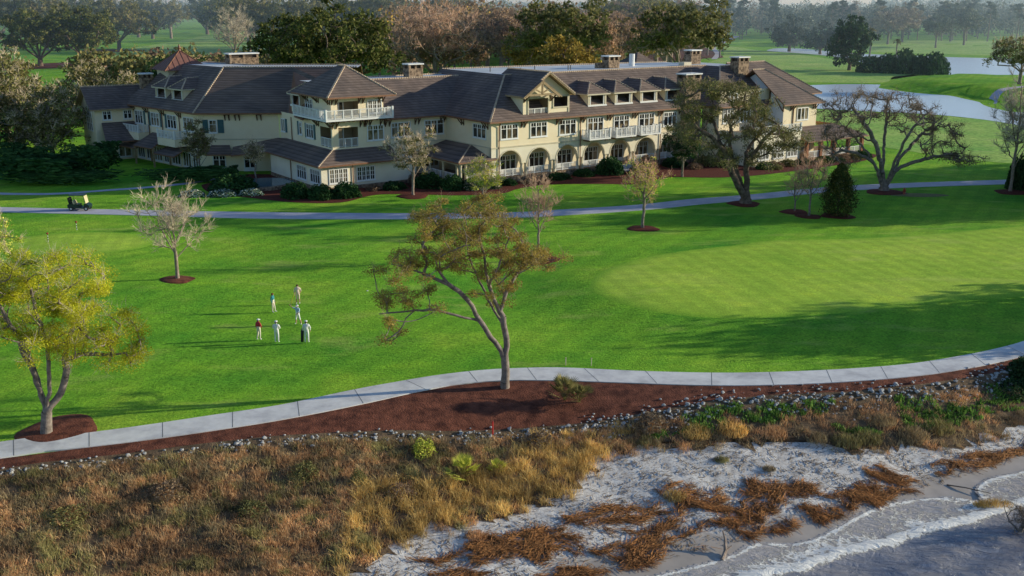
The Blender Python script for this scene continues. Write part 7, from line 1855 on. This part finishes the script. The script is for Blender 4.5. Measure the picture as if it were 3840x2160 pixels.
def person_mesh(pose, mats):
    """one continuous body: skinned skeleton, coloured by the garment that covers each stretch"""
    J = {'pelvis': (0, 0, .97), 'spine': (0, .0, 1.14), 'chest': (0, .01, 1.36), 'neck': (0, .0, 1.50), 'skull': (0, -.015, 1.60), 'crown': (0, -.005, 1.715), 'nose': (0, -.115, 1.615)}
    for s, n in ((-1, 'L'), (1, 'R')):
        J.update({'sh' + n: (s * .185, .01, 1.42), 'el' + n: (s * .245, .03, 1.15), 'wr' + n: (s * .235, -.06, .915), 'pa' + n: (s * .23, -.09, .845), 'hip' + n: (s * .095, 0, .93), 'kn' + n: (s * .11, -.02, .51), 'an' + n: (s * .12, .02, .10), 'to' + n: (s * .14, -.15, .05), 'ear' + n: (s * .088, 0, 1.61)})
    J.update(pose)
    for s, n in ((-1, 'L'), (1, 'R')):
        p = Vector(J['pa' + n]); d = (p - Vector(J['wr' + n])).normalized(); sd = Vector((0, 1, 0)) if abs(d.y) < 0.8 else Vector((1, 0, 0)); w_ = (sd - d * sd.dot(d)).normalized()
        for k, (o_, l_) in enumerate(((-.03, .07), (-.01, .085), (.01, .08), (.03, .062))):
            J['f%d%s' % (k, n)] = tuple(p + w_ * o_ + d * l_ * 0.55); J['g%d%s' % (k, n)] = tuple(p + w_ * o_ + d * l_ + d.cross(w_) * 0.02 * s)
        J['th' + n] = tuple(p - d * 0.03 - w_ * .05 + d * .035)
    E = [('pelvis', 'spine', 'legs'), ('spine', 'chest', 'top'), ('chest', 'neck', 'top'), ('neck', 'skull', 'skin'), ('skull', 'crown', 'skin'), ('skull', 'nose', 'skin')]
    for n in 'LR':
        E += [('chest', 'sh' + n, 'top'), ('sh' + n, 'el' + n, 'top'), ('el' + n, 'wr' + n, 'fore'), ('wr' + n, 'pa' + n, 'skin'), ('pelvis', 'hip' + n, 'legs'), ('hip' + n, 'kn' + n, 'legs'), ('kn' + n, 'an' + n, 'shin'), ('an' + n, 'to' + n, 'shoe'), ('skull', 'ear' + n, 'skin'), ('pa' + n, 'th' + n, 'skin')]
        for k in range(4): E += [('pa' + n, 'f%d%s' % (k, n), 'skin'), ('f%d%s' % (k, n), 'g%d%s' % (k, n), 'skin')]
    Rr = {'pelvis': .150, 'spine': .142, 'chest': .160, 'neck': .062, 'skull': .088, 'crown': .070, 'nose': .014, 'sh': .078, 'el': .052, 'wr': .036, 'pa': .034, 'hip': .098, 'kn': .066, 'an': .048, 'to': .040, 'ear': .014, 'th': .011}
    names = list(J); me = bpy.data.meshes.new('body')
    me.from_pydata([J[k] for k in names], [(names.index(a), names.index(b)) for a, b, _ in E], [])
    ob = bpy.data.objects.new('body', me); COL.objects.link(ob)
    md = ob.modifiers.new('skin', 'SKIN'); md.use_smooth_shade = True
    sv = me.skin_vertices[0].data
    for i, k in enumerate(names):
        base = k if k in Rr else k.rstrip('LR')
        r = Rr.get(base, .0095) * mats.get('bulk', 1.0) if base in ('pelvis', 'spine', 'chest', 'hip', 'kn', 'sh', 'el') else Rr.get(base, .0095)
        sv[i].radius = (r, r); sv[i].use_root = (k == 'pelvis')
    sb = ob.modifiers.new('sub', 'SUBSURF'); sb.levels = 1; sb.render_levels = 1
    dg = bpy.context.evaluated_depsgraph_get(); res = bpy.data.meshes.new_from_object(ob.evaluated_get(dg))
    bpy.data.objects.remove(ob)
    keys = ['top', 'fore', 'legs', 'shin', 'shoe', 'skin']
    for k in keys: res.materials.append(PM[mats[k]])
    A = np.array([J[a] for a, b, _ in E]); B = np.array([J[b] for a, b, _ in E]); K = np.array([keys.index(c) for _, _, c in E])
    ra = np.array([Rr.get(a if a in Rr else a.rstrip('LR'), .0095) for a, b, _ in E])
    idx_ = []
    for f in res.polygons:
        c = np.array(f.center); ab = B - A; t = np.clip(((c - A) * ab).sum(1) / ((ab ** 2).sum(1) + 1e-9), 0, 1)
        d = np.linalg.norm(c - A - ab * t[:, None], axis=1) - ra * 0.6
        idx_.append(int(K[np.argmin(d)]))
    res.polygons.foreach_set('material_index', np.array(idx_, np.int32)); res.polygons.foreach_set('use_smooth', np.ones(len(idx_), bool)); res.update()
    return res
def person(x, y, rz, label, mats, pose=None, hat=None, hair='hair', s=1.0, z=None, group='golfers on the lawn'):
    t = empty('person', (x, y, (Hs(x, y) + 0.02) if z is None else z), rz, label, 'person', group); t.scale = (s, s, s)
    pose = pose or {}
    link_mesh('body', person_mesh(pose, mats), t)
    cx, cy_, cz = pose.get('skull', (0, -.015, 1.60))
    q = MB(); q.ball((cx, cy_ + .018, cz + .045), (.102, .112, .105), PM[hair], 14, 8); q.build('hair', t, True)
    if hat:
        q = MB(); q.lathe([(.118, .075), (.118, .11), (.10, .155), (.05, .178), (.01, .182)], PM[hat], (cx, cy_ + .015, cz), 14)
        q.hexa([(cx - .09, cy_ - .20, cz + .075), (cx + .09, cy_ - .20, cz + .075), (cx + .10, cy_ - .07, cz + .085), (cx - .10, cy_ - .07, cz + .085), (cx - .09, cy_ - .20, cz + .09), (cx + .09, cy_ - .20, cz + .09), (cx + .10, cy_ - .07, cz + .105), (cx - .10, cy_ - .07, cz + .105)], PM[hat])
        q.build('cap', t, True)
    return t
person(-20.82, 85.51, R(75), 'person in teal sweater and cream trousers standing with hands at sides', dict(top='teal', fore='teal', legs='cream', shin='cream', shoe='shoe', skin='skin'), {'paL': (-.22, -.06, .85), 'anR': (.12, -.12, .10), 'toR': (.14, -.29, .05), 'knR': (.11, -.09, .51)}, None, 'auburn', 1.0)
person(-19.17, 88.06, R(10), 'person in pale pink shirt and shorts holding a yellow handled club', dict(top='pink', fore='skin', legs='pink', shin='skin', shoe='shoe', skin='skin'), {'elL': (-.27, -.02, 1.16), 'wrL': (-.26, -.16, .95), 'paL': (-.26, -.20, .88), 'elR': (.30, .06, 1.17), 'wrR': (.20, .0, .97), 'paR': (.16, -.02, .91)}, None, 'hair', 1.02)
person(-17.99, 82.19, R(-25), 'person in pale blue top and white shorts with one arm raised', dict(top='blue', fore='skin', legs='white', shin='skin', shoe='shoe', skin='skin'),
       {'elL': (-.40, -.10, 1.50), 'wrL': (-.58, -.16, 1.66), 'paL': (-.63, -.17, 1.72), 'elR': (.26, -.10, 1.18), 'wrR': (.12, -.24, 1.04), 'paR': (.07, -.28, 1.0), 'hipL': (-.1, 0, .93), 'knL': (-.17, -.03, .52), 'anL': (-.22, .02, .10), 'toL': (-.26, -.14, .05), 'knR': (.18, .03, .52), 'anR': (.26, .10, .10), 'toR': (.32, -.03, .05)}, 'white', 'auburn', 0.97)
person(-20.32, 78.21, R(150), 'person in red sweater, white cap and cream trousers seen from behind', dict(top='red', fore='red', legs='cream', shin='cream', shoe='shoe', skin='skin'), {'elL': (-.24, -.06, 1.16), 'wrL': (-.14, -.20, 1.03), 'paL': (-.08, -.23, 1.0), 'anR': (.12, .14, .10), 'toR': (.14, -.02, .05)}, 'white', 'hair', 1.0)
cad = dict(top='white', fore='white', legs='white', shin='white', shoe='shoe', skin='skin', bulk=1.12)
fold = {'elL': (-.28, -.03, 1.17), 'wrL': (-.12, -.21, 1.06), 'paL': (-.05, -.24, 1.05), 'elR': (.28, -.03, 1.17), 'wrR': (.12, -.21, 1.06), 'paR': (.05, -.24, 1.05)}
person(-18.74, 77.54, R(178), 'person in white overalls and cap from behind, arms folded in front', cad, fold, 'white', 'hair', 1.04)
person(-16.34, 77.47, R(185), 'person in white overalls from behind with a dark golf bag at the side', cad, {'elL': (-.29, .0, 1.18), 'wrL': (-.27, -.10, .98), 'paL': (-.27, -.12, .91)}, 'white', 'hair', 1.06)
gb = empty('golf_bag', (-16.72, 77.5, Hs(-16.7, 77.5)), 0, 'dark golf bag hanging beside the person in white overalls', 'golf bag')
q = MB(); q.tube([(0, 0, .12), (0.02, 0, .60), (0.05, 0, 1.05)], [.115, .12, .135], PM['black'], 12); q.build('bag_body', gb, True)
q = MB()
for k in range(5): q.tube([(0.05 + .05 * math.cos(k), .05 * math.sin(k), 1.0), (0.07 + .07 * math.cos(k), .07 * math.sin(k), 1.22)], [.008, .02], M['joint'], 5)
q.build('clubs', gb)
q = MB(); q.tube([(0.0, 0, 0), (-.16, -.03, -.45), (-.30, -.06, -.86)], [.022, .018, .014], PM['yellow'], 6); q.box((-.40, -.09, -.90), (-.29, -.03, -.85), M['joint'])
o = q.build('golf_club'); o.location = (-19.45, 87.85, 0.92); tag(o, 'yellow golf club held by the person in pale pink', 'golf club')
p_b = wld(23.6, -0.9)
person(p_b[0], p_b[1], TH, 'person in dark jacket on the middle white balcony of the arcade front', dict(top='dark', fore='dark', legs='dark', shin='dark', shoe='black', skin='skin'), {'paL': (-.2, -.1, .86)}, None, 'hair', 1.0, 5.74, None)

# ------------------------------------------------------------------ cart, stakes, hydrant, parked car
def cart_mat(name, c, rough=0.3):
    m, nt, p = new_mat(name); p.inputs['Base Color'].default_value = (*c, 1); p.inputs['Roughness'].default_value = rough; p.inputs['Specular IOR Level'].default_value = 0.6
    f = noise(nt, 3, 3); nt.links.new(ramp(nt, f, [(0.3, tuple(v * 0.85 for v in c)), (0.7, tuple(v * 1.1 for v in c))]), p.inputs['Base Color']); return m
CB = cart_mat('cart_paint', (0.012, 0.035, 0.035)); CW = cart_mat('cart_pale', (0.70, 0.62, 0.38)); TY = cart_mat('tyre', (0.02, 0.02, 0.02), 0.8); RM = cart_mat('rim', (0.6, 0.6, 0.6), 0.4)
ct = empty('golf_cart', (-56.1, 131.0, Hs(-56, 131) + 0.05), R(3), 'dark golf cart with sun glow painted on its windscreen, parked on the road at left', 'golf cart'); ct.scale = (1.15, 1.15, 1.1)
def extr(prof, y0, y1, mat):
    q = MB(); q.poly([(x, y0, z) for x, z in prof], mat); q.poly([(x, y1, z) for x, z in prof][::-1], mat)
    for i in range(len(prof)):
        a, b = prof[i], prof[(i + 1) % len(prof)]; q.poly([(a[0], y0, a[1]), (b[0], y0, b[1]), (b[0], y1, b[1]), (a[0], y1, a[1])], mat)
    return q
extr([(-1.2, .35), (-1.22, .72), (-1.05, .80), (-.55, .82), (-.45, .60), (.0, .55), (.12, .36), (.55, .36), (.62, .78), (.85, .82), (1.15, .62), (1.2, .36), (.9, .26), (-.9, .26)], -.56, .56, CB).build('body', ct)
q = MB(); q.box((-.50, -.52, .60), (.02, .52, .74), CB); q.build('seat', ct); q = MB(); q.hexa([(-.56, -.52, .76), (-.44, -.52, .76), (-.44, .52, .76), (-.56, .52, .76), (-.68, -.50, 1.16), (-.58, -.50, 1.16), (-.58, .50, 1.16), (-.68, .50, 1.16)], CW); q.build('seat_back', ct)
q = MB(); q.prism([(-.98, -.60, 1.86), (.72, -.60, 1.86), (.80, 0, 1.92), (.72, .60, 1.86), (-.98, .60, 1.86), (-1.04, 0, 1.90)], .07, CB); q.build('roof', ct)
for sx, tx, sy in ((.78, .62, -.53), (.78, .62, .53), (-.78, -.88, -.53), (-.78, -.88, .53)):
    q = MB(); q.tube([(sx, sy, .78), (tx, sy, 1.82)], .022, CB, 6); q.build('roof_post', ct)
q = MB(); q.hexa([(.80, -.48, .84), (.82, -.48, .84), (.82, .48, .84), (.80, .48, .84), (.66, -.48, 1.72), (.68, -.48, 1.72), (.68, .48, 1.72), (.66, .48, 1.72)], CW); q.build('windscreen', ct)  # windscreen's pale colour stands in for the sun reflected in it
q = MB(); q.tube([(.62, .25, .78), (.42, .25, 1.02)], .02, TY, 6)
q.tube([(.42 + .05 * math.cos(t), .25 + .17 * math.sin(t), 1.02 + .15 * math.cos(t)) for t in np.linspace(0, 6.28, 13)], .014, TY, 5, False); q.build('steering_wheel', ct)
for sy in (-.25, .25):
    q = MB(); q.tube([(-1.0, sy, .80), (-1.12, sy, 1.5)], [.13, .15], TY, 10); q.build('golf_bag', ct)
for sx in (-.82, .84):
    for sy in (-.56, .56):
        q = MB(); q.tube([(sx, sy - .10, .24), (sx, sy + .10, .24)], .24, TY, 16); wh = q.build('wheel', ct)
        q = MB(); q.tube([(sx, sy - .106, .24), (sx, sy + .106, .24)], .13, RM, 12); q.build('rim', wh)

car = empty('parked_car', (-83.6, 170.6, 0), R(20), 'pale blue car parked under trees at the left edge', 'car')
CC = cart_mat('car_paint', (0.30, 0.48, 0.66), 0.25)
extr([(-2.1, .35), (-2.15, .75), (-1.9, .88), (-1.3, .92), (1.0, .92), (1.9, .80), (2.15, .62), (2.15, .35), (1.7, .28), (-1.7, .28)], -.85, .85, CC).build('body', car)
extr([(-1.45, .92), (-.95, 1.40), (.15, 1.42), (.85, .92)], -.72, .72, M['glass']).build('windows', car)
extr([(-1.0, 1.40), (-.9, 1.46), (.1, 1.47), (.2, 1.41)], -.70, .70, CC).build('roof', car)
for sx in (-1.35, 1.35):
    for sy in (-.80, .80):
        q = MB(); q.tube([(sx, sy - .1, .33), (sx, sy + .1, .33)], .33, TY, 16); wh = q.build('wheel', car); q = MB(); q.tube([(sx, sy - .106, .33), (sx, sy + .106, .33)], .19, RM, 12); q.build('rim', wh)

ST_R = plain('stake_red', (0.35, 0.03, 0.03)); ST_W = plain('stake_white', (0.75, 0.75, 0.75)); ST_B = plain('stake_black', (0.02, 0.02, 0.02))
for (x, y, lab) in [(-51.67, 119.0, 'banded black and white stake with red top, right one by the practice green'), (-52.27, 112.6, 'banded black and white stake with red top on the practice green, nearer one')]:
    t = empty('marker_stake', (x, y, Hs(x, y)), 0, lab, 'stake', 'banded stakes by the practice green')
    q = MB()
    for k in range(6): q.tube([(0, 0, k * .32), (0, 0, k * .32 + .318)], .06, ST_B if k % 2 else ST_W, 8)
    q.build('pole', t); t.scale = (0.7, 0.7, 0.45)
    q = MB(); q.lathe([(.02, 1.92), (.17, 1.98), (.17, 2.25), (.05, 2.34)], ST_R, n=10); q.build('top', t)
hy = empty('fire_hydrant', (55.19, 142.4, Hs(55, 142)), 0, 'small rusty red fire hydrant on worn turf by the spreading oak', 'hydrant')
HR = plain('hydrant_red', (0.42, 0.08, 0.04), 0.5)
q = MB(); q.lathe([(.20, 0), (.20, .06), (.14, .07), (.14, .62), (.19, .64), (.19, .70), (.15, .80), (.06, .90), (.05, .96)], HR, n=14); q.build('barrel', hy, True)
for s_ in (-1, 1):
    q = MB(); q.tube([(s_ * .13, 0, .48), (s_ * .25, 0, .48)], [.075, .085], HR, 10); q.build('nozzle', hy, True)
q = MB(); q.tube([(0, -.12, .44), (0, -.25, .44)], [.09, .10], HR, 10); q.build('nozzle', hy, True)
rs = MB(); rs.tube([(0, 0, -.2), (0, 0, .95)], .045, plain('red_stake', (0.60, 0.03, 0.025)), 8); rs.lathe([(.05, .95), (.05, 1.0), (.01, 1.03)], ST_R, n=8)
zz = (-1.25, 61.3); o = rs.build('hazard_stake'); o.location = (zz[0], zz[1], Hs(*zz)); tag(o, 'short red stake at the lower edge of the mulch bed', 'stake')
for (x, y, lab) in [(4.0, 71.9, 'small pale post in the grass above the path, right of the leaning tree'), (5.9, 71.8, 'second small pale post in the grass above the path')]:
    q = MB(); q.tube([(0, 0, -.1), (0, 0, .55)], .035, M['trim'], 6); q.lathe([(.05, .55), (.04, .60)], M['trim'], n=6); o = q.build('edge_post'); o.location = (x, y, Hs(x, y)); tag(o, lab, 'post')
q = MB(); q.lathe([(.09, 0), (.09, .03), (.05, .05)], ST_W, n=10); o = q.build('yardage_disc'); o.location = (-13.5, 92.0, Hs(-13.5, 92) + .02); tag(o, 'tiny white disc lying on the lawn right of the golfers', 'marker')
# houses among the far oaks at the left edge
for (x, y, w_, lab) in [(-214, 428, 12, 'pale house with dark roof under the far left oaks, nearer one'), (-238, 455, 14, 'pale house far left, half hidden by oak trunks')]:
    t = empty('house', (x, y, 0), 0.4, lab, 'house')
    q = MB(); q.box((-w_ / 2, -4, 0), (w_ / 2, 4, 4.5), M['stucco']); q.build('wall', t)
    q = MB(); q.prism([(-w_ / 2 - .6, -4.8, 4.4), (w_ / 2 + .6, -4.8, 4.4), (w_ / 2 - 3, 0, 7.2), (-w_ / 2 + 3, 0, 7.2)], .2, TILE); q.prism([(-w_ / 2 + 3, 0, 7.2), (w_ / 2 - 3, 0, 7.2), (w_ / 2 + .6, 4.8, 4.4), (-w_ / 2 - .6, 4.8, 4.4)], .2, TILE)
    q.prism([(w_ / 2 + .6, -4.8, 4.4), (w_ / 2 + .6, 4.8, 4.4), (w_ / 2 - 3, 0, 7.2)], .2, TILE); q.prism([(-w_ / 2 - .6, 4.8, 4.4), (-w_ / 2 - .6, -4.8, 4.4), (-w_ / 2 + 3, 0, 7.2)], .2, TILE); q.build('roof', t)
    ln = Line((-w_ / 2, -4.0), (w_ / 2, -4.0))
    for u in (2.2, w_ - 2.2): window(ln, u, 1.2, 3.2, 1.8, 2, 'plain', t)
    window(ln, w_ / 2, 0.1, 2.6, 1.1, 1, 'plain', t, name='door')
